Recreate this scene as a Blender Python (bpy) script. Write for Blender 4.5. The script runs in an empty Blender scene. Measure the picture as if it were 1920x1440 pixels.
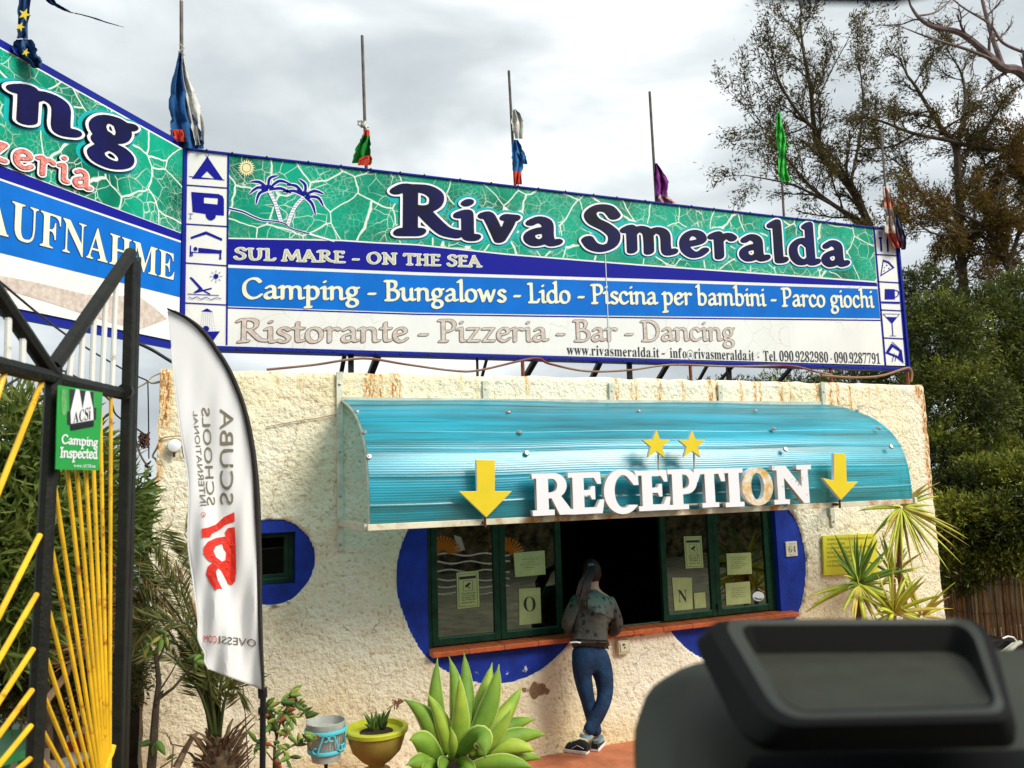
import bpy, bmesh, math, random
import numpy as np
from mathutils import Vector, Matrix, noise as mnoise
random.seed(7); RNG = np.random.default_rng(7)
sc = bpy.context.scene
COL = sc.collection
# ---------------------------------------------------------------- camera
F = 1503.9                                   # focal length in 1920-wide pixels
CAM = np.array([0.0, -6.5, 2.306])
_y, _p, _r = 0.38009, 0.11591, -0.02942      # yaw, pitch, roll
_w = np.array([math.sin(_y)*math.cos(_p), math.cos(_y)*math.cos(_p), math.sin(_p)])
_r0 = np.array([math.cos(_y), -math.sin(_y), 0.0]); _u0 = np.cross(_r0, _w)
AX = math.cos(_r)*_r0+math.sin(_r)*_u0; AU = -math.sin(_r)*_r0+math.cos(_r)*_u0; AW = _w
cam = bpy.data.cameras.new('camera'); cam_o = bpy.data.objects.new('camera', cam); COL.objects.link(cam_o)
cam.sensor_width = 36; cam.lens = F/1920*36; cam.clip_start = .02; cam.clip_end = 20000
cam_o.matrix_world = Matrix(((AX[0], AU[0], -AW[0], CAM[0]), (AX[1], AU[1], -AW[1], CAM[1]), (AX[2], AU[2], -AW[2], CAM[2]), (0, 0, 0, 1)))
cam.dof.use_dof = True; cam.dof.focus_distance = 6.6; cam.dof.aperture_fstop = 3.8
sc.camera = cam_o
# ---------------------------------------------------------------- light
SUN = Vector((0.50, -0.62, 0.66)).normalized()
elev = math.asin(SUN.z); azim = math.atan2(SUN.x, SUN.y)
sl = bpy.data.lights.new('sun', 'SUN'); sl.energy = 2.4; sl.angle = math.radians(28.0); sl.color = (1, .95, .86)
so = bpy.data.objects.new('sun', sl); COL.objects.link(so); so.rotation_euler = SUN.to_track_quat('Z', 'Y').to_euler()
sc.view_settings.view_transform = 'Standard'; sc.view_settings.look = 'None'
sc.view_settings.exposure = 0.74; sc.view_settings.gamma = 1.0
try: sc.view_settings.use_curve_mapping = False
except Exception: pass
wd = bpy.data.worlds.new('World'); sc.world = wd; wd.use_nodes = True
nt = wd.node_tree; nt.nodes.clear()
def N(nt, typ, **kw):
    n = nt.nodes.new(typ)
    for k, v in kw.items():
        if k in ('inp',):
            for a, b in v.items(): n.inputs[a].default_value = b
        else: setattr(n, k, v)
    return n
def ramp(nt, pts, src=None, interp='LINEAR'):
    r = nt.nodes.new('ShaderNodeValToRGB'); e = r.color_ramp.elements; r.color_ramp.interpolation = interp
    while len(e) < len(pts): e.new(0.5)
    for q, (p, c) in zip(e, pts):
        q.position = p; q.color = (*c, 1) if len(c) == 3 else c
    if src is not None: nt.links.new(src, r.inputs[0])
    return r
sky = N(nt, 'ShaderNodeTexSky', sky_type='NISHITA', sun_disc=False, sun_elevation=elev, sun_rotation=azim, air_density=1.2, dust_density=2.0)
bg1 = N(nt, 'ShaderNodeBackground', inp={1: 0.10}); nt.links.new(sky.outputs[0], bg1.inputs[0])
tc = N(nt, 'ShaderNodeTexCoord'); mp = N(nt, 'ShaderNodeMapping', inp={'Scale': (1, 1, 2.6), 'Location': (.4, 0.2, .3)})
nt.links.new(tc.outputs['Generated'], mp.inputs[0])
n1 = N(nt, 'ShaderNodeTexNoise', inp={'Scale': 2.7, 'Detail': 8, 'Roughness': .5, 'Distortion': .3}); nt.links.new(mp.outputs[0], n1.inputs[0])
cr = ramp(nt, [(.34, (.42, .465, .49)), (.47, (.53, .58, .605)), (.57, (.68, .73, .75)), (.69, (.97, .98, .99))], n1.outputs[0])
bg2 = N(nt, 'ShaderNodeBackground', inp={1: 0.75}); nt.links.new(cr.outputs[0], bg2.inputs[0])
n2 = N(nt, 'ShaderNodeTexNoise', inp={'Scale': 1.1, 'Detail': 4}); nt.links.new(mp.outputs[0], n2.inputs[0])
cr2 = ramp(nt, [(.25, (.86, .86, .86)), (.5, (1, 1, 1))], n2.outputs[0])
mx = N(nt, 'ShaderNodeMixShader'); nt.links.new(cr2.outputs[0], mx.inputs[0]); nt.links.new(bg1.outputs[0], mx.inputs[1]); nt.links.new(bg2.outputs[0], mx.inputs[2])
wo = N(nt, 'ShaderNodeOutputWorld'); nt.links.new(mx.outputs[0], wo.inputs[0])
# ---------------------------------------------------------------- placing
def ray(x, y): return (x-960)/F*AX-(y-720)/F*AU+AW
def at(x, y, Y=0.0):
    """point of the plane Y = const that is seen at photo pixel (x, y)"""
    d = ray(x, y); return CAM+d*((Y-CAM[1])/d[1])
def atz(x, y, Z=0.0):
    d = ray(x, y); return CAM+d*((Z-CAM[2])/d[2])
def atd(x, y, dist): return CAM+ray(x, y)*dist
def plane_at(o, n, x, y):
    d = ray(x, y); return CAM+d*(((o-CAM) @ n)/(d @ n))
# ---------------------------------------------------------------- materials
MATS = {}
def mat(name, base, rough=.6, metal=0.0, var=0.0, vscale=8.0, bump=0.0, bscale=60.0, spec=.5, base2=None, trans=0.0, coat=0.0, stretch=(1, 1, 1), dirt=None, dscale=3.0, dlo=.55, dhi=.75, bdist=.01):
    if name in MATS: return MATS[name]
    m = bpy.data.materials.new(name); m.use_nodes = True; nt = m.node_tree
    b = nt.nodes['Principled BSDF']
    b.inputs['Roughness'].default_value = rough; b.inputs['Metallic'].default_value = metal
    b.inputs['Specular IOR Level'].default_value = spec; b.inputs['Coat Weight'].default_value = coat
    b.inputs['Transmission Weight'].default_value = trans
    tc = N(nt, 'ShaderNodeTexCoord'); mp = N(nt, 'ShaderNodeMapping', inp={'Scale': stretch}); nt.links.new(tc.outputs['Object'], mp.inputs[0])
    col = None
    if var > 0 or base2 is not None:
        n = N(nt, 'ShaderNodeTexNoise', inp={'Scale': vscale, 'Detail': 6, 'Roughness': .6}); nt.links.new(mp.outputs[0], n.inputs[0])
        lo = base2 if base2 is not None else tuple(c*(1-var) for c in base)
        r = ramp(nt, [(.35, lo), (.65, base if base2 is not None else tuple(min(1, c*(1+var*.6)) for c in base))], n.outputs[0]); col = r.outputs[0]
    if dirt is not None:
        n = N(nt, 'ShaderNodeTexNoise', inp={'Scale': dscale, 'Detail': 10, 'Roughness': .7}); nt.links.new(mp.outputs[0], n.inputs[0])
        r = ramp(nt, [(dlo, (0, 0, 0)), (dhi, (1, 1, 1))], n.outputs[0])
        x = N(nt, 'ShaderNodeMix', data_type='RGBA'); nt.links.new(r.outputs[0], x.inputs['Factor'])
        if col is not None: nt.links.new(col, x.inputs['A'])
        else: x.inputs['A'].default_value = (*base, 1)
        x.inputs['B'].default_value = (*dirt, 1); col = x.outputs['Result']
    if col is not None: nt.links.new(col, b.inputs['Base Color'])
    else: b.inputs['Base Color'].default_value = (*base, 1)
    if bump > 0:
        n = N(nt, 'ShaderNodeTexNoise', inp={'Scale': bscale, 'Detail': 5, 'Roughness': .6}); nt.links.new(mp.outputs[0], n.inputs[0])
        bp = N(nt, 'ShaderNodeBump', inp={'Strength': bump, 'Distance': bdist}); nt.links.new(n.outputs[0], bp.inputs['Height']); nt.links.new(bp.outputs[0], b.inputs['Normal'])
    MATS[name] = m; return m
def leafmat(name, cols, rough=.5, trans=.35):
    """foliage: colour from a per-leaf attribute, light passes through"""
    if name in MATS: return MATS[name]
    m = bpy.data.materials.new(name); m.use_nodes = True; nt = m.node_tree
    b = nt.nodes['Principled BSDF']; b.inputs['Roughness'].default_value = rough; b.inputs['Specular IOR Level'].default_value = .35
    at_ = N(nt, 'ShaderNodeAttribute', attribute_name='tone')
    r = ramp(nt, [(i/(len(cols)-1), c) for i, c in enumerate(cols)], at_.outputs['Fac'])
    nt.links.new(r.outputs[0], b.inputs['Base Color'])
    t = N(nt, 'ShaderNodeBsdfTranslucent'); nt.links.new(r.outputs[0], t.inputs[0])
    x = N(nt, 'ShaderNodeMixShader', inp={0: trans}); nt.links.new(b.outputs[0], x.inputs[1]); nt.links.new(t.outputs[0], x.inputs[2])
    nt.links.new(x.outputs[0], nt.nodes['Material Output'].inputs[0])
    MATS[name] = m; return m
# ---------------------------------------------------------------- objects
ROOT = {}
def base_of(o):
    while o.parent: o = o.parent
    return np.array(ROOT.get(o.name, (0, 0, 0)), float)
def props(o, label=None, cat=None, group=None, kind=None):
    if label: o['label'] = label
    if cat: o['category'] = cat
    if group: o['group'] = group
    if kind: o['kind'] = kind
    return o
def thing(name, loc, label, cat, group=None):
    o = bpy.data.objects.new(name, None); COL.objects.link(o); o.location = tuple(float(v) for v in loc); o.empty_display_size = .1
    ROOT[o.name] = tuple(float(v) for v in loc)
    return props(o, label, cat, group)
def link(name, me, parent=None, mats=None, label=None, kind=None):
    o = bpy.data.objects.new(name, me); COL.objects.link(o)
    if mats is not None:
        ms = list(mats) if isinstance(mats, (list, tuple)) else [mats]
        while len(me.materials) < len(ms): me.materials.append(None)
        for i_, m_ in enumerate(ms): me.materials[i_] = m_
    if parent is not None:
        b = base_of(parent)
        if np.any(b): me.transform(Matrix.Translation(-Vector(b)))
        o.parent = parent
    if label: o['label'] = label
    if kind: o['kind'] = kind
    return o
class MB:
    """collects simple solids into one mesh"""
    def __init__(s): s.v = []; s.f = []; s.m = []; s.n = 0; s.attr = []
    def add(s, V, Fc, m=0):
        o = s.n; V = [tuple(map(float, p)) for p in V]
        s.v += V; s.n += len(V)
        for f in Fc: s.f.append(tuple(i+o for i in f)); s.m.append(m)
    def box(s, c, d, m=0, R=None):
        c = np.array(c, float); d = np.array(d, float)/2
        P = np.array([(x, y, z) for x in (-1, 1) for y in (-1, 1) for z in (-1, 1)])*d
        if R is not None: P = P @ np.array(R).T
        s.add(P+c, [(0, 1, 3, 2), (4, 6, 7, 5), (0, 4, 5, 1), (2, 3, 7, 6), (0, 2, 6, 4), (1, 5, 7, 3)], m)
    def bb(s, a, b, m=0):
        a = np.array(a, float); b = np.array(b, float); s.box((a+b)/2, abs(b-a), m)
    def bar(s, a, b, w, h=None, m=0, up=(0, 0, 1)):
        h = h or w; a = np.array(a, float); b = np.array(b, float); d = b-a; L = np.linalg.norm(d); d = d/L
        up = np.array(up, float)
        if abs(d @ up) > .98: up = np.array((0, 1., 0))
        x = np.cross(d, up); x /= np.linalg.norm(x); y = np.cross(x, d)
        s.box((a+b)/2, (w, L, h), m, np.stack([x, d, y], 1))
    def tube(s, P, r, n=8, m=0, cap=True, flat=1.0):
        P = [np.array(p, float) for p in P]; k = len(P)
        r = [r]*k if np.isscalar(r) else list(r)
        ref = None; V = []
        for i in range(k):
            t = P[min(i+1, k-1)]-P[max(i-1, 0)]; t = t/(np.linalg.norm(t) or 1)
            if ref is None:
                ref = np.array((0, 0, 1.)) if abs(t[2]) < .9 else np.array((0, 1., 0))
            x = np.cross(t, ref); x /= (np.linalg.norm(x) or 1); y = np.cross(x, t); ref = y
            for j in range(n):
                a = 2*math.pi*j/n; V.append(P[i]+r[i]*(math.cos(a)*x+math.sin(a)*y*flat))
        Fc = [(i*n+j, i*n+(j+1) % n, (i+1)*n+(j+1) % n, (i+1)*n+j) for i in range(k-1) for j in range(n)]
        if cap: Fc += [tuple(range(n-1, -1, -1)), tuple((k-1)*n+j for j in range(n))]
        s.add(V, Fc, m)
    def lathe(s, prof, c=(0, 0, 0), n=20, m=0, ax=None):
        c = np.array(c, float); k = len(prof); V = []
        for r, z in prof:
            for j in range(n):
                a = 2*math.pi*j/n; p = np.array((r*math.cos(a), r*math.sin(a), z))
                if ax is not None: p = ax @ p
                V.append(c+p)
        Fc = [(i*n+j, i*n+(j+1) % n, (i+1)*n+(j+1) % n, (i+1)*n+j) for i in range(k-1) for j in range(n)]
        if prof[0][0] > 1e-6: Fc.append(tuple(range(n-1, -1, -1)))
        if prof[-1][0] > 1e-6: Fc.append(tuple((k-1)*n+j for j in range(n)))
        s.add(V, Fc, m)
    def poly(s, P, m=0): s.add(P, [tuple(range(len(P)))], m)
    def prism(s, P, d, m=0, side=None):
        """polygon P (3D) pushed along vector d"""
        n = len(P); P = [np.array(p, float) for p in P]; d = np.array(d, float)
        s.add(P+[p+d for p in P], [tuple(range(n)), tuple(range(2*n-1, n-1, -1))], m)
        o = s.n-2*n
        for i in range(n):
            s.f.append((o+i, o+n+i, o+n+(i+1) % n, o+(i+1) % n)); s.m.append(m if side is None else side)
    def grid(s, G, m=0):
        a, b = len(G), len(G[0])
        s.add([p for r in G for p in r], [(i*b+j, i*b+j+1, (i+1)*b+j+1, (i+1)*b+j) for i in range(a-1) for j in range(b-1)], m)
    def mesh(s, name, smooth=False, fix=True, weld=False):
        me = bpy.data.meshes.new(name); me.from_pydata(s.v, [], s.f)
        me.polygons.foreach_set('material_index', s.m)
        if fix or weld:
            bm = bmesh.new(); bm.from_mesh(me)
            if weld: bmesh.ops.remove_doubles(bm, verts=bm.verts, dist=1e-5)
            bmesh.ops.recalc_face_normals(bm, faces=bm.faces); bm.to_mesh(me); bm.free()
        if smooth: me.polygons.foreach_set('use_smooth', [True]*len(me.polygons))
        me.update(); return me
    def build(s, name, mats, parent=None, smooth=False, label=None, kind=None, bevel=0, fix=True, sub=0, solid=0):
        o = link(name, s.mesh(name, smooth, fix), parent, mats, label, kind)
        if solid: q = o.modifiers.new('s', 'SOLIDIFY'); q.thickness = solid; q.offset = 0
        if sub: q = o.modifiers.new('u', 'SUBSURF'); q.levels = q.render_levels = sub
        if bevel: q = o.modifiers.new('b', 'BEVEL'); q.width = bevel; q.segments = 2; q.limit_method = 'ANGLE'
        if smooth and not sub:
            try: o.data.set_sharp_from_angle(angle=math.radians(42))
            except Exception: pass
        return o
def single(mb, name, mats, label, cat, group=None, kind=None, **kw):
    return props(mb.build(name, mats, None, **kw), label, cat, group, kind)
def copy_tree(o, parent=None):
    c = o.copy(); COL.objects.link(c)
    if parent is not None: c.parent = parent
    for ch in list(o.children): copy_tree(ch, c)
    return c
def frame_mesh(me, o, ex, ey, ez):
    """lay a flat mesh onto a plane in the world"""
    M = Matrix(((ex[0], ey[0], ez[0], o[0]), (ex[1], ey[1], ez[1], o[1]), (ex[2], ey[2], ez[2], o[2]), (0, 0, 0, 1)))
    me.transform(M); return me
def vnoise(x, y, s, seed=0):
    r = np.random.default_rng(seed); g = r.random((256, 256))
    X = x/s; Y = y/s; i = np.floor(X).astype(int); j = np.floor(Y).astype(int); u = X-i; v = Y-j
    u = u*u*(3-2*u); v = v*v*(3-2*v); a = lambda p, q: g[p % 256, q % 256]
    return (a(i, j)*(1-u)+a(i+1, j)*u)*(1-v)+(a(i, j+1)*(1-u)+a(i+1, j+1)*u)*v
def leaves_mesh(name, C, D, L, Wd, tone, cup=.25, roll=None):
    """many leaf shapes: centre, direction, length, width, tone arrays -> folded diamond leaves"""
    n = len(C); C = np.asarray(C, float); D = np.asarray(D, float); D /= np.linalg.norm(D, axis=1)[:, None]
    rd = RNG.normal(size=(n, 3)) if roll is None else roll
    S = np.cross(D, rd); S /= np.linalg.norm(S, axis=1)[:, None]+1e-9; Nn = np.cross(S, D)
    L = np.broadcast_to(L, n)[:, None]; Wd = np.broadcast_to(Wd, n)[:, None]
    P0 = C; P1 = C+D*L*.5+S*Wd*.5+Nn*Wd*cup; P2 = C+D*L; P3 = C+D*L*.5-S*Wd*.5+Nn*Wd*cup
    V = np.stack([P0, P1, P2, P3], 1).reshape(-1, 3)
    i = np.arange(n)*4; T = np.stack([i, i+1, i+2, i, i+2, i+3], 1).reshape(-1)
    me = bpy.data.meshes.new(name); me.vertices.add(len(V)); me.vertices.foreach_set('co', V.ravel())
    nt_ = 2*n; me.loops.add(3*nt_); me.loops.foreach_set('vertex_index', T.astype(np.int32))
    me.polygons.add(nt_); me.polygons.foreach_set('loop_start', np.arange(nt_, dtype=np.int32)*3)
    me.update(calc_edges=True)
    a = me.attributes.new('tone', 'FLOAT', 'POINT'); a.data.foreach_set('value', np.repeat(np.clip(tone, 0, 1), 4).astype(np.float32))
    return me
def set_attr(me, name, vals):
    a = me.attributes.new(name, 'FLOAT', 'POINT'); a.data.foreach_set('value', np.asarray(vals, np.float32))
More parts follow.
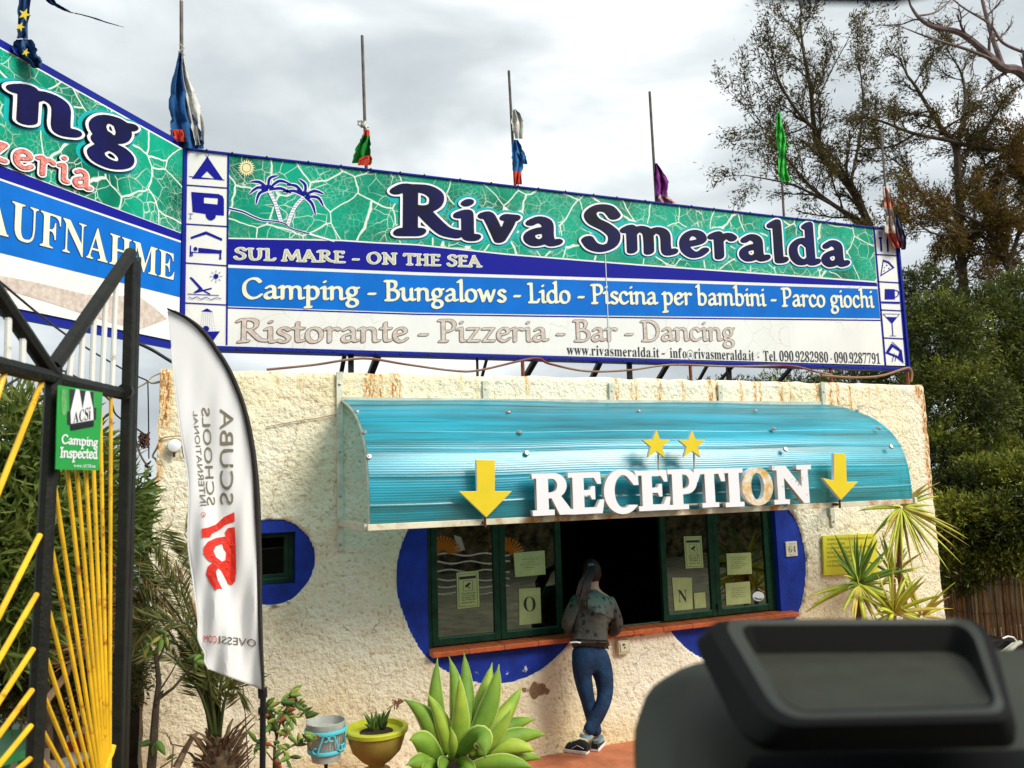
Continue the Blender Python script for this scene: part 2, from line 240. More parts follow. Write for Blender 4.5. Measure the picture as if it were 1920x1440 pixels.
SERIF = """
A -2,0 -2,5 2,5 6,8 9,12 12,19 52,117 56,116 96,22 103,9 106,6 111,5 111,0 57,0 57,5 65,5 69,8 71,11 68,20 63,33 26,33 20,18 19,15 19,12 22,6 31,5 32,5 32,0|28,40 60,40 44,80
a 64,-3 57,-1 52,2 50,9 42,3 33,-1 24,-2 16,-1 10,3 6,9 5,16 6,23 10,29 16,34 24,39 36,43 50,48 50,60 49,66 47,71 43,73 37,74 29,73 26,69 28,64 31,58 30,54 27,50 24,48 19,48 15,48 11,51 9,54 8,59 9,65 12,70 17,74 24,77 29,78 34,79 40,80 51,79 60,77 66,73 70,68 72,61 73,53 73,16 74,10 76,9 80,10 82,7 77,2 70,-1|38,8 43,10 50,16 50,42 39,38 32,31 30,21 30,14 33,10
B 4,0 4,4 11,5 16,8 18,13 19,20 19,92 17,103 15,106 13,108 4,110 4,114 55,114 71,113 83,110 92,104 97,97 99,88 96,76 87,67 72,62 90,56 101,46 105,33 103,23 99,15 93,9 84,4 73,1 59,0|46,63 47,63 55,64 61,65 66,68 69,72 71,78 71,86 71,93 69,99 67,103 62,107 54,108 49,108 47,106 46,98|55,6 62,7 67,9 71,12 73,17 75,24 75,32 75,40 73,47 69,52 64,55 58,57 49,58 46,58 46,16 46,11 48,8 51,7
b 11,-3 11,97 10,104 9,107 7,109 2,110 2,114 35,114 35,70 41,75 47,78 55,80 61,79 66,77 71,75 75,71 79,67 82,61 84,55 85,49 85,41 85,33 83,26 81,19 77,13 73,7 67,3 61,0 55,-2 48,-3 41,-1 33,2 26,7 13,-3|46,4 51,4 55,7 58,12 60,19 61,29 61,40 61,49 60,57 58,63 53,68 46,70 42,69 39,67 36,64 35,60 35,17 36,10 40,5
C 64,-3 53,-2 43,1 34,5 26,11 19,18 14,26 10,36 7,46 7,57 7,68 10,78 14,88 20,96 27,103 35,109 44,113 54,116 65,116 73,116 82,114 92,110 97,109 102,111 105,116 109,116 109,77 105,77 101,87 95,95 89,102 82,107 74,110 66,111 55,109 47,102 41,91 37,76 36,57 37,38 41,24 48,14 57,8 70,6 76,6 83,8 89,11 96,15 102,20 107,27 112,22 104,13 96,6 86,1 76,-2
c 39,-3 33,-2 27,0 22,3 17,7 13,11 9,17 7,23 5,30 5,37 5,45 7,53 10,59 14,65 18,70 24,74 30,77 37,79 44,80 51,79 57,77 63,75 68,69 69,61 69,57 67,54 63,52 59,51 54,52 50,56 49,63 49,65 49,68 48,73 42,74 34,71 30,62 28,47 29,36 31,26 34,19 39,14 44,11 51,10 57,11 62,13 68,18 71,15 62,5 51,-1
D 5,0 5,4 12,5 16,7 18,12 18,19 18,94 18,102 15,107 11,109 4,110 4,114 55,114 74,112 89,107 101,99 110,88 115,74 117,57 115,36 107,20 95,9 79,2 57,0|56,6 66,7 74,12 80,19 84,29 87,41 88,57 86,76 83,90 76,100 67,106 56,108 50,108 47,106 46,102 46,96 46,18 46,12 47,8 50,7
d 35,-3 29,-2 24,0 19,3 15,6 12,11 9,17 7,23 5,30 5,37 5,45 7,53 9,59 12,65 16,70 20,74 25,77 31,79 36,80 44,79 50,75 56,70 56,100 55,105 53,108 49,109 44,110 44,114 80,114 80,19 81,10 84,8 88,7 88,3 79,2 68,0 56,-3 56,10 50,3 43,-1|43,7 47,8 50,10 54,14 56,19 56,60 54,64 52,67 48,69 43,70 37,68 33,62 31,56 30,48 29,38 30,29 31,21 32,15 37,9
E 4,0 4,4 11,5 16,7 18,12 19,19 19,92 18,101 16,106 11,109 4,110 4,114 100,114 100,80 96,80 94,89 90,96 85,102 78,105 69,107 58,108 50,107 48,106 47,104 46,97 46,61 48,61 55,62 61,64 65,67 68,72 70,78 72,86 76,86 76,30 72,30 71,36 70,41 68,45 65,50 60,53 54,55 46,56 46,56 46,17 46,12 48,9 52,7 58,7 65,7 72,8 78,10 84,12 88,15 93,19 96,23 100,29 103,36 107,36 101,0
e 38,-3 32,-2 26,0 21,3 16,6 12,11 9,17 7,24 5,31 5,39 5,47 7,54 9,60 13,66 17,70 22,74 27,77 33,79 39,80 48,79 56,75 62,70 67,63 70,54 71,43 71,41 29,41 32,24 39,14 50,11 56,12 62,15 67,21 71,18 62,7 51,0|29,48 50,48 50,54 50,60 49,65 48,69 45,73 40,74 34,72 30,64 29,51
F 4,0 4,4 11,6 16,8 18,13 19,21 19,94 18,101 15,106 11,108 4,110 4,114 98,114 98,80 94,80 93,86 91,92 89,96 84,102 77,105 72,107 65,107 57,108 50,107 46,105 46,100 46,62 48,62 54,62 60,64 64,68 67,72 69,79 71,87 76,87 76,30 71,30 70,38 67,45 64,50 60,53 54,55 47,56 46,56 46,20 47,11 49,8 52,6 64,4 64,0
f 4,0 4,4 10,5 12,9 13,18 13,69 4,69 4,78 13,78 13,88 14,96 17,103 21,109 27,113 35,115 43,116 50,116 55,114 60,111 64,106 66,100 65,95 63,92 60,90 56,89 52,89 49,91 47,94 46,98 48,105 49,107 49,108 48,110 45,111 41,110 38,107 37,98 37,78 51,78 51,69 37,69 37,16 38,10 39,6 43,5 50,4 50,0
G 67,-3 55,-2 45,1 35,5 27,10 20,17 14,26 10,35 8,46 7,57 8,68 10,79 14,88 20,96 27,103 35,109 44,113 54,116 64,116 73,116 83,114 92,110 97,109 101,111 105,116 109,116 109,77 105,77 102,83 99,89 96,95 91,99 87,103 82,107 77,109 72,110 67,111 56,109 47,102 41,91 38,76 36,57 37,41 40,27 45,17 51,9 59,5 69,3 77,4 82,7 85,11 86,18 86,32 85,39 82,43 77,45 69,46 69,50 125,50 125,46 118,45 114,43 112,39 111,32 111,7 97,2 82,-1
g 36,-35 26,-35 18,-33 12,-30 6,-25 4,-19 5,-14 10,-10 17,-6 11,-2 7,2 6,8 7,13 11,18 14,22 19,25 26,28 14,34 8,42 6,53 7,60 10,67 13,71 17,74 22,76 27,78 33,79 39,80 46,79 52,78 58,76 79,76 79,67 67,67 70,62 72,57 73,51 72,44 69,38 64,33 58,29 54,27 49,26 43,26 39,26 35,26 31,25 28,24 26,21 25,18 28,14 35,12 44,12 52,12 59,11 65,10 71,7 76,3 78,-2 79,-9 78,-17 74,-23 68,-28 60,-32 49,-34|39,31 44,32 48,36 49,41 50,46 50,53 50,59 49,65 48,69 44,73 39,74 34,73 31,69 30,65 29,59 29,53 29,46 30,41 31,36 34,32|40,-29 54,-28 63,-23 66,-16 65,-13 62,-10 58,-9 51,-9 24,-9 20,-13 18,-18 20,-22 24,-26 28,-28 33,-29
H 4,0 4,4 11,5 16,8 18,13 19,20 19,95 18,102 16,106 11,108 4,110 4,114 60,114 60,110 51,108 48,106 47,104 46,95 46,63 85,63 85,95 84,104 83,106 80,108 71,110 71,114 127,114 127,110 120,108 115,106 113,102 112,95 112,20 113,13 115,8 120,5 127,4 127,0 71,0 71,4 78,5 82,8 85,12 85,20 85,55 46,55 46,20 46,13 49,8 53,5 60,4 60,0
h 5,0 5,4 9,5 11,6 13,9 13,14 13,100 13,104 11,107 9,109 5,110 5,114 37,114 37,67 44,74 52,78 61,80 73,77 80,68 83,53 83,14 83,9 84,6 87,5 91,4 91,0 51,0 51,4 52,4 57,7 59,14 59,54 57,64 55,67 51,68 46,67 41,64 37,59 37,14 39,6 41,5 45,4 45,0
I 3,0 3,4 11,6 15,8 18,12 19,19 19,97 18,103 16,107 11,109 3,110 3,114 61,114 61,110 54,109 49,107 46,103 46,97 46,19 47,11 49,8 51,7 61,4 61,0
i 25,90 20,91 16,94 13,98 13,103 13,108 16,112 20,115 25,116 30,115 34,112 37,108 38,103 37,98 34,94 30,91|5,0 5,4 9,5 11,6 13,9 13,14 13,63 12,71 9,73 5,73 5,78 37,78 37,14 39,7 41,5 45,4 45,0
J 27,-16 20,-16 13,-13 7,-10 3,-6 0,0 -1,6 0,11 3,15 7,18 11,19 16,18 20,15 22,12 23,7 21,0 19,-5 21,-9 26,-10 31,-9 35,-6 36,-1 37,5 37,92 36,102 34,105 31,108 20,110 20,114 79,114 79,110 69,108 67,106 65,103 64,92 64,22 62,8 58,-2 51,-10 40,-15
j 27,91 22,92 18,94 15,98 14,103 15,108 18,112 22,115 27,116 31,115 36,112 38,108 39,103 38,99 36,95 31,92|9,-35 3,-35 -3,-33 -7,-30 -11,-26 -13,-22 -14,-17 -13,-13 -11,-10 -8,-8 -4,-7 0,-8 4,-10 6,-13 7,-16 5,-22 3,-26 4,-28 8,-29 12,-28 15,-25 16,-13 16,62 15,68 14,71 11,73 6,74 6,78 40,78 40,-5 39,-14 36,-22 32,-28 26,-32 18,-34
K 4,0 4,4 11,5 16,8 18,13 19,20 19,95 18,102 16,106 11,109 4,110 4,114 61,114 61,110 51,108 49,106 47,104 46,95 46,58 80,93 85,100 87,105 86,107 81,109 73,110 73,114 121,114 121,110 119,110 109,107 98,101 86,90 68,71 116,12 122,6 130,4 130,0 70,0 70,4 76,5 80,5 83,7 83,9 82,12 79,16 50,53 46,50 46,20 46,13 49,8 53,5 61,4 61,0
k 4,0 4,4 9,5 11,6 13,9 13,14 13,99 12,107 9,109 5,110 5,114 37,114 37,42 57,62 60,66 61,70 59,72 52,73 51,73 51,78 86,78 86,73 80,72 74,69 69,65 56,52 86,9 90,5 94,4 94,0 53,0 53,4 54,4 58,5 60,8 58,12 41,37 37,34 37,14 39,7 41,5 45,4 45,0
L 4,0 4,4 11,5 16,8 18,13 19,20 19,95 18,102 16,106 11,109 4,110 4,114 62,114 62,110 52,108 49,107 47,104 46,95 46,21 46,12 48,9 50,8 58,7 66,7 73,8 79,10 84,12 88,16 92,20 96,25 99,31 102,39 107,39 100,0
l 5,0 5,4 9,5 11,6 13,9 13,14 13,99 12,107 9,109 5,110 5,114 37,114 37,14 39,7 41,5 45,4 45,0
M 4,0 4,4 11,5 15,8 18,12 19,20 19,96 18,104 16,106 13,108 4,110 4,114 46,114 79,36 112,114 154,114 154,110 147,108 143,106 141,101 140,95 140,21 141,11 143,8 145,6 154,4 154,0 99,0 99,4 108,6 111,8 112,11 114,21 114,100 72,0 67,0 26,97 26,20 27,12 30,7 35,5 42,4 42,0
m 5,0 5,4 9,5 11,6 13,9 13,14 13,63 11,71 9,73 5,74 5,78 37,78 37,66 43,74 51,78 59,80 69,78 76,73 80,65 87,73 95,78 104,80 116,77 124,68 126,53 126,14 128,6 130,5 134,4 134,0 94,0 94,4 98,5 101,7 102,14 102,54 101,64 99,67 94,68 90,67 85,64 81,59 81,14 83,7 85,5 89,4 89,0 50,0 50,4 54,5 56,7 58,14 58,54 56,64 54,67 50,68 45,67 40,64 37,59 37,14 38,7 40,5 44,4 44,0
N 101,-3 27,87 27,20 27,12 30,8 34,5 42,4 42,0 5,0 5,4 14,6 16,8 18,10 19,20 19,97 9,108 5,110 5,114 39,114 98,42 98,94 97,104 95,106 92,108 83,110 83,114 120,114 120,110 113,109 108,106 106,102 105,94 105,-3
n 5,0 5,4 9,5 11,6 13,9 13,14 13,63 11,71 9,73 5,74 5,78 37,78 37,67 44,74 52,78 61,80 73,77 80,68 83,53 83,14 83,9 84,6 87,5 91,4 91,0 51,0 51,4 52,4 57,7 59,14 59,54 57,64 55,67 51,68 46,67 41,64 37,59 37,14 39,6 41,5 45,4 45,0
O 65,-3 57,-2 49,-1 42,2 35,5 29,9 24,14 19,20 15,26 11,33 9,41 7,49 7,57 7,65 9,73 11,80 15,87 19,94 24,99 29,104 36,109 43,112 50,115 58,116 66,117 74,116 82,115 89,112 96,109 102,105 108,100 113,94 117,88 120,81 123,73 124,65 125,57 124,49 123,41 120,33 117,26 113,20 108,14 102,9 96,5 89,2 81,-1 73,-2|66,3 76,5 85,12 90,22 94,38 95,57 94,73 91,87 87,97 81,105 74,109 65,111 55,109 47,102 41,91 37,76 36,57 37,41 40,27 44,17 50,9 58,5
o 42,-3 35,-2 29,0 23,3 17,7 13,12 9,18 7,24 5,31 5,38 5,46 7,53 9,60 13,65 17,70 23,74 29,77 35,79 42,80 49,79 55,77 61,74 66,70 71,66 74,60 77,53 79,46 79,38 79,31 77,24 74,17 71,11 67,7 61,3 56,0 49,-2|42,3 48,5 52,10 54,20 55,38 55,52 54,61 52,68 48,73 42,75 36,73 32,68 30,61 30,52 29,39 30,20 32,10 36,5
P 4,0 4,4 11,5 16,8 18,13 19,20 19,95 18,102 16,106 11,108 4,110 4,114 53,114 66,113 77,112 84,110 89,107 94,104 97,99 100,95 102,89 102,83 101,74 98,66 92,60 84,55 73,52 60,51 46,51 46,20 46,13 49,8 53,5 60,4 60,0|46,57 50,57 58,58 64,60 68,63 71,68 72,74 73,82 73,90 71,97 69,102 65,105 60,107 54,108 50,107 47,106 46,103 46,100
p 4,-35 4,-31 10,-29 13,-25 13,-16 13,61 13,67 12,71 9,73 5,74 5,78 36,78 36,66 42,73 49,78 58,80 63,79 68,77 73,75 77,71 81,66 84,60 86,54 87,47 87,40 87,32 86,25 84,18 81,12 77,7 73,3 68,0 63,-2 57,-3 49,-1 42,2 37,8 37,-14 38,-25 39,-28 42,-29 49,-31 49,-35|49,7 55,9 60,15 62,21 63,29 63,39 63,48 62,56 60,62 56,68 50,70 45,68 41,65 37,59 37,17 40,12 44,8
Q 95,-29 82,-28 70,-24 61,-19 53,-11 47,0 39,3 32,7 25,13 20,18 15,25 12,32 9,40 7,48 7,57 7,65 9,73 11,80 15,87 19,94 24,99 29,104 36,109 43,112 50,115 58,116 66,117 74,116 82,115 89,112 96,109 102,105 108,100 113,94 117,88 120,81 123,73 124,65 125,57 123,44 120,32 113,21 105,12 95,5 83,0 90,-11 99,-18 111,-20 123,-18 124,-23 114,-26 104,-28|66,3 77,5 85,12 90,22 94,38 95,57 94,73 91,87 87,97 81,105 74,109 65,111 55,109 47,102 41,91 37,76 36,57 37,41 40,27 44,17 50,9 58,5
q 44,-35 44,-31 50,-30 53,-28 55,-26 56,-21 56,7 50,2 43,-1 35,-2 30,-2 24,0 20,3 15,6 12,11 9,16 7,22 5,29 5,36 6,44 7,52 10,59 14,65 18,70 23,74 29,77 36,79 42,80 50,79 57,76 64,70 77,80 80,80 80,-21 80,-25 82,-28 84,-30 88,-31 88,-35|45,7 48,8 52,10 55,13 56,17 56,60 55,68 51,72 45,74 38,72 33,65 31,59 30,50 29,39 30,29 31,21 33,15 37,9
R 4,0 4,4 11,5 16,8 18,13 19,20 19,95 18,102 16,106 11,108 4,110 4,114 54,114 70,113 82,111 92,106 99,101 103,93 104,84 101,71 93,62 79,56 108,13 113,6 116,5 120,4 120,4 120,0 85,0 50,53 46,53 46,20 46,13 49,8 53,5 60,4 60,0|46,58 51,58 59,59 65,61 70,65 73,69 75,76 76,84 74,97 67,105 56,108 51,107 47,106 46,102 46,96
r 5,0 5,4 9,5 11,6 13,9 13,14 13,63 13,68 12,71 9,73 5,73 5,78 36,78 36,63 40,68 43,72 47,75 53,79 58,80 64,79 69,76 71,72 72,66 72,62 70,59 66,56 62,56 58,56 55,58 52,62 50,64 47,65 44,64 40,60 38,55 37,48 37,14 38,9 40,6 43,5 49,4 49,0
S 11,-3 11,39 16,39 19,28 23,19 28,12 34,8 41,5 49,4 55,4 60,6 64,9 68,15 70,22 68,29 64,35 56,40 41,48 32,53 25,58 19,63 15,69 13,76 12,83 13,89 14,95 17,101 20,105 24,109 29,112 34,115 40,116 46,117 57,115 71,112 73,111 75,111 78,112 80,117 85,117 85,80 81,80 79,86 76,91 73,96 70,101 66,104 62,107 55,110 49,111 41,110 35,107 31,101 30,95 31,89 34,84 38,81 42,78 47,76 63,68 70,65 75,62 79,58 84,53 87,47 89,41 90,33 89,26 88,20 85,14 81,9 76,5 70,2 64,-1 56,-2 48,-3 40,-2 31,0 25,2 21,3 17,2 15,-3
s 38,-3 33,-2 28,-1 22,2 18,2 15,1 13,-2 9,-2 9,26 13,26 15,20 18,14 22,10 28,5 35,4 41,4 45,7 47,10 48,15 46,21 39,26 27,32 21,35 17,39 14,42 10,48 9,55 10,62 12,68 16,73 21,77 28,79 35,80 41,79 50,77 52,76 53,76 56,77 58,80 61,80 61,55 57,55 55,61 52,66 49,69 44,73 37,74 33,73 29,71 27,68 26,65 27,61 29,58 37,53 48,47 53,44 57,41 60,38 63,32 64,24 63,16 61,10 57,5 52,1 45,-2
T 23,0 23,4 31,5 36,8 38,13 39,20 39,108 37,108 29,107 22,105 16,101 12,95 9,88 7,79 3,79 3,114 103,114 103,79 98,79 94,95 83,105 67,108 66,108 66,20 67,12 69,8 74,5 82,4 82,0
t 31,-2 25,-2 20,0 16,3 14,6 13,12 12,18 12,70 5,70 5,75 22,92 32,106 36,106 36,78 52,78 52,70 36,70 36,20 37,13 39,11 42,10 47,12 52,19 56,16 49,6 41,0
U 62,-3 48,-2 37,1 29,7 23,15 19,26 18,39 18,95 18,102 15,106 11,108 4,110 4,114 60,114 60,110 51,108 48,106 46,104 45,95 45,35 46,26 48,19 51,13 55,9 61,6 69,6 85,9 95,21 98,40 98,95 97,101 95,106 90,108 82,110 82,114 119,114 119,110 112,108 108,105 106,101 106,95 106,45 104,30 101,17 95,8 87,2 76,-2
u 33,-3 26,-2 20,1 16,4 14,10 12,16 11,24 11,62 10,71 7,73 3,74 3,78 35,78 35,18 36,15 38,12 40,10 44,9 51,11 57,16 57,62 57,67 55,71 52,73 47,74 47,78 81,78 81,17 81,13 83,10 86,8 90,7 90,3 80,3 69,1 57,-3 57,10 52,5 47,1 40,-2
V 53,-3 11,95 6,105 2,108 -4,110 -4,114 53,114 53,110 42,108 39,106 38,102 40,95 65,36 87,94 89,102 88,106 85,108 75,110 75,114 110,114 110,110 106,109 102,107 99,103 96,96 57,-3
v 36,-3 10,62 6,70 3,73 -1,73 -1,78 41,78 41,74 39,74 34,72 32,69 33,67 46,31 59,63 60,68 58,72 51,74 51,78 76,78 76,74 72,72 69,70 65,61 40,-3
W 43,-3 8,98 4,107 1,109 -4,110 -4,114 45,114 45,110 37,108 36,106 35,103 37,93 56,38 75,88 72,100 69,105 67,107 57,110 57,114 110,114 110,110 101,108 98,103 100,97 119,41 135,92 137,102 137,105 134,108 126,110 126,114 156,114 156,110 152,108 149,105 144,95 111,-3 107,-3 79,77 48,-3
w 31,-3 4,66 2,71 -3,73 -3,78 35,78 35,73 30,72 29,69 29,66 30,63 42,32 53,59 50,66 47,72 42,74 42,78 81,78 81,73 76,72 74,69 74,67 74,65 84,35 96,64 97,69 95,72 89,74 89,78 111,78 111,74 108,73 106,71 103,64 76,-3 72,-3 56,49 35,-3
X 3,0 3,4 10,6 16,10 22,17 48,52 19,97 12,106 8,109 4,110 4,110 4,114 61,114 61,110 57,110 50,108 48,104 50,97 66,72 80,93 84,99 85,103 82,108 73,110 73,114 115,114 115,110 114,110 107,109 101,106 97,103 93,98 89,93 70,66 103,14 109,7 112,5 115,4 116,4 116,0 60,0 60,4 61,4 70,6 73,10 72,14 69,20 52,46 34,20 32,16 31,11 34,6 43,4 43,0
x 1,0 1,4 6,6 11,9 15,14 31,34 11,66 6,71 1,73 1,78 42,78 42,74 37,73 35,70 37,65 46,51 56,64 59,70 58,71 57,73 50,74 50,78 78,78 78,74 73,72 68,69 63,63 50,46 73,9 76,5 80,4 80,0 39,0 39,4 44,5 46,8 43,15 34,29 24,15 21,9 23,5 29,4 29,4 29,0
Y 25,0 25,4 33,5 37,8 39,13 40,20 40,45 12,97 7,104 4,107 0,109 -3,109 -3,114 52,114 52,109 49,109 42,108 40,106 39,104 41,98 62,56 83,92 86,97 87,102 84,108 75,109 74,109 74,114 110,114 110,109 106,108 102,106 96,98 67,51 67,20 68,13 70,8 75,5 82,4 82,0
y 13,-35 7,-34 3,-31 -1,-27 -2,-21 -1,-17 1,-13 5,-11 9,-10 13,-11 16,-12 18,-15 19,-19 19,-20 18,-22 19,-24 21,-25 25,-23 29,-18 32,-11 35,-1 9,63 6,69 4,72 -1,73 -1,73 -1,78 40,78 40,73 34,72 33,71 32,69 32,67 33,64 46,30 58,60 59,65 59,69 59,71 57,72 51,73 51,78 75,78 75,73 72,73 69,70 65,61 40,-6 32,-24 28,-29 24,-33 19,-34
Z 5,0 5,3 69,107 54,107 47,107 41,106 35,105 29,102 24,96 21,92 18,86 15,79 11,79 14,114 102,114 102,111 38,7 60,7 71,8 80,11 87,15 93,22 98,30 102,41 106,41 102,0
z 3,0 3,4 42,72 32,72 24,71 18,68 15,65 13,60 11,54 7,54 8,78 69,78 69,73 31,6 38,6 45,7 51,8 56,11 59,15 62,20 65,27 69,27 67,0
0 47,-2 38,-1 29,2 23,6 17,12 13,19 10,28 7,38 6,48 6,60 6,72 7,83 10,93 13,101 17,108 23,114 29,118 38,121 47,122 56,121 64,118 71,114 76,108 81,101 84,93 86,83 88,72 88,60 88,48 86,37 84,28 81,19 76,12 71,6 64,2 56,-1|47,9 53,11 57,15 59,23 61,33 62,45 62,60 62,75 61,87 59,97 57,105 53,109 47,111 42,109 37,105 35,97 33,87 32,75 32,60 32,45 33,33 35,23 37,15 42,11
1 16,0 16,9 30,9 34,9 36,11 38,15 38,20 38,104 27,91 22,88 17,86 13,87 10,90 8,94 7,99 18,103 33,112 45,121 63,121 63,20 65,12 68,10 72,9 86,9 86,0
2 6,0 6,17 31,43 47,61 50,67 53,72 54,77 56,82 56,87 57,93 56,101 53,107 49,110 43,111 36,109 31,104 30,98 28,91 28,82 22,83 17,84 13,86 8,91 7,99 8,105 11,110 16,115 23,118 29,120 36,121 43,122 55,121 65,118 72,114 78,108 81,102 82,94 80,82 73,70 60,55 39,34 22,18 61,18 66,19 70,21 73,25 75,30 76,35 86,35 85,0
3 41,-2 33,-1 26,0 20,1 13,4 8,9 6,13 5,18 6,24 9,28 14,31 19,32 20,25 22,20 25,15 29,12 34,11 40,10 45,11 50,12 54,15 57,20 59,24 60,29 60,35 60,41 57,46 54,51 48,54 42,56 34,57 24,57 24,67 35,67 42,68 47,70 51,74 54,79 56,85 56,92 55,100 53,106 48,110 42,111 37,110 33,108 31,103 29,98 28,85 21,86 16,87 12,89 7,94 6,100 7,106 10,111 15,115 23,119 32,121 43,122 54,121 64,118 72,114 77,109 81,102 82,94 81,87 79,81 75,75 69,71 63,67 56,64 70,60 76,56 81,50 84,46 86,41 86,35 86,28 84,22 82,17 80,13 76,9 72,6 68,4 63,2 58,0
4 30,0 30,9 35,9 40,9 45,11 48,15 49,21 49,31 2,31 2,41 50,120 73,120 73,42 91,42 91,31 73,31 73,21 74,15 77,11 82,9 87,9 89,9 89,0|14,42 49,42 49,72 49,88 50,104 47,99 43,91 39,84 37,80
5 41,-2 33,-1 27,0 21,1 14,5 10,9 8,14 7,19 8,24 10,27 15,30 20,30 22,21 24,17 28,13 32,11 39,10 44,11 49,13 53,16 56,21 58,25 59,31 59,37 59,45 57,51 53,56 49,59 43,61 36,62 26,61 18,59 10,62 15,120 79,120 80,89 70,89 69,95 67,100 65,101 61,101 26,101 24,70 31,72 42,73 54,72 65,69 73,64 80,57 84,48 85,37 85,30 83,24 81,19 78,14 75,10 71,7 66,4 61,2 56,0
6 49,-2 41,-1 34,1 27,4 22,9 17,16 13,23 10,32 8,43 8,55 8,64 9,73 10,81 13,89 16,96 19,102 24,108 29,113 34,116 41,119 48,121 55,122 62,121 68,120 73,119 78,116 82,112 84,108 85,103 84,98 81,94 77,92 72,90 65,90 64,100 61,108 58,111 54,112 48,110 42,107 38,100 35,91 32,80 31,67 40,72 47,73 54,74 64,73 72,69 79,64 84,57 87,49 88,39 87,28 84,18 78,10 71,3 61,0|50,9 55,11 60,16 62,21 63,28 64,37 63,45 62,52 60,57 55,62 48,63 44,63 39,61 31,55 32,41 34,29 37,20 40,14 45,11
7 28,0 72,102 28,102 21,99 18,93 17,85 7,85 8,120 88,120 88,112 42,0
8 46,-2 37,-1 29,0 23,3 17,6 13,10 9,14 7,19 6,25 5,31 6,37 8,43 12,48 17,53 23,57 30,61 24,65 18,69 14,74 11,79 9,85 9,91 9,96 11,101 13,106 16,110 20,114 25,117 31,120 39,121 48,122 59,121 68,118 75,113 80,107 83,100 84,92 83,86 81,81 77,76 73,72 67,69 61,65 70,60 77,55 82,50 86,44 88,38 89,32 88,22 84,14 77,7 69,2 58,-1|51,71 56,75 60,79 62,85 62,93 61,102 55,109 52,111 47,112 41,110 36,106 33,100 33,93 34,85 37,79 41,76 45,73|47,8 54,9 60,14 63,18 65,23 65,29 64,36 60,43 55,46 49,50 41,54 36,50 31,44 29,40 28,35 28,30 28,24 30,19 33,14 37,11 41,9
9 38,-2 32,-1 26,0 22,1 17,4 13,8 11,13 11,17 11,21 13,24 15,26 19,27 22,20 26,14 31,10 39,9 47,11 53,17 58,26 61,40 63,58 58,53 53,49 47,47 39,46 30,47 22,50 15,55 10,62 7,71 6,81 6,89 8,96 10,102 14,108 18,113 24,116 30,119 37,121 44,122 52,121 59,119 66,116 72,111 77,105 81,97 84,88 86,78 86,65 86,56 85,47 84,39 81,31 79,24 75,18 71,12 66,7 60,4 54,1 46,-1|46,58 51,59 56,61 60,65 63,70 62,83 60,93 58,101 54,106 50,109 45,110 39,109 34,103 32,98 31,91 30,82 32,69 37,61
"""
# ---------------------------------------------------------------- lettering
def smooth(P, n=6):
    if len(P) < 3: return P
    out = []
    Q = [P[0]] + P + [P[-1]]
    for i in range(1, len(Q)-2):
        p0, p1, p2, p3 = (np.array(Q[i+k], float) for k in (-1, 0, 1, 2))
        for t in range(n):
            t /= n
            out.append(tuple(.5*((2*p1)+(-p0+p2)*t+(2*p0-5*p1+4*p2-p3)*t*t+(-p0+3*p1-3*p2+p3)*t**3)))
    out.append(tuple(P[-1])); return out
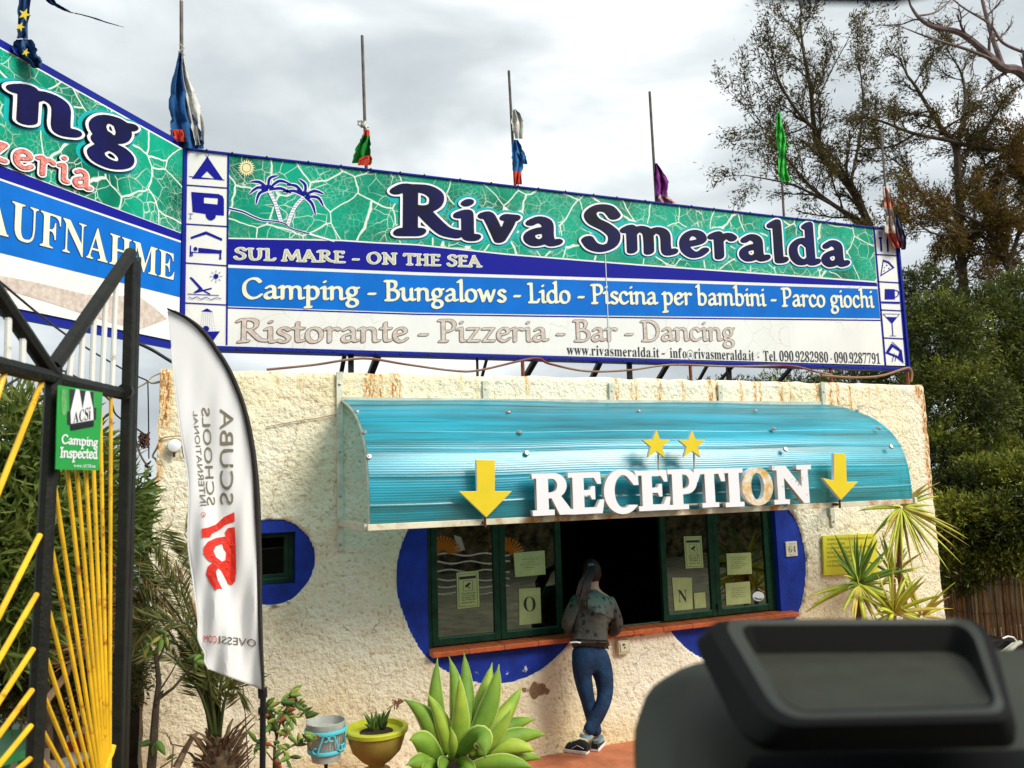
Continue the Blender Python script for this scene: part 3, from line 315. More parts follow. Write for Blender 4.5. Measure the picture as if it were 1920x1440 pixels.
# a broad-nib alphabet: advance width and pen strokes (~ = curved)
NIB = {
'a': (46, "~11,40 20,46 29,44 33,36 33,14 37,6 45,8;~33,28 20,26 9,19 8,10 15,4 25,7 33,15"),
'b': (48, "~2,72 8,76 11,72 11,6;~11,36 20,45 31,44 39,34 39,18 31,6 19,4 11,9"),
'c': (40, "~35,37 28,46 17,45 8,34 8,16 17,5 28,5 37,11"),
'd': (49, "~32,76 37,79 38,72 38,12 41,5 48,7;~38,37 28,46 17,44 8,33 8,16 16,5 27,5 38,14"),
'e': (42, "~9,23 24,27 35,33 32,43 22,46 12,40 7,28 9,13 19,4 30,6 38,13"),
'f': (30, "~32,72 24,75 17,70 15,60 15,4;4,46 28,46"),
'g': (46, "~42,45 34,43 25,46 14,43 8,32 11,21 21,17 31,21 35,31 33,40;~15,20 10,12 16,6 30,4 38,-4 36,-15 24,-21 11,-18 7,-9 12,-1"),
'h': (50, "~2,72 8,76 11,72 11,4;~11,34 22,45 33,44 38,35 38,12 41,5 48,7"),
'i': (24, "~3,42 10,46 13,42 13,12 15,5 22,5;13,64 14,65"),
'l': (24, "~3,73 10,78 13,73 13,12 15,5 22,6"),
'm': (76, "~2,42 8,46 11,42 11,4;~11,34 21,45 32,44 36,35 36,4;~36,34 46,45 57,44 62,35 62,12 65,5 73,7"),
'n': (51, "~2,42 8,46 11,42 11,4;~11,34 22,45 34,44 39,35 39,12 42,5 50,7"),
'o': (47, "~23,46 12,42 7,30 8,14 17,4 29,5 38,15 39,31 33,42 23,46"),
'p': (48, "~2,42 8,46 11,42 11,-24;~11,36 20,45 31,44 39,34 39,18 31,6 19,4 11,9;3,-25 19,-24"),
'r': (37, "~2,42 9,46 12,42 12,4;~12,33 21,43 29,45 35,41"),
's': (36, "~31,40 23,46 13,44 9,36 14,29 25,23 31,15 27,6 17,4 7,9"),
't': (32, "~16,62 15,40 15,14 19,6 29,8;5,45 29,45"),
'u': (50, "~2,43 9,46 11,40 11,16 17,5 27,6 37,16;37,45 37,14;~37,14 40,6 48,7"),
'v': (45, "~2,45 9,43 22,5;~22,5 33,30 37,45;30,45 42,45"),
'w': (66, "~2,45 8,43 19,5;~19,5 32,42;~32,42 44,5;~44,5 54,30 58,45"),
'z': (42, "7,44 35,45;35,45 8,5;8,5 36,5"),
'A': (58, "26,72 5,4;24,72 50,4;12,27 42,27;1,4 12,4;43,4 57,5"),
'B': (52, "4,71 14,71;14,71 14,5;~12,71 30,71 38,64 36,50 26,42 14,40;~20,40 36,39 46,28 43,12 30,4 6,4"),
'C': (62, "~54,60 44,70 28,70 13,58 8,38 13,16 28,4 44,6 57,16"),
'D': (64, "4,70 12,70;14,70 14,5;~12,70 34,70 50,58 56,38 50,16 34,4 6,4"),
'E': (46, "12,70 12,4;6,70 38,70;12,38 34,38;6,4 42,5;38,70 38,62"),
'H': (60, "12,70 12,4;46,70 46,4;12,37 46,37;5,70 18,70;40,70 53,70;5,4 18,4;40,4 53,4"),
'I': (28, "14,70 14,5;5,70 23,70;5,4 23,4"),
'L': (44, "4,71 14,71;14,71 14,5;6,4 36,4;36,4 41,14"),
'M': (74, "14,70 6,4;14,70 36,12;36,12 58,70;58,70 66,4;1,4 12,4;60,4 73,4"),
'N': (64, "12,68 12,4;10,70 50,6;50,70 50,4;4,70 12,70;44,70 57,70;5,4 18,4"),
'O': (64, "~30,71 14,62 7,40 12,16 27,4 44,10 55,34 50,58 38,70 30,71"),
'P': (50, "4,71 14,71;14,71 14,4;~12,71 34,71 44,60 41,44 28,36 14,36;5,4 23,4"),
'R': (62, "~2,66 8,71 16,71;16,71 15,6;5,5 24,7;~14,71 32,72 43,64 42,50 32,42 16,40;~28,40 40,24 52,11 66,8"),
'S': (48, "~42,60 34,71 20,71 11,61 15,49 30,40 40,28 37,12 24,4 12,7 6,17"),
'T': (50, "4,70 46,70;25,70 25,4;17,4 34,4;4,70 3,60;46,70 47,60"),
'U': (60, "12,70 12,26;~12,26 18,8 30,4 42,9 48,26;48,26 48,70;5,70 18,70;42,70 54,70"),
'-': (34, "8,25 26,25"),
' ': (22, ""),
}
def nib_segs(ch, X0=0.0):
    out = []
    for s in NIB[ch][1].split(';'):
        s = s.strip()
        if not s: continue
        cur = s[0] == '~'; s = s.lstrip('~')
        P = [tuple(float(v) for v in q.split(',')) for q in s.split()]
        if cur: P = smooth(P, 5)
        for i in range(len(P)-1): out.append((P[i][0]+X0, P[i][1], P[i+1][0]+X0, P[i+1][1]))
    return out
def nib_field(segs, a, b, ang, res, grow, W):
    t = math.radians(ang); A, B = a+grow, b+grow
    M = np.array([[math.cos(t), math.sin(t)], [-math.sin(t)*A/B, math.cos(t)*A/B]])
    x = np.arange(-16-grow, W+18+grow, res); y = np.arange(-38-grow, 94+grow, res)
    Fd = np.full((len(y), len(x)), 9.0); q = A+3
    for p in segs:
        j0 = max(0, int((min(p[0], p[2])-q-x[0])/res)); j1 = int((max(p[0], p[2])+q-x[0])/res)+2
        i0 = max(0, int((min(p[1], p[3])-q-y[0])/res)); i1 = int((max(p[1], p[3])+q-y[0])/res)+2
        X, Y = np.meshgrid(x[j0:j1], y[i0:i1]); G = np.stack([X, Y], -1) @ M.T
        p0, p1 = M @ np.array(p[:2]), M @ np.array(p[2:]); d = p1-p0; L = max(d @ d, 1e-9)
        u = np.clip(((G-p0) @ d)/L, 0, 1)
        v = np.hypot(G[..., 0]-p0[0]-u*d[0], G[..., 1]-p0[1]-u*d[1])-A
        Fd[i0:i1, j0:j1] = np.minimum(Fd[i0:i1, j0:j1], v)
    return Fd, x, y
def nib_glyph(ch, a, b, ang=30, res=1.0, grow=0.0):
    """marching-squares outline of the pen strokes of one letter, as closed polygons"""
    s = nib_segs(ch)
    return trace(*nib_field(s, a, b, ang, res, grow, NIB[ch][0])) if s else []
def nib_line(text, a=7.2, b=3.4, ang=30, res=1.3, grow=0.0, track=0.0):
    segs = []; X = 0.0
    for ch in text: segs += nib_segs(ch, X); X += NIB[ch][0]+track
    return trace(*nib_field(segs, a, b, ang, res, grow, X)), X, 75.0
def trace(F, x, y):
    """contours at 0 of a grid (negative inside)"""
    ny, nx = F.shape; nxt = {}
    I = F < 0
    act = np.argwhere((I[:-1, :-1] != I[1:, 1:]) | (I[1:, :-1] != I[:-1, 1:]) | (I[:-1, :-1] != I[1:, :-1]))
    pt = {}
    def P(k):
        if k not in pt:
            i, j, h = k
            i2, j2 = (i, j+1) if h else (i+1, j)
            f0, f1 = F[i, j], F[i2, j2]; t = f0/(f0-f1)
            pt[k] = (x[j]+(x[j2]-x[j])*t, y[i]+(y[i2]-y[i])*t)
        return k
    for i, j in act:
        c = (I[i, j], I[i, j+1], I[i+1, j+1], I[i+1, j])
        e = ((i, j, 1), (i, j+1, 0), (i+1, j, 1), (i, j, 0))   # bottom right top left
        outs = [k for k in range(4) if c[k] and not c[(k+1) % 4]]
        ins = [k for k in range(4) if not c[k] and c[(k+1) % 4]]
        for o in outs:
            n = next(k % 4 for k in range(o+3, o-1, -1) if k % 4 in ins)
            # path from 'out' edge to the matching 'in' edge keeps the inside on one side
            nxt[P(tuple(e[o]))] = P(tuple(e[n]))
    polys = []
    while nxt:
        k0 = next(iter(nxt)); k = k0; L = []
        while k in nxt:
            L.append(pt[k]); k = nxt.pop(k)
        if len(L) > 4: polys.append(simplify(L, (x[1]-x[0])*.12))
    return polys
def simplify(L, tol):
    L = [np.array(p) for p in L]; keep = [L[0]]; i = 0; n = len(L)
    while i < n:
        j = min(i+2, n)
        while j < n and j-i < 14:
            a, b = L[i], L[j % n]; d = b-a; m = np.hypot(*d) or 1e-9
            if any(abs(d[0]*(q[1]-a[1])-d[1]*(q[0]-a[0]))/m > tol for q in L[i+1:j]): break
            j += 1
        i = j-1
        if i >= n-1: break
        keep.append(L[i])
    return [tuple(float(v) for v in p) for p in keep]
SER = {}
for _l in SERIF.strip().split('\n'):
    _c, _r = _l[0], _l[2:]
    SER[_c] = [[tuple(int(v) for v in q.split(',')) for q in s.split()] for s in _r.split('|')]
_H = max(p[1] for q in SER['H'] for p in q)
def ser_glyph(ch):
    extra = {'.': [[(6, 0), (22, 0), (22, 16), (6, 16)]], '-': [[(5, 34), (38, 34), (38, 46), (5, 46)]],
             "'": [[(6, 80), (16, 80), (16, _H), (6, _H)]]}
    if ch == ' ': return 34, []
    if ch == '@': 
        pl = SER['a']; s = .62
        ring = [(60+58*math.cos(t), 40+60*math.sin(t)) for t in np.linspace(-1.0, 5.4, 24)]
        ri = [(60+51*math.cos(t), 40+53*math.sin(t)) for t in np.linspace(5.4, -1.0, 24)]
        return 122, [ring+ri]+[[(x*s+34, y*s+16) for x, y in q] for q in pl]
    pl = extra.get(ch) or SER[ch]
    return max(p[0] for q in pl for p in q)+7, pl
def ser_line(text, track=0.0):
    out = []; X = 0.0
    for ch in text:
        w, pl = ser_glyph(ch)
        out += [[(px+X, py) for px, py in q] for q in pl]; X += w+track
    return out, X, float(_H)
def poly_mesh(polys, name='lettering', extrude=0.0, offset=0.0, bevel=0.0, f=None):
    """fill closed 2D polygons (holes by nesting) through a temporary curve"""
    cu = bpy.data.curves.new('tmp', 'CURVE'); cu.dimensions = '2D'; cu.fill_mode = 'BOTH'
    cu.extrude = extrude; cu.offset = offset; cu.bevel_depth = bevel; cu.bevel_resolution = 1
    for q in polys:
        if len(q) < 3: continue
        s = cu.splines.new('POLY'); s.points.add(len(q)-1); s.use_cyclic_u = True
        v = []
        for p in q:
            p = f(*p) if f else p
            v += [p[0], p[1], 0.0, 1.0]
        s.points.foreach_set('co', v)
    o = bpy.data.objects.new('tmp', cu); bpy.context.scene.collection.objects.link(o)
    bpy.context.view_layer.update()
    me = bpy.data.meshes.new_from_object(o.evaluated_get(bpy.context.evaluated_depsgraph_get()))
    me.name = name
    bpy.data.objects.remove(o); bpy.data.curves.remove(cu)
    return me
def fit(x0, y0, h0, x1, y1, h1, W, H, slant=0.0):
    """map em units onto a line of writing from (x0,y0) to (x1,y1) with heights h0..h1"""
    def f(px, py):
        t = px/W; h = h0+(h1-h0)*t
        return (x0+(x1-x0)*t+slant*py/H*h, y0+(y1-y0)*t+py/H*h)
    return f
# ---------------------------------------------------------------- common materials
M_ = {}
def wallmat():
    m = bpy.data.materials.new('stucco'); m.use_nodes = True; nt = m.node_tree; b = nt.nodes['Principled BSDF']
    b.inputs['Roughness'].default_value = .9; b.inputs['Specular IOR Level'].default_value = .2
    tc = N(nt, 'ShaderNodeTexCoord')
    n = N(nt, 'ShaderNodeTexNoise', inp={'Scale': 1.3, 'Detail': 5}); nt.links.new(tc.outputs['Object'], n.inputs[0])
    r = ramp(nt, [(.3, (.90, .81, .54)), (.62, (.96, .92, .74))], n.outputs[0])
    warm = N(nt, 'ShaderNodeAttribute', attribute_name='warm')
    mw = N(nt, 'ShaderNodeMix', data_type='RGBA'); mw.inputs['B'].default_value = (.60, .38, .09, 1)
    nt.links.new(warm.outputs['Fac'], mw.inputs['Factor']); nt.links.new(r.outputs[0], mw.inputs['A'])
    # rust streaks
    rust = N(nt, 'ShaderNodeAttribute', attribute_name='rust')
    mp = N(nt, 'ShaderNodeMapping', inp={'Scale': (60, 60, 16)}); nt.links.new(tc.outputs['Object'], mp.inputs[0])
    n2 = N(nt, 'ShaderNodeTexNoise', inp={'Scale': 1, 'Detail': 6, 'Roughness': .7}); nt.links.new(mp.outputs[0], n2.inputs[0])
    mu = N(nt, 'ShaderNodeMath', operation='MULTIPLY'); nt.links.new(rust.outputs['Fac'], mu.inputs[0])
    r2 = ramp(nt, [(.42, (.15, .15, .15)), (.56, (1, 1, 1))], n2.outputs[0]); nt.links.new(r2.outputs[0], mu.inputs[1])
    rc = ramp(nt, [(0, (.85, .60, .20)), (.6, (.72, .34, .04)), (1, (.42, .14, .02))], mu.outputs[0])
    mr = N(nt, 'ShaderNodeMix', data_type='RGBA'); nt.links.new(mw.outputs['Result'], mr.inputs['A']); nt.links.new(rc.outputs[0], mr.inputs['B'])
    nt.links.new(mu.outputs[0], mr.inputs['Factor'])
    peel = N(nt, 'ShaderNodeAttribute', attribute_name='peel'); pr = ramp(nt, [(.45, (0, 0, 0)), (.55, (1, 1, 1))], peel.outputs['Fac'])
    mq = N(nt, 'ShaderNodeMix', data_type='RGBA'); nt.links.new(mr.outputs['Result'], mq.inputs['A']); mq.inputs['B'].default_value = (.27, .18, .10, 1)
    nt.links.new(pr.outputs[0], mq.inputs['Factor'])
    # crevice shade put into the colour: hollows of the render darkened
    v = N(nt, 'ShaderNodeTexNoise', inp={'Scale': 30, 'Detail': 9, 'Roughness': .6, 'Distortion': .1}); nt.links.new(tc.outputs['Object'], v.inputs[0])
    vr = ramp(nt, [(.32, (.62, .48, .26)), (.45, (1, 1, 1))], v.outputs[0])
    mg = N(nt, 'ShaderNodeMix', data_type='RGBA', blend_type='MULTIPLY', inp={'Factor': .75}); nt.links.new(mq.outputs['Result'], mg.inputs['A']); nt.links.new(vr.outputs[0], mg.inputs['B'])
    # hairline cracks here and there
    cd = N(nt, 'ShaderNodeTexNoise', inp={'Scale': 5, 'Detail': 5}); nt.links.new(tc.outputs['Object'], cd.inputs[0])
    ca = N(nt, 'ShaderNodeMix', data_type='RGBA', blend_type='LINEAR_LIGHT', inp={'Factor': .12}); nt.links.new(tc.outputs['Object'], ca.inputs['A']); nt.links.new(cd.outputs['Color'], ca.inputs['B'])
    cv = N(nt, 'ShaderNodeTexVoronoi', feature='DISTANCE_TO_EDGE', inp={'Scale': 1.1}); nt.links.new(ca.outputs['Result'], cv.inputs['Vector'])
    c1 = ramp(nt, [(.0015, (.45, .36, .22)), (.004, (1, 1, 1))], cv.outputs['Distance'])
    ck = N(nt, 'ShaderNodeMix', data_type='RGBA', blend_type='MULTIPLY', inp={'Factor': .8}); nt.links.new(mg.outputs['Result'], ck.inputs['A']); nt.links.new(c1.outputs[0], ck.inputs['B'])
    nt.links.new(ck.outputs['Result'], b.inputs['Base Color'])
    bp = N(nt, 'ShaderNodeBump', inp={'Strength': 1.0, 'Distance': .030}); pn = N(nt, 'ShaderNodeTexNoise', inp={'Scale': 1.7, 'Detail': 3}); nt.links.new(tc.outputs['Object'], pn.inputs[0]); pr2 = ramp(nt, [(.32, (.55, .55, .55)), (.50, (1, 1, 1))], pn.outputs[0]); hm = N(nt, 'ShaderNodeMath', operation='MULTIPLY'); nt.links.new(v.outputs[0], hm.inputs[0]); nt.links.new(pr2.outputs[0], hm.inputs[1]); nt.links.new(hm.outputs[0], bp.inputs['Height'])
    nt.links.new(bp.outputs[0], b.inputs['Normal'])
    return m
STUCCO = wallmat()
def bluemat():
    m = mat('blue_paint', (.006, .035, .34), rough=.55, var=.35, vscale=5, bump=.35, bscale=30)
    nt = m.node_tree; b = nt.nodes['Principled BSDF']; src = b.inputs['Base Color'].links[0].from_socket
    a = N(nt, 'ShaderNodeAttribute', attribute_name='worn'); tc = N(nt, 'ShaderNodeTexCoord')
    n = N(nt, 'ShaderNodeTexNoise', inp={'Scale': 38, 'Detail': 6, 'Roughness': .75}); nt.links.new(tc.outputs['Object'], n.inputs[0])
    mu = N(nt, 'ShaderNodeMath', operation='ADD'); nt.links.new(a.outputs['Fac'], mu.inputs[0]); nt.links.new(n.outputs[0], mu.inputs[1])
    r = ramp(nt, [(.98, (0, 0, 0)), (1.04, (1, 1, 1))], mu.outputs[0])
    r.color_ramp.elements[0].position = .93; r.color_ramp.elements[1].position = .97
    x = N(nt, 'ShaderNodeMix', data_type='RGBA'); nt.links.new(r.outputs[0], x.inputs['Factor']); nt.links.new(src, x.inputs['A']); x.inputs['B'].default_value = (.62, .74, .80, 1)
    nt.links.new(x.outputs['Result'], b.inputs['Base Color']); return m
BLUE = bluemat()
GREENF = mat('dark_green_frame', (.006, .045, .022), rough=.35, var=.4, vscale=12, bump=.1, bscale=40)
TERRA = mat('terracotta_sill', (.55, .12, .035), rough=.55, var=.25, vscale=14, bump=.2, bscale=60)
BLACKM = mat('black_paint', (.008, .008, .007), rough=.5, base2=(.015, .016, .011), vscale=20, bump=.35, bscale=45, spec=.25)
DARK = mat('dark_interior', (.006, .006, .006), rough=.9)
PAPER = mat('paper', (.50, .54, .22), rough=.7, var=.12, vscale=10)
INK = mat('ink', (.03, .03, .035), rough=.6)
WHITE = mat('white_paint', (.80, .80, .78), rough=.45)
CREAM = mat('cream_metal', (.66, .66, .52), rough=.5, var=.2, vscale=12, dirt=(.45, .20, .06), dscale=9, dlo=.62, dhi=.72)
RUSTY = mat('rusty_steel', (.16, .045, .02), rough=.8, base2=(.03, .015, .01), vscale=14, bump=.3)
STEEL = mat('steel', (.45, .45, .44), rough=.35, metal=.8)
YELLOW = mat('yellow_rod_paint', (.85, .50, .02), rough=.4, var=.2, vscale=5, dirt=(.40, .12, .01), dscale=14, dlo=.56, dhi=.66)
# glass that mirrors the street a little and lets the dark room through
def glassmat():
    m = bpy.data.materials.new('window_glass'); m.use_nodes = True; nt = m.node_tree; nt.nodes.clear()
    g = N(nt, 'ShaderNodeBsdfGlossy', inp={'Color': (.75, .85, .70, 1), 'Roughness': .015}); t = N(nt, 'ShaderNodeBsdfTransparent', inp={0: (.12, .15, .12, 1)})
    x = N(nt, 'ShaderNodeMixShader', inp={0: .26}); nt.links.new(t.outputs[0], x.inputs[1]); nt.links.new(g.outputs[0], x.inputs[2])
    o = N(nt, 'ShaderNodeOutputMaterial'); nt.links.new(x.outputs[0], o.inputs[0]); return m
GLASS = glassmat()
# ---------------------------------------------------------------- ground, terrace, sea
g = MB(); g.grid([[(x, y, -.02) for x in (-60, -20, -8, -2, 4, 12, 30, 60)] for y in (-80, -30, -12, -6, 0, 4.2)])
ASPH = mat('ground_earth', (.20, .17, .13), rough=.95, var=.4, vscale=3, bump=.6, bscale=30, bdist=.02)
props(g.build('ground', ASPH), kind='structure')
g = MB(); g.grid([[(x, y, 0.0) for x in np.linspace(-1.4, 9.5, 8)] for y in (-1.9, -1.0, 0.25)])
props(g.build('pavement', mat('terracotta_paving', (.50, .17, .08), rough=.8, var=.2, vscale=6, bump=.3, bscale=50, dirt=(.30, .10, .05), dscale=5)), kind='structure')
g = MB(); g.prism([(-1.4, -2.0, -.12), (9.5, -2.0, -.12), (9.5, -1.9, -.12), (-1.4, -1.9, -.12)], (0, 0, .125))
props(g.build('kerb', mat('kerb_stone', (.35, .31, .26), rough=.9, var=.3, bump=.4)), kind='structure')
# slope falling from the terrace to the water, then the hill behind the trees on the right
g = MB(); G = []
for i, y in enumerate((4.2, 6, 9, 14, 22)):
    G.append([(x, y, -.02-(0, 1.2, 3.5, 6.5, 9.5)[i]*min(1, max(0, (9-x)/12))+(i*.35 if x > 9 else 0)+.2*random.random()*(i > 0)) for x in np.linspace(-60, 60, 40)])
g.grid(G); props(g.build('terrain', mat('slope_earth', (.13, .12, .06), rough=1, var=.5, vscale=2, bump=.8, bscale=12)), kind='structure')
g = MB(); ys = [5, 30, 80, 200, 600, 2000, 7000]; g.grid([[(x*max(1, y/60), y, -8.0) for x in np.linspace(-300, 300, 9)] for y in ys])
SEA = mat('sea_water', (.02, .17, .16), rough=.25, base2=(.03, .24, .22), vscale=.25, bump=.8, bscale=1.1, stretch=(1, 3, 1), dirt=(.45, .55, .55), dscale=.35, dlo=.70, dhi=.74, bdist=.25)
props(g.build('sea', SEA), kind='structure')
# ---------------------------------------------------------------- reception building
XL = at(300, 695)[0]; XR = at(1727, 717)[0]; ZT = 3.19; DEPTH = 3.6
bld = thing('reception_building', (3.6, 1.8, 0), 'low cream stucco reception hut with a blue circle round its green windows', 'building')
cA = (2.434, 1.501, .896); cB = (4.80, 1.39, .895); cS = (.571, 1.722, .33)
WX0, WX1, WZ0, WZ1 = 1.80, 5.345, .935, 2.16
sx0, sx1, sz0, sz1 = .33, .749, 1.545, 1.937
def blue_sdf(x, z):
    d = np.minimum(np.hypot(x-cA[0], z-cA[1])-cA[2], np.hypot(x-cB[0], z-cB[1])-cB[2])
    d = np.minimum(d, np.maximum(np.maximum(1.9-x, x-5.3), np.maximum(.868-z, z-2.24)))
    return np.minimum(d, np.hypot(x-cS[0], z-cS[1])-cS[2])
st = .02
xs = np.unique(np.round(np.concatenate([np.arange(XL, XR, st), [XR]]), 4)); zs = np.unique(np.round(np.concatenate([np.arange(0, ZT, st), [ZT]]), 4))
X, Z = np.meshgrid(xs, zs)
wob = (vnoise(X, Z, .3, 5)-.5)*.02
S = blue_sdf(X+0.0, Z)+wob
# snap the vertices near the edge of the blue onto it
e = 1e-3
gx = (blue_sdf(X+e, Z)-blue_sdf(X-e, Z))/(2*e); gz = (blue_sdf(X, Z+e)-blue_sdf(X, Z-e))/(2*e)
near = np.abs(S) < .0145
X2 = np.where(near, X-gx*S, X); Z2 = np.where(near, Z-gz*S, Z)
rough = .5*vnoise(X, Z, .05, 1)+.3*vnoise(X, Z, .024, 2)+.35*vnoise(X, Z, .16, 3)+.5*vnoise(X, Z, .7, 4)
Yf = -(.010+.022*rough)
flare = np.clip((1.2-Z)/1.2, 0, 1)**2*.05
Yf -= flare*np.clip((S-.0)/.4, 0, 1)
Yf = np.where(S < -.0145, .03, Yf)
# rounded top edge and outer corners, left buttress
Yf += np.clip((Z-(ZT-.05))/.05, 0, 1)**2*.03
X2 = X2-np.clip(1-(X2-XL)/.3, 0, 1)*(.06*np.clip((2.6-Z)/1.0, 0, 1)+.02*(vnoise(Z, X*0, .12, 9)-.5))+np.clip(1-(XR-X2)/.3, 0, 1)*(.012*(vnoise(Z, X*0, .1, 8)-.5))
Z2 = Z2+np.clip(1-(ZT-Z)/.1, 0, 1)*.02*(vnoise(X, Z*0, .14, 11)-.5)
nz, nx = X.shape
idx = np.arange(nz*nx).reshape(nz, nx)
q = np.stack([idx[:-1, :-1], idx[:-1, 1:], idx[1:, 1:], idx[1:, :-1]], -1).reshape(-1, 4)
cx = (X[:-1, :-1]+st/2).ravel(); cz = (Z[:-1, :-1]+st/2).ravel()
keep = ~(((cx > WX0-.01) & (cx < WX1+.01) & (cz > WZ0-.03) & (cz < WZ1+.01)) | ((cx > sx0-.01) & (cx < sx1+.01) & (cz > sz0-.01) & (cz < sz1+.01)))
q = q[keep]
V = np.stack([X2, Yf, Z2], -1).reshape(-1, 3)
me = bpy.data.meshes.new('wall'); me.from_pydata(V.tolist(), [], q.tolist())
rust = np.zeros(X.shape); Xw, Zw = X, Z
def streak(px, w, ln, k, py=705):
    global rust
    x0 = at(px, py)[0]
    wv = .012*(vnoise(Zw, Xw*0, .12, int(px))-.5)
    s = np.exp(-((Xw-x0+wv)/(w))**2)*np.clip(1-(ZT-Zw-ln)/.12, 0, 1)*k
    rust = np.maximum(rust, s)
for px, w, ln, k in [(688, .03, .32, .9), (700, .02, .3, .8), (712, .02, .28, .8), (735, .022, .3, 1), (745, .02, .28, .7), (730, .06, .2, .3), (862, .012, .1, .5), (890, .012, .2, .5), (985, .015, .13, .8), (1153, .02, .22, .7), (1180, .012, .2, .6), (1188, .014, .25, .8), (1232, .02, .22, .8), (1278, .015, .2, .6), (1328, .03, .28, 1), (1340, .02, .28, .9), (1385, .02, .2, .6), (1410, .02, .26, 1), (1420, .016, .2, .7), (1460, .03, .22, .7), (1477, .015, .26, 1), (1528, .05, .18, .5), (1552, .02, .26, 1), (1565, .02, .2, .8), (1588, .018, .3, 1), (1622, .016, .1, .5), (1638, .016, .1, .5), (1662, .014, .1, .4), (1714, .06, .12, .8), (1722, .035, 1.15, .95), (312, .04, .4, .7), (520, .02, .05, .4), (565, .02, .08, .4), (302, .03, .8, .6)]:
    streak(px, w, ln, k)
px_, _, pz_ = at(1008, 1292)
pe = np.exp(-(((X-px_)/.10)**2+((Z-pz_)/.075)**2))*1.1+.35*np.exp(-(((X-px_+.17)/.09)**2+((Z-pz_-.02)/.035)**2))
pe = pe*(.45+1.1*vnoise(X, Z, .045, 20)); pe += .0
set_attr(me, 'rust', np.clip(rust*1.7, 0, 1).ravel()); set_attr(me, 'peel', pe.ravel())
warm = np.clip((.9-Z)/1.0, 0, 1)*.55*np.clip((1.9-X)/1.0, 0, 1)+np.clip((.35-Z)/.35, 0, 1)*.45+.12*np.clip(vnoise(X, Z, .5, 77)-.45, 0, 1)*2+.25*np.exp(-((X-5.75)/.35)**2-((Z-.9)/.5)**2)
set_attr(me, 'warm', (warm*(.3+1.2*vnoise(X, Z, .35, 31))).ravel())
me.polygons.foreach_set('use_smooth', [True]*len(me.polygons))
link('wall', me, bld, STUCCO)
b = MB()   # the other sides and the flat roof
b.bb((XL+.0, .02, 0), (XL+.25, DEPTH, ZT-.02)); b.bb((XR-.25, .02, 0), (XR-.005, DEPTH, ZT-.02)); b.bb((XL+.25, DEPTH-.25, 0), (XR-.25, DEPTH, ZT-.02))
b.build('side_wall', mat('stucco_plain', (.80, .72, .48), rough=.9, var=.2, vscale=6, bump=1, bscale=34, bdist=.02), bld)
b = MB(); b.bb((XL+.25, .04, ZT-.25), (XR-.25, DEPTH-.25, ZT-.06)); b.build('roof', mat('roof_felt', (.22, .2, .18), rough=.9, var=.3), bld)
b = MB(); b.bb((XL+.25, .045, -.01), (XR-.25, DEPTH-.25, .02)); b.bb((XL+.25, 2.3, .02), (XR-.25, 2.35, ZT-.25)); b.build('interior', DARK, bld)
# blue plaster round the openings, with real holes
def lines(a, b, st, ex):
    v = [x for x in np.arange(a, b, st) if min(abs(x-e_) for e_ in ex) > st*.45]
    return np.array(sorted(v+list(ex)))
gxs = lines(.2, 5.8, .018, (WX0, WX1, sx0, sx1)); gzs = lines(.5, 2.5, .018, (WZ0-.03, WZ1, sz0, sz1)); GX, GZ = np.meshgrid(gxs, gzs)
sdf_b = lambda x, z: blue_sdf(x, z)+(vnoise(x, z, .3, 5)-.5)*.02-.012
Sd = sdf_b(GX, GZ); gx = (blue_sdf(GX+e, GZ)-blue_sdf(GX-e, GZ))/(2*e); gz = (blue_sdf(GX, GZ+e)-blue_sdf(GX, GZ-e))/(2*e)
cellk = (Sd[:-1, :-1] < .002) & (Sd[1:, :-1] < .002) & (Sd[:-1, 1:] < .002) & (Sd[1:, 1:] < .002)
nr = (np.abs(Sd) < .026) & (Sd > -.026); ok = np.zeros_like(nr); ok[:-1, :-1] |= cellk; ok[1:, :-1] |= cellk; ok[:-1, 1:] |= cellk; ok[1:, 1:] |= cellk
bord = np.zeros_like(nr); nk = ~cellk; bord[:-1, :-1] |= nk; bord[1:, :-1] |= nk; bord[:-1, 1:] |= nk; bord[1:, 1:] |= nk
mv = nr & ok & bord; BX = np.where(mv, GX-gx*Sd, GX); BZ = np.where(mv, GZ-gz*Sd, GZ)
ccx = (GX[:-1, :-1]+GX[1:, 1:])/2; ccz = (GZ[:-1, :-1]+GZ[1:, 1:])/2
inh = ((ccx > WX0) & (ccx < WX1) & (ccz > WZ0-.03) & (ccz < WZ1)) | ((ccx > sx0) & (ccx < sx1) & (ccz > sz0) & (ccz < sz1))
kk = (cellk & ~inh).ravel(); ib = np.arange(GX.size).reshape(GX.shape); qb = np.stack([ib[:-1, :-1], ib[:-1, 1:], ib[1:, 1:], ib[1:, :-1]], -1).reshape(-1, 4)[kk]
me = bpy.data.meshes.new('blue_surround'); me.from_pydata(np.stack([BX, BZ, BX*0], -1).reshape(-1, 3).tolist(), [], qb.tolist())
bm = bmesh.new(); bm.from_mesh(me); bmesh.ops.delete(bm, geom=[v for v in bm.verts if not v.link_faces], context='VERTS'); bm.to_mesh(me); bm.free()
frame_mesh(me, (0, -.006, 0), (1, 0, 0), (0, 0, 1), (0, -1, 0))
co = np.array([v.co[:] for v in me.vertices]); wn = np.zeros(len(co))
for px, py, s, k in [(883, 1245, .05, .38), (893, 1262, .045, .42), (885, 1222, .05, .26), (950, 1262, .035, .50), (985, 1253, .05, .55), (1020, 1215, .05, .22), (915, 1240, .08, .2)]:
    p = at(px, py); wn = np.maximum(wn, k*np.exp(-(((co[:, 0]-p[0])/s)**2+((co[:, 2]-p[2])/s)**2)))
set_attr(me, 'worn', wn)
link('blue_surround', me, bld, BLUE)
RD = .15   # depth of the window recess
b = MB()
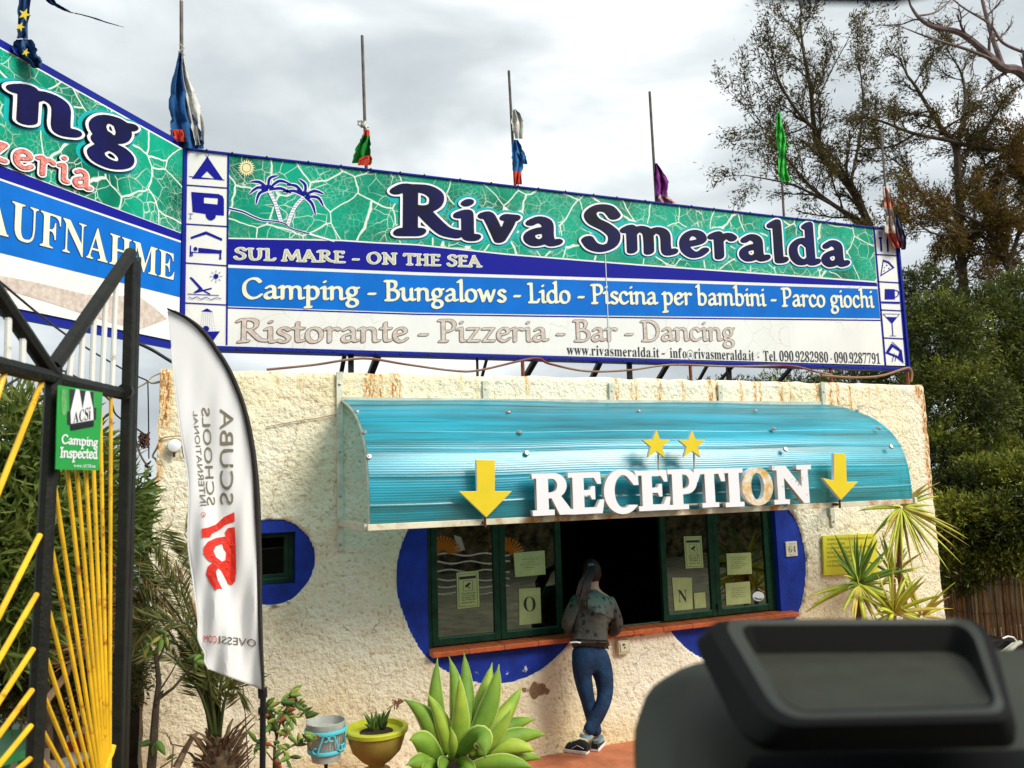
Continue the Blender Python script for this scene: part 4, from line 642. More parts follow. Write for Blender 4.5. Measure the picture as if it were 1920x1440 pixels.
for (x0, x1, z0, z1) in ((WX0, WX1, WZ0-.03, WZ1), (sx0, sx1, sz0, sz1)):
    t = .03; b.bb((x0-t, -.0055, z0), (x0, RD+.1, z1)); b.bb((x1, -.0055, z0), (x1+t, RD+.1, z1)); b.bb((x0-t, -.0055, z1), (x1+t, RD+.1, z1+t)); b.bb((x0-t, -.0055+.002, z0-t), (x1+t, RD+.1, z0))
b.build('window_reveal', BLUE, bld)
# sill tiles
n = 12; L = (5.47-1.80)/n; me0 = None
for i in range(n):
    b = MB(); x0 = 1.80+i*L
    b.bb((x0+.003, -.115, .893+random.uniform(-.001, .001)), (x0+L-.003, RD-.02, .935)); o = b.build('sill_tile', TERRA, bld, bevel=.008)
b = MB(); b.bb((1.802, -.108, .897), (5.468, RD-.03, .930)); b.build('sill_mortar', mat('mortar', (.42, .2, .12), rough=.9), bld)
# windows
def sash(parent, x0, x1, z0, z1, y, w=.055):
    b = MB(); t = .045
    b.bb((x0, y-t/2, z0), (x0+w, y+t/2, z1)); b.bb((x1-w, y-t/2, z0), (x1, y+t/2, z1))
    b.bb((x0+w, y-t/2, z0), (x1-w, y+t/2, z0+w)); b.bb((x0+w, y-t/2, z1-w), (x1-w, y+t/2, z1))
    s = b.build('sash', GREENF, parent, bevel=.004)
    g = MB(); g.bb((x0+w-.004, y-.004, z0+w-.004), (x1-w+.004, y+.001, z1-w+.004)); g.build('pane', GLASS, parent)
    c = MB(); c.bb((x0+w, y-t/2-.003, z0+w), (x1-w, y-t/2+.01, z0+w+.006)); c.build('glazing_bead', mat('bead_green', (.03, .14, .08), rough=.4), parent)
    return s
b = MB(); y0, y1 = .05, .13
b.bb((WX0, y0, WZ0), (WX0+.045, y1, WZ1)); b.bb((WX1-.05, y0, WZ0), (WX1, y1, WZ1)); b.bb((WX0+.045, y0, WZ1-.05), (WX1-.05, y1, WZ1)); b.bb((WX0+.045, y0+.03, WZ0), (WX1-.05, y1, WZ0+.012))
win = b.build('window', GREENF, bld, bevel=.004)
z0, z1 = WZ0+.014, WZ1-.05
sash(win, WX0+.047, 2.45, z0, z1, .07); sash(win, 2.452, 3.035, z0, z1, .068)
sash(win, 4.055, 4.64, z0, z1, .068); sash(win, 4.643, WX1-.052, z0, z1, .07)
b = MB(); b.bb((4.635, .030, 1.0), (4.652, .046, 1.06)); b.build('handle', mat('black_plastic', (.01, .01, .01), rough=.4), win)
b = MB(); w = .04
b.bb((sx0, .07, sz0), (sx0+w, .12, sz1)); b.bb((sx1-w, .07, sz0), (sx1, .12, sz1)); b.bb((sx0+w, .07, sz0), (sx1-w, .12, sz0+w)); b.bb((sx0+w, .07, sz1-w), (sx1-w, .12, sz1))
sw = b.build('window', GREENF, bld, bevel=.004, label='small square green window in the blue disc behind the flag')
b = MB(); b.bb((sx0+w, .085, sz0+w), (sx0+w+.06, .115, sz1-w)); b.bb((sx1-w-.035, .085, sz0+w), (sx1-w, .11, sz1-w)); b.bb((sx0+w+.06, .085, sz0+w), (sx1-w-.035, .11, sz0+w+.03)); b.build('sash', GREENF, sw)
g = MB(); g.bb((sx0+.04, .096, sz0+.04), (sx1-.04, .1, sz1-.04)); g.build('pane', GLASS, sw)
# little pilaster with pipes on the left side of the hut
def q3(px, py, Y): return tuple(at(px, py, Y))
xa = at(272, 930, .1)[0]; xb = XL+.02
b = MB(); b.bb((xa, .06, .02), (xa+.10, .36, at(272, 930, .1)[2])); b.bb((xa+.10, .09, .02), (xb, .3, at(290, 935, .1)[2]-.02))
b.build('side_pier', mat('old_plaster', (.70, .62, .44), rough=.9, var=.3, vscale=10, bump=.6), bld)
# ---------------------------------------------------------------- big sign boards
YS = .25
def crackmat():
    m = bpy.data.materials.new('cracked_green_print'); m.use_nodes = True; nt = m.node_tree; b = nt.nodes['Principled BSDF']
    b.inputs['Roughness'].default_value = .35; b.inputs['Specular IOR Level'].default_value = .4
    tc = N(nt, 'ShaderNodeTexCoord')
    dn = N(nt, 'ShaderNodeTexNoise', inp={'Scale': 2.2, 'Detail': 3}); nt.links.new(tc.outputs['Object'], dn.inputs[0])
    ad = N(nt, 'ShaderNodeMix', data_type='RGBA', blend_type='LINEAR_LIGHT', inp={'Factor': .09}); nt.links.new(tc.outputs['Object'], ad.inputs['A']); nt.links.new(dn.outputs['Color'], ad.inputs['B'])
    def vor(sc_, lo, hi, mask=None, mlo=.5, mhi=.6, ms=1.5):
        v = N(nt, 'ShaderNodeTexVoronoi', feature='DISTANCE_TO_EDGE', inp={'Scale': sc_}); nt.links.new(ad.outputs['Result'], v.inputs['Vector'])
        r = ramp(nt, [(lo, (1, 1, 1)), (hi, (0, 0, 0))], v.outputs['Distance'])
        if mask is None: return r.outputs[0]
        n = N(nt, 'ShaderNodeTexNoise', inp={'Scale': ms, 'Detail': 3}); mp = N(nt, 'ShaderNodeMapping', inp={'Location': (mask, 3, 1)})
        nt.links.new(tc.outputs['Object'], mp.inputs[0]); nt.links.new(mp.outputs[0], n.inputs[0])
        r2 = ramp(nt, [(mlo, (0, 0, 0)), (mhi, (1, 1, 1))], n.outputs[0])
        x = N(nt, 'ShaderNodeMath', operation='MULTIPLY'); nt.links.new(r.outputs[0], x.inputs[0]); nt.links.new(r2.outputs[0], x.inputs[1]); return x.outputs[0]
    big = vor(2.5, .008, .018); mid = vor(7.5, .008, .024, 2.0, .46, .56, 2.0); fine = vor(22, .012, .04, 7.0, .40, .6, 2.6); ff = vor(44, .01, .05, 4.0, .5, .65, 3.0)
    n = N(nt, 'ShaderNodeTexNoise', inp={'Scale': 1.7, 'Detail': 5}); nt.links.new(tc.outputs['Object'], n.inputs[0])
    col = ramp(nt, [(.32, (.0, .10, .055)), (.45, (.0, .26, .15)), (.62, (.0, .36, .22))], n.outputs[0]).outputs[0]
    for fac, k in ((ff, .14), (fine, .34), (mid, .70), (big, .95)):
        s = N(nt, 'ShaderNodeMath', operation='MULTIPLY', inp={1: k}); nt.links.new(fac, s.inputs[0])
        x = N(nt, 'ShaderNodeMix', data_type='RGBA'); nt.links.new(s.outputs[0], x.inputs['Factor']); nt.links.new(col, x.inputs['A']); x.inputs['B'].default_value = (.80, .86, .74, 1); col = x.outputs['Result']
    nt.links.new(col, b.inputs['Base Color']); return m
CRACK = crackmat()
def crackwhite():
    m = mat('aged_white_print', (.80, .80, .76), rough=.4, var=.06, vscale=2)
    nt = m.node_tree; b = nt.nodes['Principled BSDF']; src = b.inputs['Base Color'].links[0].from_socket
    tc = N(nt, 'ShaderNodeTexCoord'); v = N(nt, 'ShaderNodeTexVoronoi', feature='DISTANCE_TO_EDGE', inp={'Scale': 5.0})
    dn = N(nt, 'ShaderNodeTexNoise', inp={'Scale': 3, 'Detail': 4}); nt.links.new(tc.outputs['Object'], dn.inputs[0])
    ad = N(nt, 'ShaderNodeMix', data_type='RGBA', blend_type='LINEAR_LIGHT', inp={'Factor': .12}); nt.links.new(tc.outputs['Object'], ad.inputs['A']); nt.links.new(dn.outputs['Color'], ad.inputs['B']); nt.links.new(ad.outputs['Result'], v.inputs['Vector'])
    r = ramp(nt, [(.004, (1, 1, 1)), (.012, (0, 0, 0))], v.outputs['Distance'])
    n = N(nt, 'ShaderNodeTexNoise', inp={'Scale': 1.2}); nt.links.new(tc.outputs['Object'], n.inputs[0]); r2 = ramp(nt, [(.5, (0, 0, 0)), (.6, (.5, .5, .5))], n.outputs[0])
    mu = N(nt, 'ShaderNodeMath', operation='MULTIPLY'); nt.links.new(r.outputs[0], mu.inputs[0]); nt.links.new(r2.outputs[0], mu.inputs[1])
    x = N(nt, 'ShaderNodeMix', data_type='RGBA'); nt.links.new(mu.outputs[0], x.inputs['Factor']); nt.links.new(src, x.inputs['A']); x.inputs['B'].default_value = (.35, .33, .22, 1)
    nt.links.new(x.outputs['Result'], b.inputs['Base Color']); return m
AWHITE = crackwhite()
NAVY = mat('navy_print', (.008, .010, .27), rough=.3, dirt=(.25, .3, .5), dscale=14, dlo=.72, dhi=.78)
LBLUE = mat('light_blue_print', (.004, .15, .58), rough=.3, var=.12, vscale=3, dirt=(.35, .55, .75), dscale=11, dlo=.72, dhi=.78)
LTXT = mat('ivory_print', (.78, .80, .62), rough=.45, var=.1, vscale=12)
GREYTXT = mat('greyed_ivory_print', (.62, .60, .48), rough=.5, base2=(.42, .40, .30), vscale=60)
TAUPE = mat('faded_pink_print', (.50, .39, .34), rough=.6, base2=(.66, .60, .52), vscale=26)
TRIM = mat('blue_trim', (.010, .020, .26), rough=.35)
HEAD = mat('headline_blue', (.003, .003, .008), rough=.35, base2=(.006, .006, .10), vscale=1.6)
OUTW = mat('outline_white', (.82, .82, .84), rough=.4)
OUTB = mat('outline_black', (.012, .015, .03), rough=.4)
HALO = mat('headline_halo', (.01, .42, .42), rough=.4)
REDT = mat('red_letter', (.60, .05, .03), rough=.5, base2=(.7, .35, .3), vscale=50)
LEMON = mat('lemon_print', (.78, .72, .38), rough=.5)
class Board:
    def __init__(s, o, ex, root, name):
        s.o = np.array(o, float); s.ex = np.array(ex, float); s.ez = np.array((0, 0, 1.)); s.n = np.cross(s.ex, s.ez); s.root = root   # n points to the front
    def p2(s, x, y):
        q = plane_at(s.o, s.n, x, y)-s.o; return (float(q @ s.ex), float(q @ s.ez))
    def w(s, u, v, d=0.0): return s.o+s.ex*u+s.ez*v+s.n*d
    def pj(s, P): return [s.p2(*p) for p in P]
    def flat(s, polys, name, m, lift, th=0.0, f=None, label=None, offset=0.0, kind=None):
        me = poly_mesh(polys, name, extrude=th/2, f=f, offset=offset)
        frame_mesh(me, s.w(0, 0, lift+(th/2)), s.ex, s.ez, s.n)
        return link(name, me, s.root, m, label, kind)
    def area(s, px, name, m, lift, **k): return s.flat([s.pj(px)], name, m, lift, **k)
    def write(s, a, b, W, H):
        """a, b = (x, baseline y, top y) in the photo"""
        p, q = s.p2(a[0], a[1]), s.p2(b[0], b[1]); h0 = s.p2(a[0], a[2])[1]-p[1]; h1 = s.p2(b[0], b[2])[1]-q[1]
        return fit(p[0], p[1], h0, q[0], q[1], h1, W, H)
A0 = at(345, 460, YS)
sign = thing('sign_board', (at(1000, 650, YS)[0], YS, ZT), 'long cracked green and blue sign board on the hut roof lettered Riva Smeralda', 'sign')
B1 = Board((0, YS, 3.2), (1, 0, 0), sign, 'b1')
tl, tr, br, bl = (350, 281), (1679, 433.5), (1700, 686), (345, 647)
b = MB()
p = [B1.w(*B1.p2(*q), 0) for q in (bl, br, tr, tl)]
b.prism([v+np.array((0, .012, 0)) for v in p], (0, .10, 0)); b.build('back_panel', mat('panel_back', (.25, .26, .28), rough=.6), sign)
BX0, BZ0 = B1.p2(*bl); BX1, BZ1 = B1.p2(*tr)
b = MB()
for u0, u1, v0, v1 in ((BX0-.03, BX1+.03, BZ1, BZ1+.018), (BX0-.03, BX1+.03, BZ0-.035, BZ0), (BX0-.03, BX0, BZ0, BZ1), (BX1, BX1+.03, BZ0, BZ1)):
    b.bb((u0, YS-.02, 3.2+v0), (u1, YS+.13, 3.2+v1))
b.build('frame', TRIM, sign, bevel=.004)
b = MB(); 
for i in range(28):
    u = BX0+.1+i*(BX1-BX0-.2)/27
    for v in (BZ0-.018, BZ1+.016): b.lathe([(.009, 0), (.008, .006), (.0, .008)], (u+random.uniform(-.05, .05), YS-.02, 3.2+v), 6, ax=np.array(((1, 0, 0), (0, 0, -1.), (0, 1, 0))))
b.build('frame_screw', mat('black_screw', (.02, .02, .02)), sign, kind='stuff')
B1.area([bl, br, tr, tl], 'white_field', AWHITE, .0)
gt = [(430, 288), (1635.6, 427.5)]; gb = [(428, 445), (549, 447), (640, 449), (700, 453), (780, 457), (951, 475), (1200, 495), (1440, 512), (1643.5, 527)]
B1.area(gt[:1]+gt[1:]+gb[::-1], 'green_field', CRACK, .002)
nb = [(1645, 537), (1200, 522.5), (780, 510), (428, 496)]
B1.area([(x, y+3.2) for x, y in gb]+nb, 'navy_band', NAVY, .002)
lt = [(428, 502), (780, 516), (1200, 528.5), (1645, 542)]; lb = [(1650, 597), (1200, 592.5), (780, 586), (427, 574)]
B1.area(lt+lb, 'light_blue_band', LBLUE, .002)
B1.area([(427, 576), (780, 588), (1200, 594.6), (1650.5, 599.5), (1650.5, 602), (1200, 597), (780, 590.5), (427, 578.5)], 'navy_line', NAVY, .002)
for x0, y0, x1, y1 in ((428, 286, 425, 647), (1638, 427, 1660, 686), (350, 281, 345, 647), (1678, 433, 1699, 686)):
    w = 1.6; B1.area([(x0-w, y0), (x0+w, y0), (x1+w, y1), (x1-w, y1)], 'navy_line', NAVY, .0045)
for x0, y0, x1, y1 in ((349, 347, 428, 353), (348, 420, 427, 425), (347, 493, 426, 498.5), (346, 568, 426, 572), (1641, 477, 1684, 480), (1645, 528, 1687, 530.5), (1650, 581, 1692, 583), (1655, 633.5, 1695.5, 635.5)):
    B1.area([(x0, y0-1.1), (x1, y1-1.1), (x1, y1+1.1), (x0, y0+1.1)], 'navy_line', NAVY, .0045)
# seam between the two printed sheets
B1.area([(1133.5, 472), (1135, 472), (1143, 663), (1141.5, 663)], 'seam', mat('seam', (.55, .6, .6)), .0065)
for _k in ('navy_print', 'light_blue_print', 'blue_trim', 'headline_blue', 'outline_black', 'aged_white_print', 'ivory_print', 'cracked_green_print', 'headline_halo', 'outline_white'):
    _m = MATS.get(_k) or bpy.data.materials.get(_k); _m.node_tree.nodes['Principled BSDF'].inputs['Specular IOR Level'].default_value = .12
# small lettering
def label_line(B, text, a, b_, m, name='lettering', pen=(7.2, 3.4), ser=False, outline=None, lift=.004, track=0.0, res=1.3, off=0.0):
    if ser: P, W, H = ser_line(text, track)
    else: P, W, H = nib_line(text, *pen, 30, res, 0, track)
    f = B.write(a, b_, W, H)
    if outline:
        if ser: B.flat(P, name+'_outline', outline[0], lift-.0012, f=f, offset=outline[1]*.001)
        else:
            P2, _, _ = nib_line(text, *pen, 30, res, outline[1], track); B.flat(P2, name+'_outline', outline[0], lift-.0012, f=f)
    return B.flat(P, name, m, lift, f=f, offset=off)
label_line(B1, 'SUL MARE - ON THE SEA', (438, 487, 464), (903, 501.5, 480), GREYTXT, pen=(4.6, 2.3), outline=(LTXT, 4.0), lift=.006, track=3)
label_line(B1, 'Camping - Bungalows - Lido - Piscina per bambini - Parco giochi', (452, 561, 520), (1638, 578, 543), LTXT, pen=(6.6, 3.6), outline=(mat('dark_outline', (.02, .05, .16)), 1.3), lift=.006)
label_line(B1, 'Ristorante - Pizzeria - Bar - Dancing', (444, 644, 597), (1378, 640, 601), TAUPE, pen=(5.6, 2.6), outline=(mat('brown_outline', (.12, .07, .04)), 1.5), lift=.006)
label_line(B1, 'www.rivasmeralda.it', (1063, 665, 646), (1237, 670, 652), INK, ser=True, off=-.0006)
label_line(B1, '-', (1240, 670, 651), (1248, 670, 651), INK, ser=True)
label_line(B1, 'info@rivasmeralda.it', (1256, 670.5, 652), (1415, 676, 657), INK, ser=True, off=-.0006)
label_line(B1, '-  Tel. 090.9282980 - 090.9287791', (1420, 676, 657.5), (1651, 682, 663), INK, ser=True, off=-.0006)
# headline letters: raised plates, one part each
def headline(B, text, a, b_, pen, layers, lift, th, track=0, name='letter', res=1.2, size=75.0, label=None):
    W = sum(NIB[c][0]+track for c in text); f = B.write(a, b_, W, size); X = 0
    for i, c in enumerate(text):
        if c != ' ':
            mb_me = []
            for k, (g, m) in enumerate(layers):
                ks = 1.13 if c.isupper() else 1.0; P = [[(px*ks+X-(ks-1)*30, py*ks-(ks-1)*6) for px, py in q_] for q_ in nib_glyph(c, *pen, 30, res, g)]
                me = poly_mesh(P, name, extrude=th/2 if k <= 1 else .0012, f=f)
                frame_mesh(me, B.w(0, 0, lift+k*.0022+(th/2 if k <= 1 else th)+(i % 2)*.0009), B.ex, B.ez, B.n); mb_me.append(me)
            bm = bmesh.new()
            for k, me in enumerate(mb_me):
                n0 = len(bm.faces); bm.from_mesh(me); bm.faces.ensure_lookup_table()
                for fc in bm.faces[n0:]: fc.material_index = k
                bpy.data.meshes.remove(me)
            me = bpy.data.meshes.new(name); bm.to_mesh(me); bm.free()
            o = link(name, me, B.root, [m for g, m in layers])
        X += NIB[c][0]+track
LAY = [(4.6, OUTB), (3.9, OUTW), (1.0, OUTB), (0.0, HEAD)]
def glow(B, text, a, b_, pen, track, lift, g=11):
    P, W, H = nib_line(text, *pen, 30, 1.6, g-2.5, track); B.flat(P, 'halo', HALO, lift, f=B.write(a, b_, W, H))
for txt, a, b_ in (('Riva', (748, 441, 357), (1056, 464, 388)), ('Smeralda', (1097, 468, 394), (1594, 502, 433))):
    glow(B1, txt, a, b_, (7.7, 4.6), 8, .0035)
    headline(B1, txt, a, b_, (7.7, 4.6), LAY, .005, .006, track=8)
# pictures on the green field: sun, two palms, the shore line
def P5(L, k=3.2, ox=330, oy=260): return [(x/k+ox, y/k+oy) for x, y in L]
cx_, cy_ = P5([(423, 176)])[0]
ring = [(cx_+(16.5 if i % 2 == 0 else 11)*math.cos(2*math.pi*i/40), cy_+(16.5 if i % 2 == 0 else 11)*math.sin(2*math.pi*i/40)) for i in range(40)]
B1.area(ring, 'sun_symbol', LEMON, .0045)
B1.flat([B1.pj([(cx_+8.6*math.cos(t), cy_+8.6*math.sin(t)) for t in np.linspace(0, 6.28, 25)[:-1]]), B1.pj([(cx_+7.8*math.cos(t), cy_+7.8*math.sin(t)) for t in np.linspace(0, 6.28, 25)[:-1]])], 'sun_symbol', INK, .006)
def ribbon(P, w0, w1=None, n=6):
    P = smooth([tuple(p) for p in P], n); P = [np.array(p) for p in P]; k = len(P); L = []; R_ = []
    for i, p in enumerate(P):
        t = P[min(i+1, k-1)]-P[max(i-1, 0)]; t = t/(np.hypot(*t) or 1); nrm = np.array((-t[1], t[0])); u = i/(k-1)
        w = (w0(u) if callable(w0) else w0+((w1 if w1 is not None else w0)-w0)*u)/2
        L.append(tuple(p+nrm*w)); R_.append(tuple(p-nrm*w))
    return L+R_[::-1]
shore = P5([(318, 420), (400, 440), (460, 468), (520, 490), (590, 496), (650, 510), (690, 540), (800, 572), (950, 616)])
B1.area(ribbon(shore, 6.5, 3), 'shore_line', OUTW, .0045); B1.area(ribbon(shore[:-1], 3, 2), 'shore_line', NAVY, .0055)
fr = [[(552, 300), (500, 262), (440, 262)], [(552, 305), (490, 295), (436, 336)], [(552, 310), (500, 330), (478, 400)], [(555, 300), (562, 240), (615, 222)], [(560, 300), (620, 255), (690, 275)], [(560, 308), (630, 300), (690, 330)],
      [(768, 340), (720, 285), (660, 280)], [(768, 345), (710, 315), (640, 320)], [(772, 340), (775, 280), (735, 243)], [(775, 340), (830, 315), (890, 335)], [(775, 350), (850, 355), (885, 410)], [(772, 352), (815, 390), (838, 462)]]
for q_ in fr:
    B1.area(ribbon(P5(q_), lambda u: 7.0*math.sin(math.pi*min(1, .15+u*.85))**.7+2.2), 'palm_symbol', OUTW, .0047)
    B1.area(ribbon(P5(q_), lambda u: 5.0*math.sin(math.pi*min(1, .1+u*.9))**.7+.4), 'palm_symbol', NAVY, .0058)
for q_ in ([(560, 318), (592, 380), (612, 440), (630, 500)], [(765, 352), (720, 400), (690, 460), (668, 525)]):
    B1.area(ribbon(P5(q_), 7.5, 9), 'palm_symbol', NAVY, .0046); B1.area(ribbon(P5(q_), 6, 7.5), 'palm_symbol', OUTW, .0055)
    P = smooth(P5(q_), 4)
    for p_ in P[1:-1:1]: B1.area([(p_[0]-2.6, p_[1]-.4), (p_[0]+2.6, p_[1]-.9), (p_[0]+2.6, p_[1]), (p_[0]-2.6, p_[1]+.5)], 'palm_symbol', NAVY, .0062)
# pictograms in the side columns
def picto(polys, B=B1, m=NAVY, k=3.2, ox=330, oy=260):
    bm_all = bmesh.new()
    for i, q_ in enumerate(polys):
        me = poly_mesh([B.pj(P5(s_, k, ox, oy)) for s_ in (q_ if isinstance(q_[0], list) else [q_])], 'pictogram')
        frame_mesh(me, B.w(0, 0, .004+.0004*i), B.ex, B.ez, B.n); bm_all.from_mesh(me)
    me = bpy.data.meshes.new('pictogram'); bm_all.to_mesh(me); bm_all.free(); return link('pictogram', me, B.root, m)
def circ(x, y, r, n=16): return [(x+r*math.cos(2*math.pi*i/n), y+r*math.sin(2*math.pi*i/n)) for i in range(n)]
def ln(x0, y0, x1, y1, w): return ribbon([(x0, y0), (x1, y1)], w, n=1)
picto([[[(188, 108), (95, 240), (282, 246)], [(187, 195), (148, 236), (232, 241)]], ln(80, 227, 292, 249, 4), ln(176, 98, 196, 118, 3), ln(198, 98, 182, 118, 3)])
picto([[[(92, 320), (255, 333), (280, 345), (288, 365), (288, 462), (240, 458), (236, 478), (215, 492), (195, 488), (180, 470), (178, 452), (100, 440)], [(168, 352), (252, 358), (250, 396), (168, 388)]], ln(75, 450, 104, 453, 3), ln(90, 450, 86, 480, 3), ln(78, 480, 96, 482, 3)])
picto([[(88, 590), (180, 556), (278, 600), (276, 614), (182, 574), (90, 603)], circ(117, 662, 12), ln(88, 642, 86, 708, 7), [(88, 678), (135, 682), (135, 655), (200, 662), (275, 672), (274, 690), (88, 684)], ln(267, 668, 266, 722, 10), ln(258, 720, 275, 722, 5), ln(96, 684, 98, 706, 8)])
picto([ln(86, 832, 150, 905, 10), [(84, 830), (100, 836), (160, 900), (118, 926), (104, 924), (140, 898)], ln(118, 922, 215, 898, 8), ln(150, 903, 205, 934, 7), ln(70, 932, 258, 941, 4), circ(240, 827, 15)]+[ln(240+22*math.cos(a), 827+22*math.sin(a), 240+38*math.cos(a), 827+38*math.sin(a), 3) for a in np.arange(0, 6.2, math.pi/4)]+[ribbon([(76, 950), (100, 960), (125, 950), (150, 964), (180, 953), (210, 966), (240, 956), (272, 962)], 4)])
picto([[(152, 1036), (222, 1040), (186, 1018)], circ(180, 1142, 19), [(160, 1170), (195, 1158), (264, 1156), (222, 1215), (190, 1190)]]+[circ(x+(y-1050)*(x-187)/210, y, 2.3, 5) for y in range(1048, 1160, 12) for x in range(158, 220, 10)])
K7 = dict(k=3.556, ox=1180, oy=350)
picto([ln(1673, 345, 1680, 432, 12), ln(1718, 345, 1723, 436, 12), ln(1672, 335, 1673, 350, 22)]+[ln(x, 296, x+1, 330, 3) for x in (1662, 1669, 1676, 1683)]+[ln(1716, 295, 1719, 350, 9)], **K7)
picto([[[(1690, 485), (1730, 500), (1768, 540), (1672, 600)], [(1694, 500), (1726, 512), (1752, 541), (1680, 586)]], circ(1700, 540, 4, 6), circ(1715, 525, 5, 6), circ(1730, 545, 5, 6), circ(1698, 562, 4, 6)], **K7)
picto([[(1702, 682), (1768, 684), (1770, 752), (1702, 752)], ribbon([(1766, 690), (1792, 700), (1788, 728), (1768, 738)], 6), [(1676, 765), (1806, 768), (1800, 782), (1682, 778)]], **K7)
picto([[(1706, 868), (1784, 870), (1750, 915)], ln(1690, 848, 1750, 912, 4), ln(1800, 850, 1750, 912, 4), ln(1690, 848, 1800, 850, 3), ln(1750, 908, 1756, 995, 5), ln(1735, 994, 1778, 996, 3)], **K7)
picto([[[(1745, 1045), (1815, 1090), (1828, 1180), (1780, 1140), (1705, 1110)], [(1755, 1070), (1800, 1100), (1790, 1130), (1730, 1105)]], ln(1750, 1035, 1800, 1080, 4), ln(1765, 1110, 1750, 1170, 4), ln(1778, 1120, 1770, 1165, 4)], **K7)
# supports on the roof
b = MB(); yb = 1.1
zb = 3.2+BZ0-.03
for px in (658, 1180, 1366, 895, 980):
    x = at(px, 690, YS+.1)[0]; w = .045 if px in (658, 1180, 1366) else .02
    b2 = MB(); b2.bar((x, YS+.1, ZT-.08), (x, YS+.1, zb+.9), w, w*.8); b2.build('post', BLACKM if w > .03 else RUSTY, sign)
for (x0, y0, x1, y1, wd_) in ((632, 690, 648, 655, .035), (680, 692, 712, 657, .055), (893, 700, 914, 668, .025), (963, 702, 1008, 668, .05), (1092, 705, 1128, 672, .05), (1212, 708, 1256, 676, .045), (1290, 712, 1330, 678, .03), (1318, 714, 1380, 680, .03), (1430, 712, 1490, 682, .04)):
    a = at(x0, y0, YS+.75); c = at(x1, y1, YS+.14); a[2] = ZT-.07
    b2 = MB(); b2.bar(a, c, wd_, wd_*.8); b2.build('brace', BLACKM, sign)
b2 = MB()
for px in (982, 1297, 1560, 1704): 
    x = at(px, 700, YS)[0]; b2 = MB(); b2.tube([(x, YS+.02, ZT-.08), (x, YS+.02, zb+.02)], .018, 6); b2.build('post', mat('rust_orange', (.30, .09, .03), rough=.9, var=.4, vscale=30), sign)
# red and grey cables slung along the roof edge
def cable(pts, Y, r, m, name, label, cat, n=6, group=None):
    P = [at(x, y, Y) for x, y in pts]; P = [tuple(p) for p in P]
    Q = []
    for i in range(len(P)-1):
        a, c = np.array(P[i]), np.array(P[i+1])
    xs_ = smooth([(p[0], p[2]) for p in P], 5)
    b_ = MB(); b_.tube([(x, Y, z) for x, z in xs_], r, n); return single(b_, name, m, label, cat, group, smooth=True)
cable([(500, 693), (590, 684), (680, 672), (760, 683), (850, 695), (900, 694), (1000, 672), (1030, 682), (1100, 696), (1180, 694), (1260, 684), (1370, 687), (1480, 686), (1530, 697), (1560, 703)], YS-.08, .011, mat('cable_red', (.22, .03, .02), rough=.6, base2=(.30, .24, .16), vscale=2), 'cable', 'wavy red and grey cable slung under the long sign board', 'cable')
cable([(1540, 704), (1600, 708), (1650, 705), (1690, 693), (1704, 690), (1710, 700), (1708, 716)], YS-.1, .014, mat('cable_tan', (.32, .18, .09), rough=.7), 'cable', 'tan cable sagging to the right end post of the long sign board', 'cable')
# ---------------------------------------------------------------- left sign board (angled towards the road)
AL = math.radians(51.0); exL = np.array((math.cos(AL), math.sin(AL), 0.0)); oL = np.array((BX0-.05, YS-.03, 3.2))
sl2 = thing('sign_board', tuple(oL-exL*2.2), 'angled green and blue sign board lettered AUFNAHME at the left edge', 'sign')
B2 = Board(oL, exL, sl2, 'b2')
E2 = -60   # runs on a little beyond the frame
def ext(a, b_, x): t = (x-a[0])/(b_[0]-a[0]); return (x, a[1]+(b_[1]-a[1])*t)
T0, T1 = (0, 88), (338, 276); G0, G1 = (0, 310), (340, 437); N0, N1 = (0, 338), (340, 455.5); L0, L1 = (0, 474), (338, 557.5); Bo0, Bo1 = (27, 577), (340, 642)
def quad(a0, a1, c0, c1, d0=0, d1=0):
    u = [B2.p2(*a0), B2.p2(*a1)]; v = [B2.p2(*c0), B2.p2(*c1)]
    def at_u(L, U): t = (U-L[0][0])/(L[1][0]-L[0][0]); return (U, L[0][1]+(L[1][1]-L[0][1])*t)
    Ul, Ur = B2.p2(0, 300)[0]-.9, B2.p2(340, 400)[0]
    return [at_u(u, Ul), at_u(u, Ur), at_u(v, Ur), at_u(v, Ul)]
full = quad(T0, T1, Bo0, Bo1)
b = MB(); b.prism([B2.w(*q_, -.012) for q_ in full], -B2.n*.10); b.build('back_panel', MATS['panel_back'], sl2)
B2.flat([full], 'white_field', AWHITE, 0)
gq = quad(T0, T1, G0, G1)
B2.flat([quad((T0[0], T0[1]+3), (T1[0], T1[1]+3), (0, 308), (340, 436))], 'green_field', CRACK, .002)
B2.flat([quad((0, 310.5), (340, 438), (0, 334), (340, 451.5))], 'navy_band', NAVY, .002)
B2.flat([quad((0, 338.5), (340, 455.5), L0, L1)], 'light_blue_band', LBLUE, .002)
B2.flat([B2.pj([(0, 517), (60, 528), (160, 552), (262, 557), (290, 577), (313, 598), (262, 618), (200, 603), (100, 570), (0, 540)])], 'arrow_swoosh', TAUPE, .002)
b = MB()
for i, j, w in ((0, 1, .035), (3, 2, .035), (1, 2, .03)):
    b.bar(B2.w(*full[i], -.03), B2.w(*full[j], -.03), w, .12 if i != 1 else .05) if i != 1 else b.bar(B2.w(*full[i], -.03), B2.w(*full[j], -.03), .10, .03)
b.build('frame', TRIM, sl2)
b = MB(); c_ = B2.w(*B2.p2(341, 450), 0)
b.bar((c_[0]-.0, YS+.02, 3.15), (c_[0]-.0, YS+.02, 3.2+BZ1+.03), .05); b.build('corner_post', BLACKM, sl2)
headline(B2, 'ng', (18, 224, 119), (268, 304, 214), (8.4, 4.8), LAY, .004, .020, track=14)
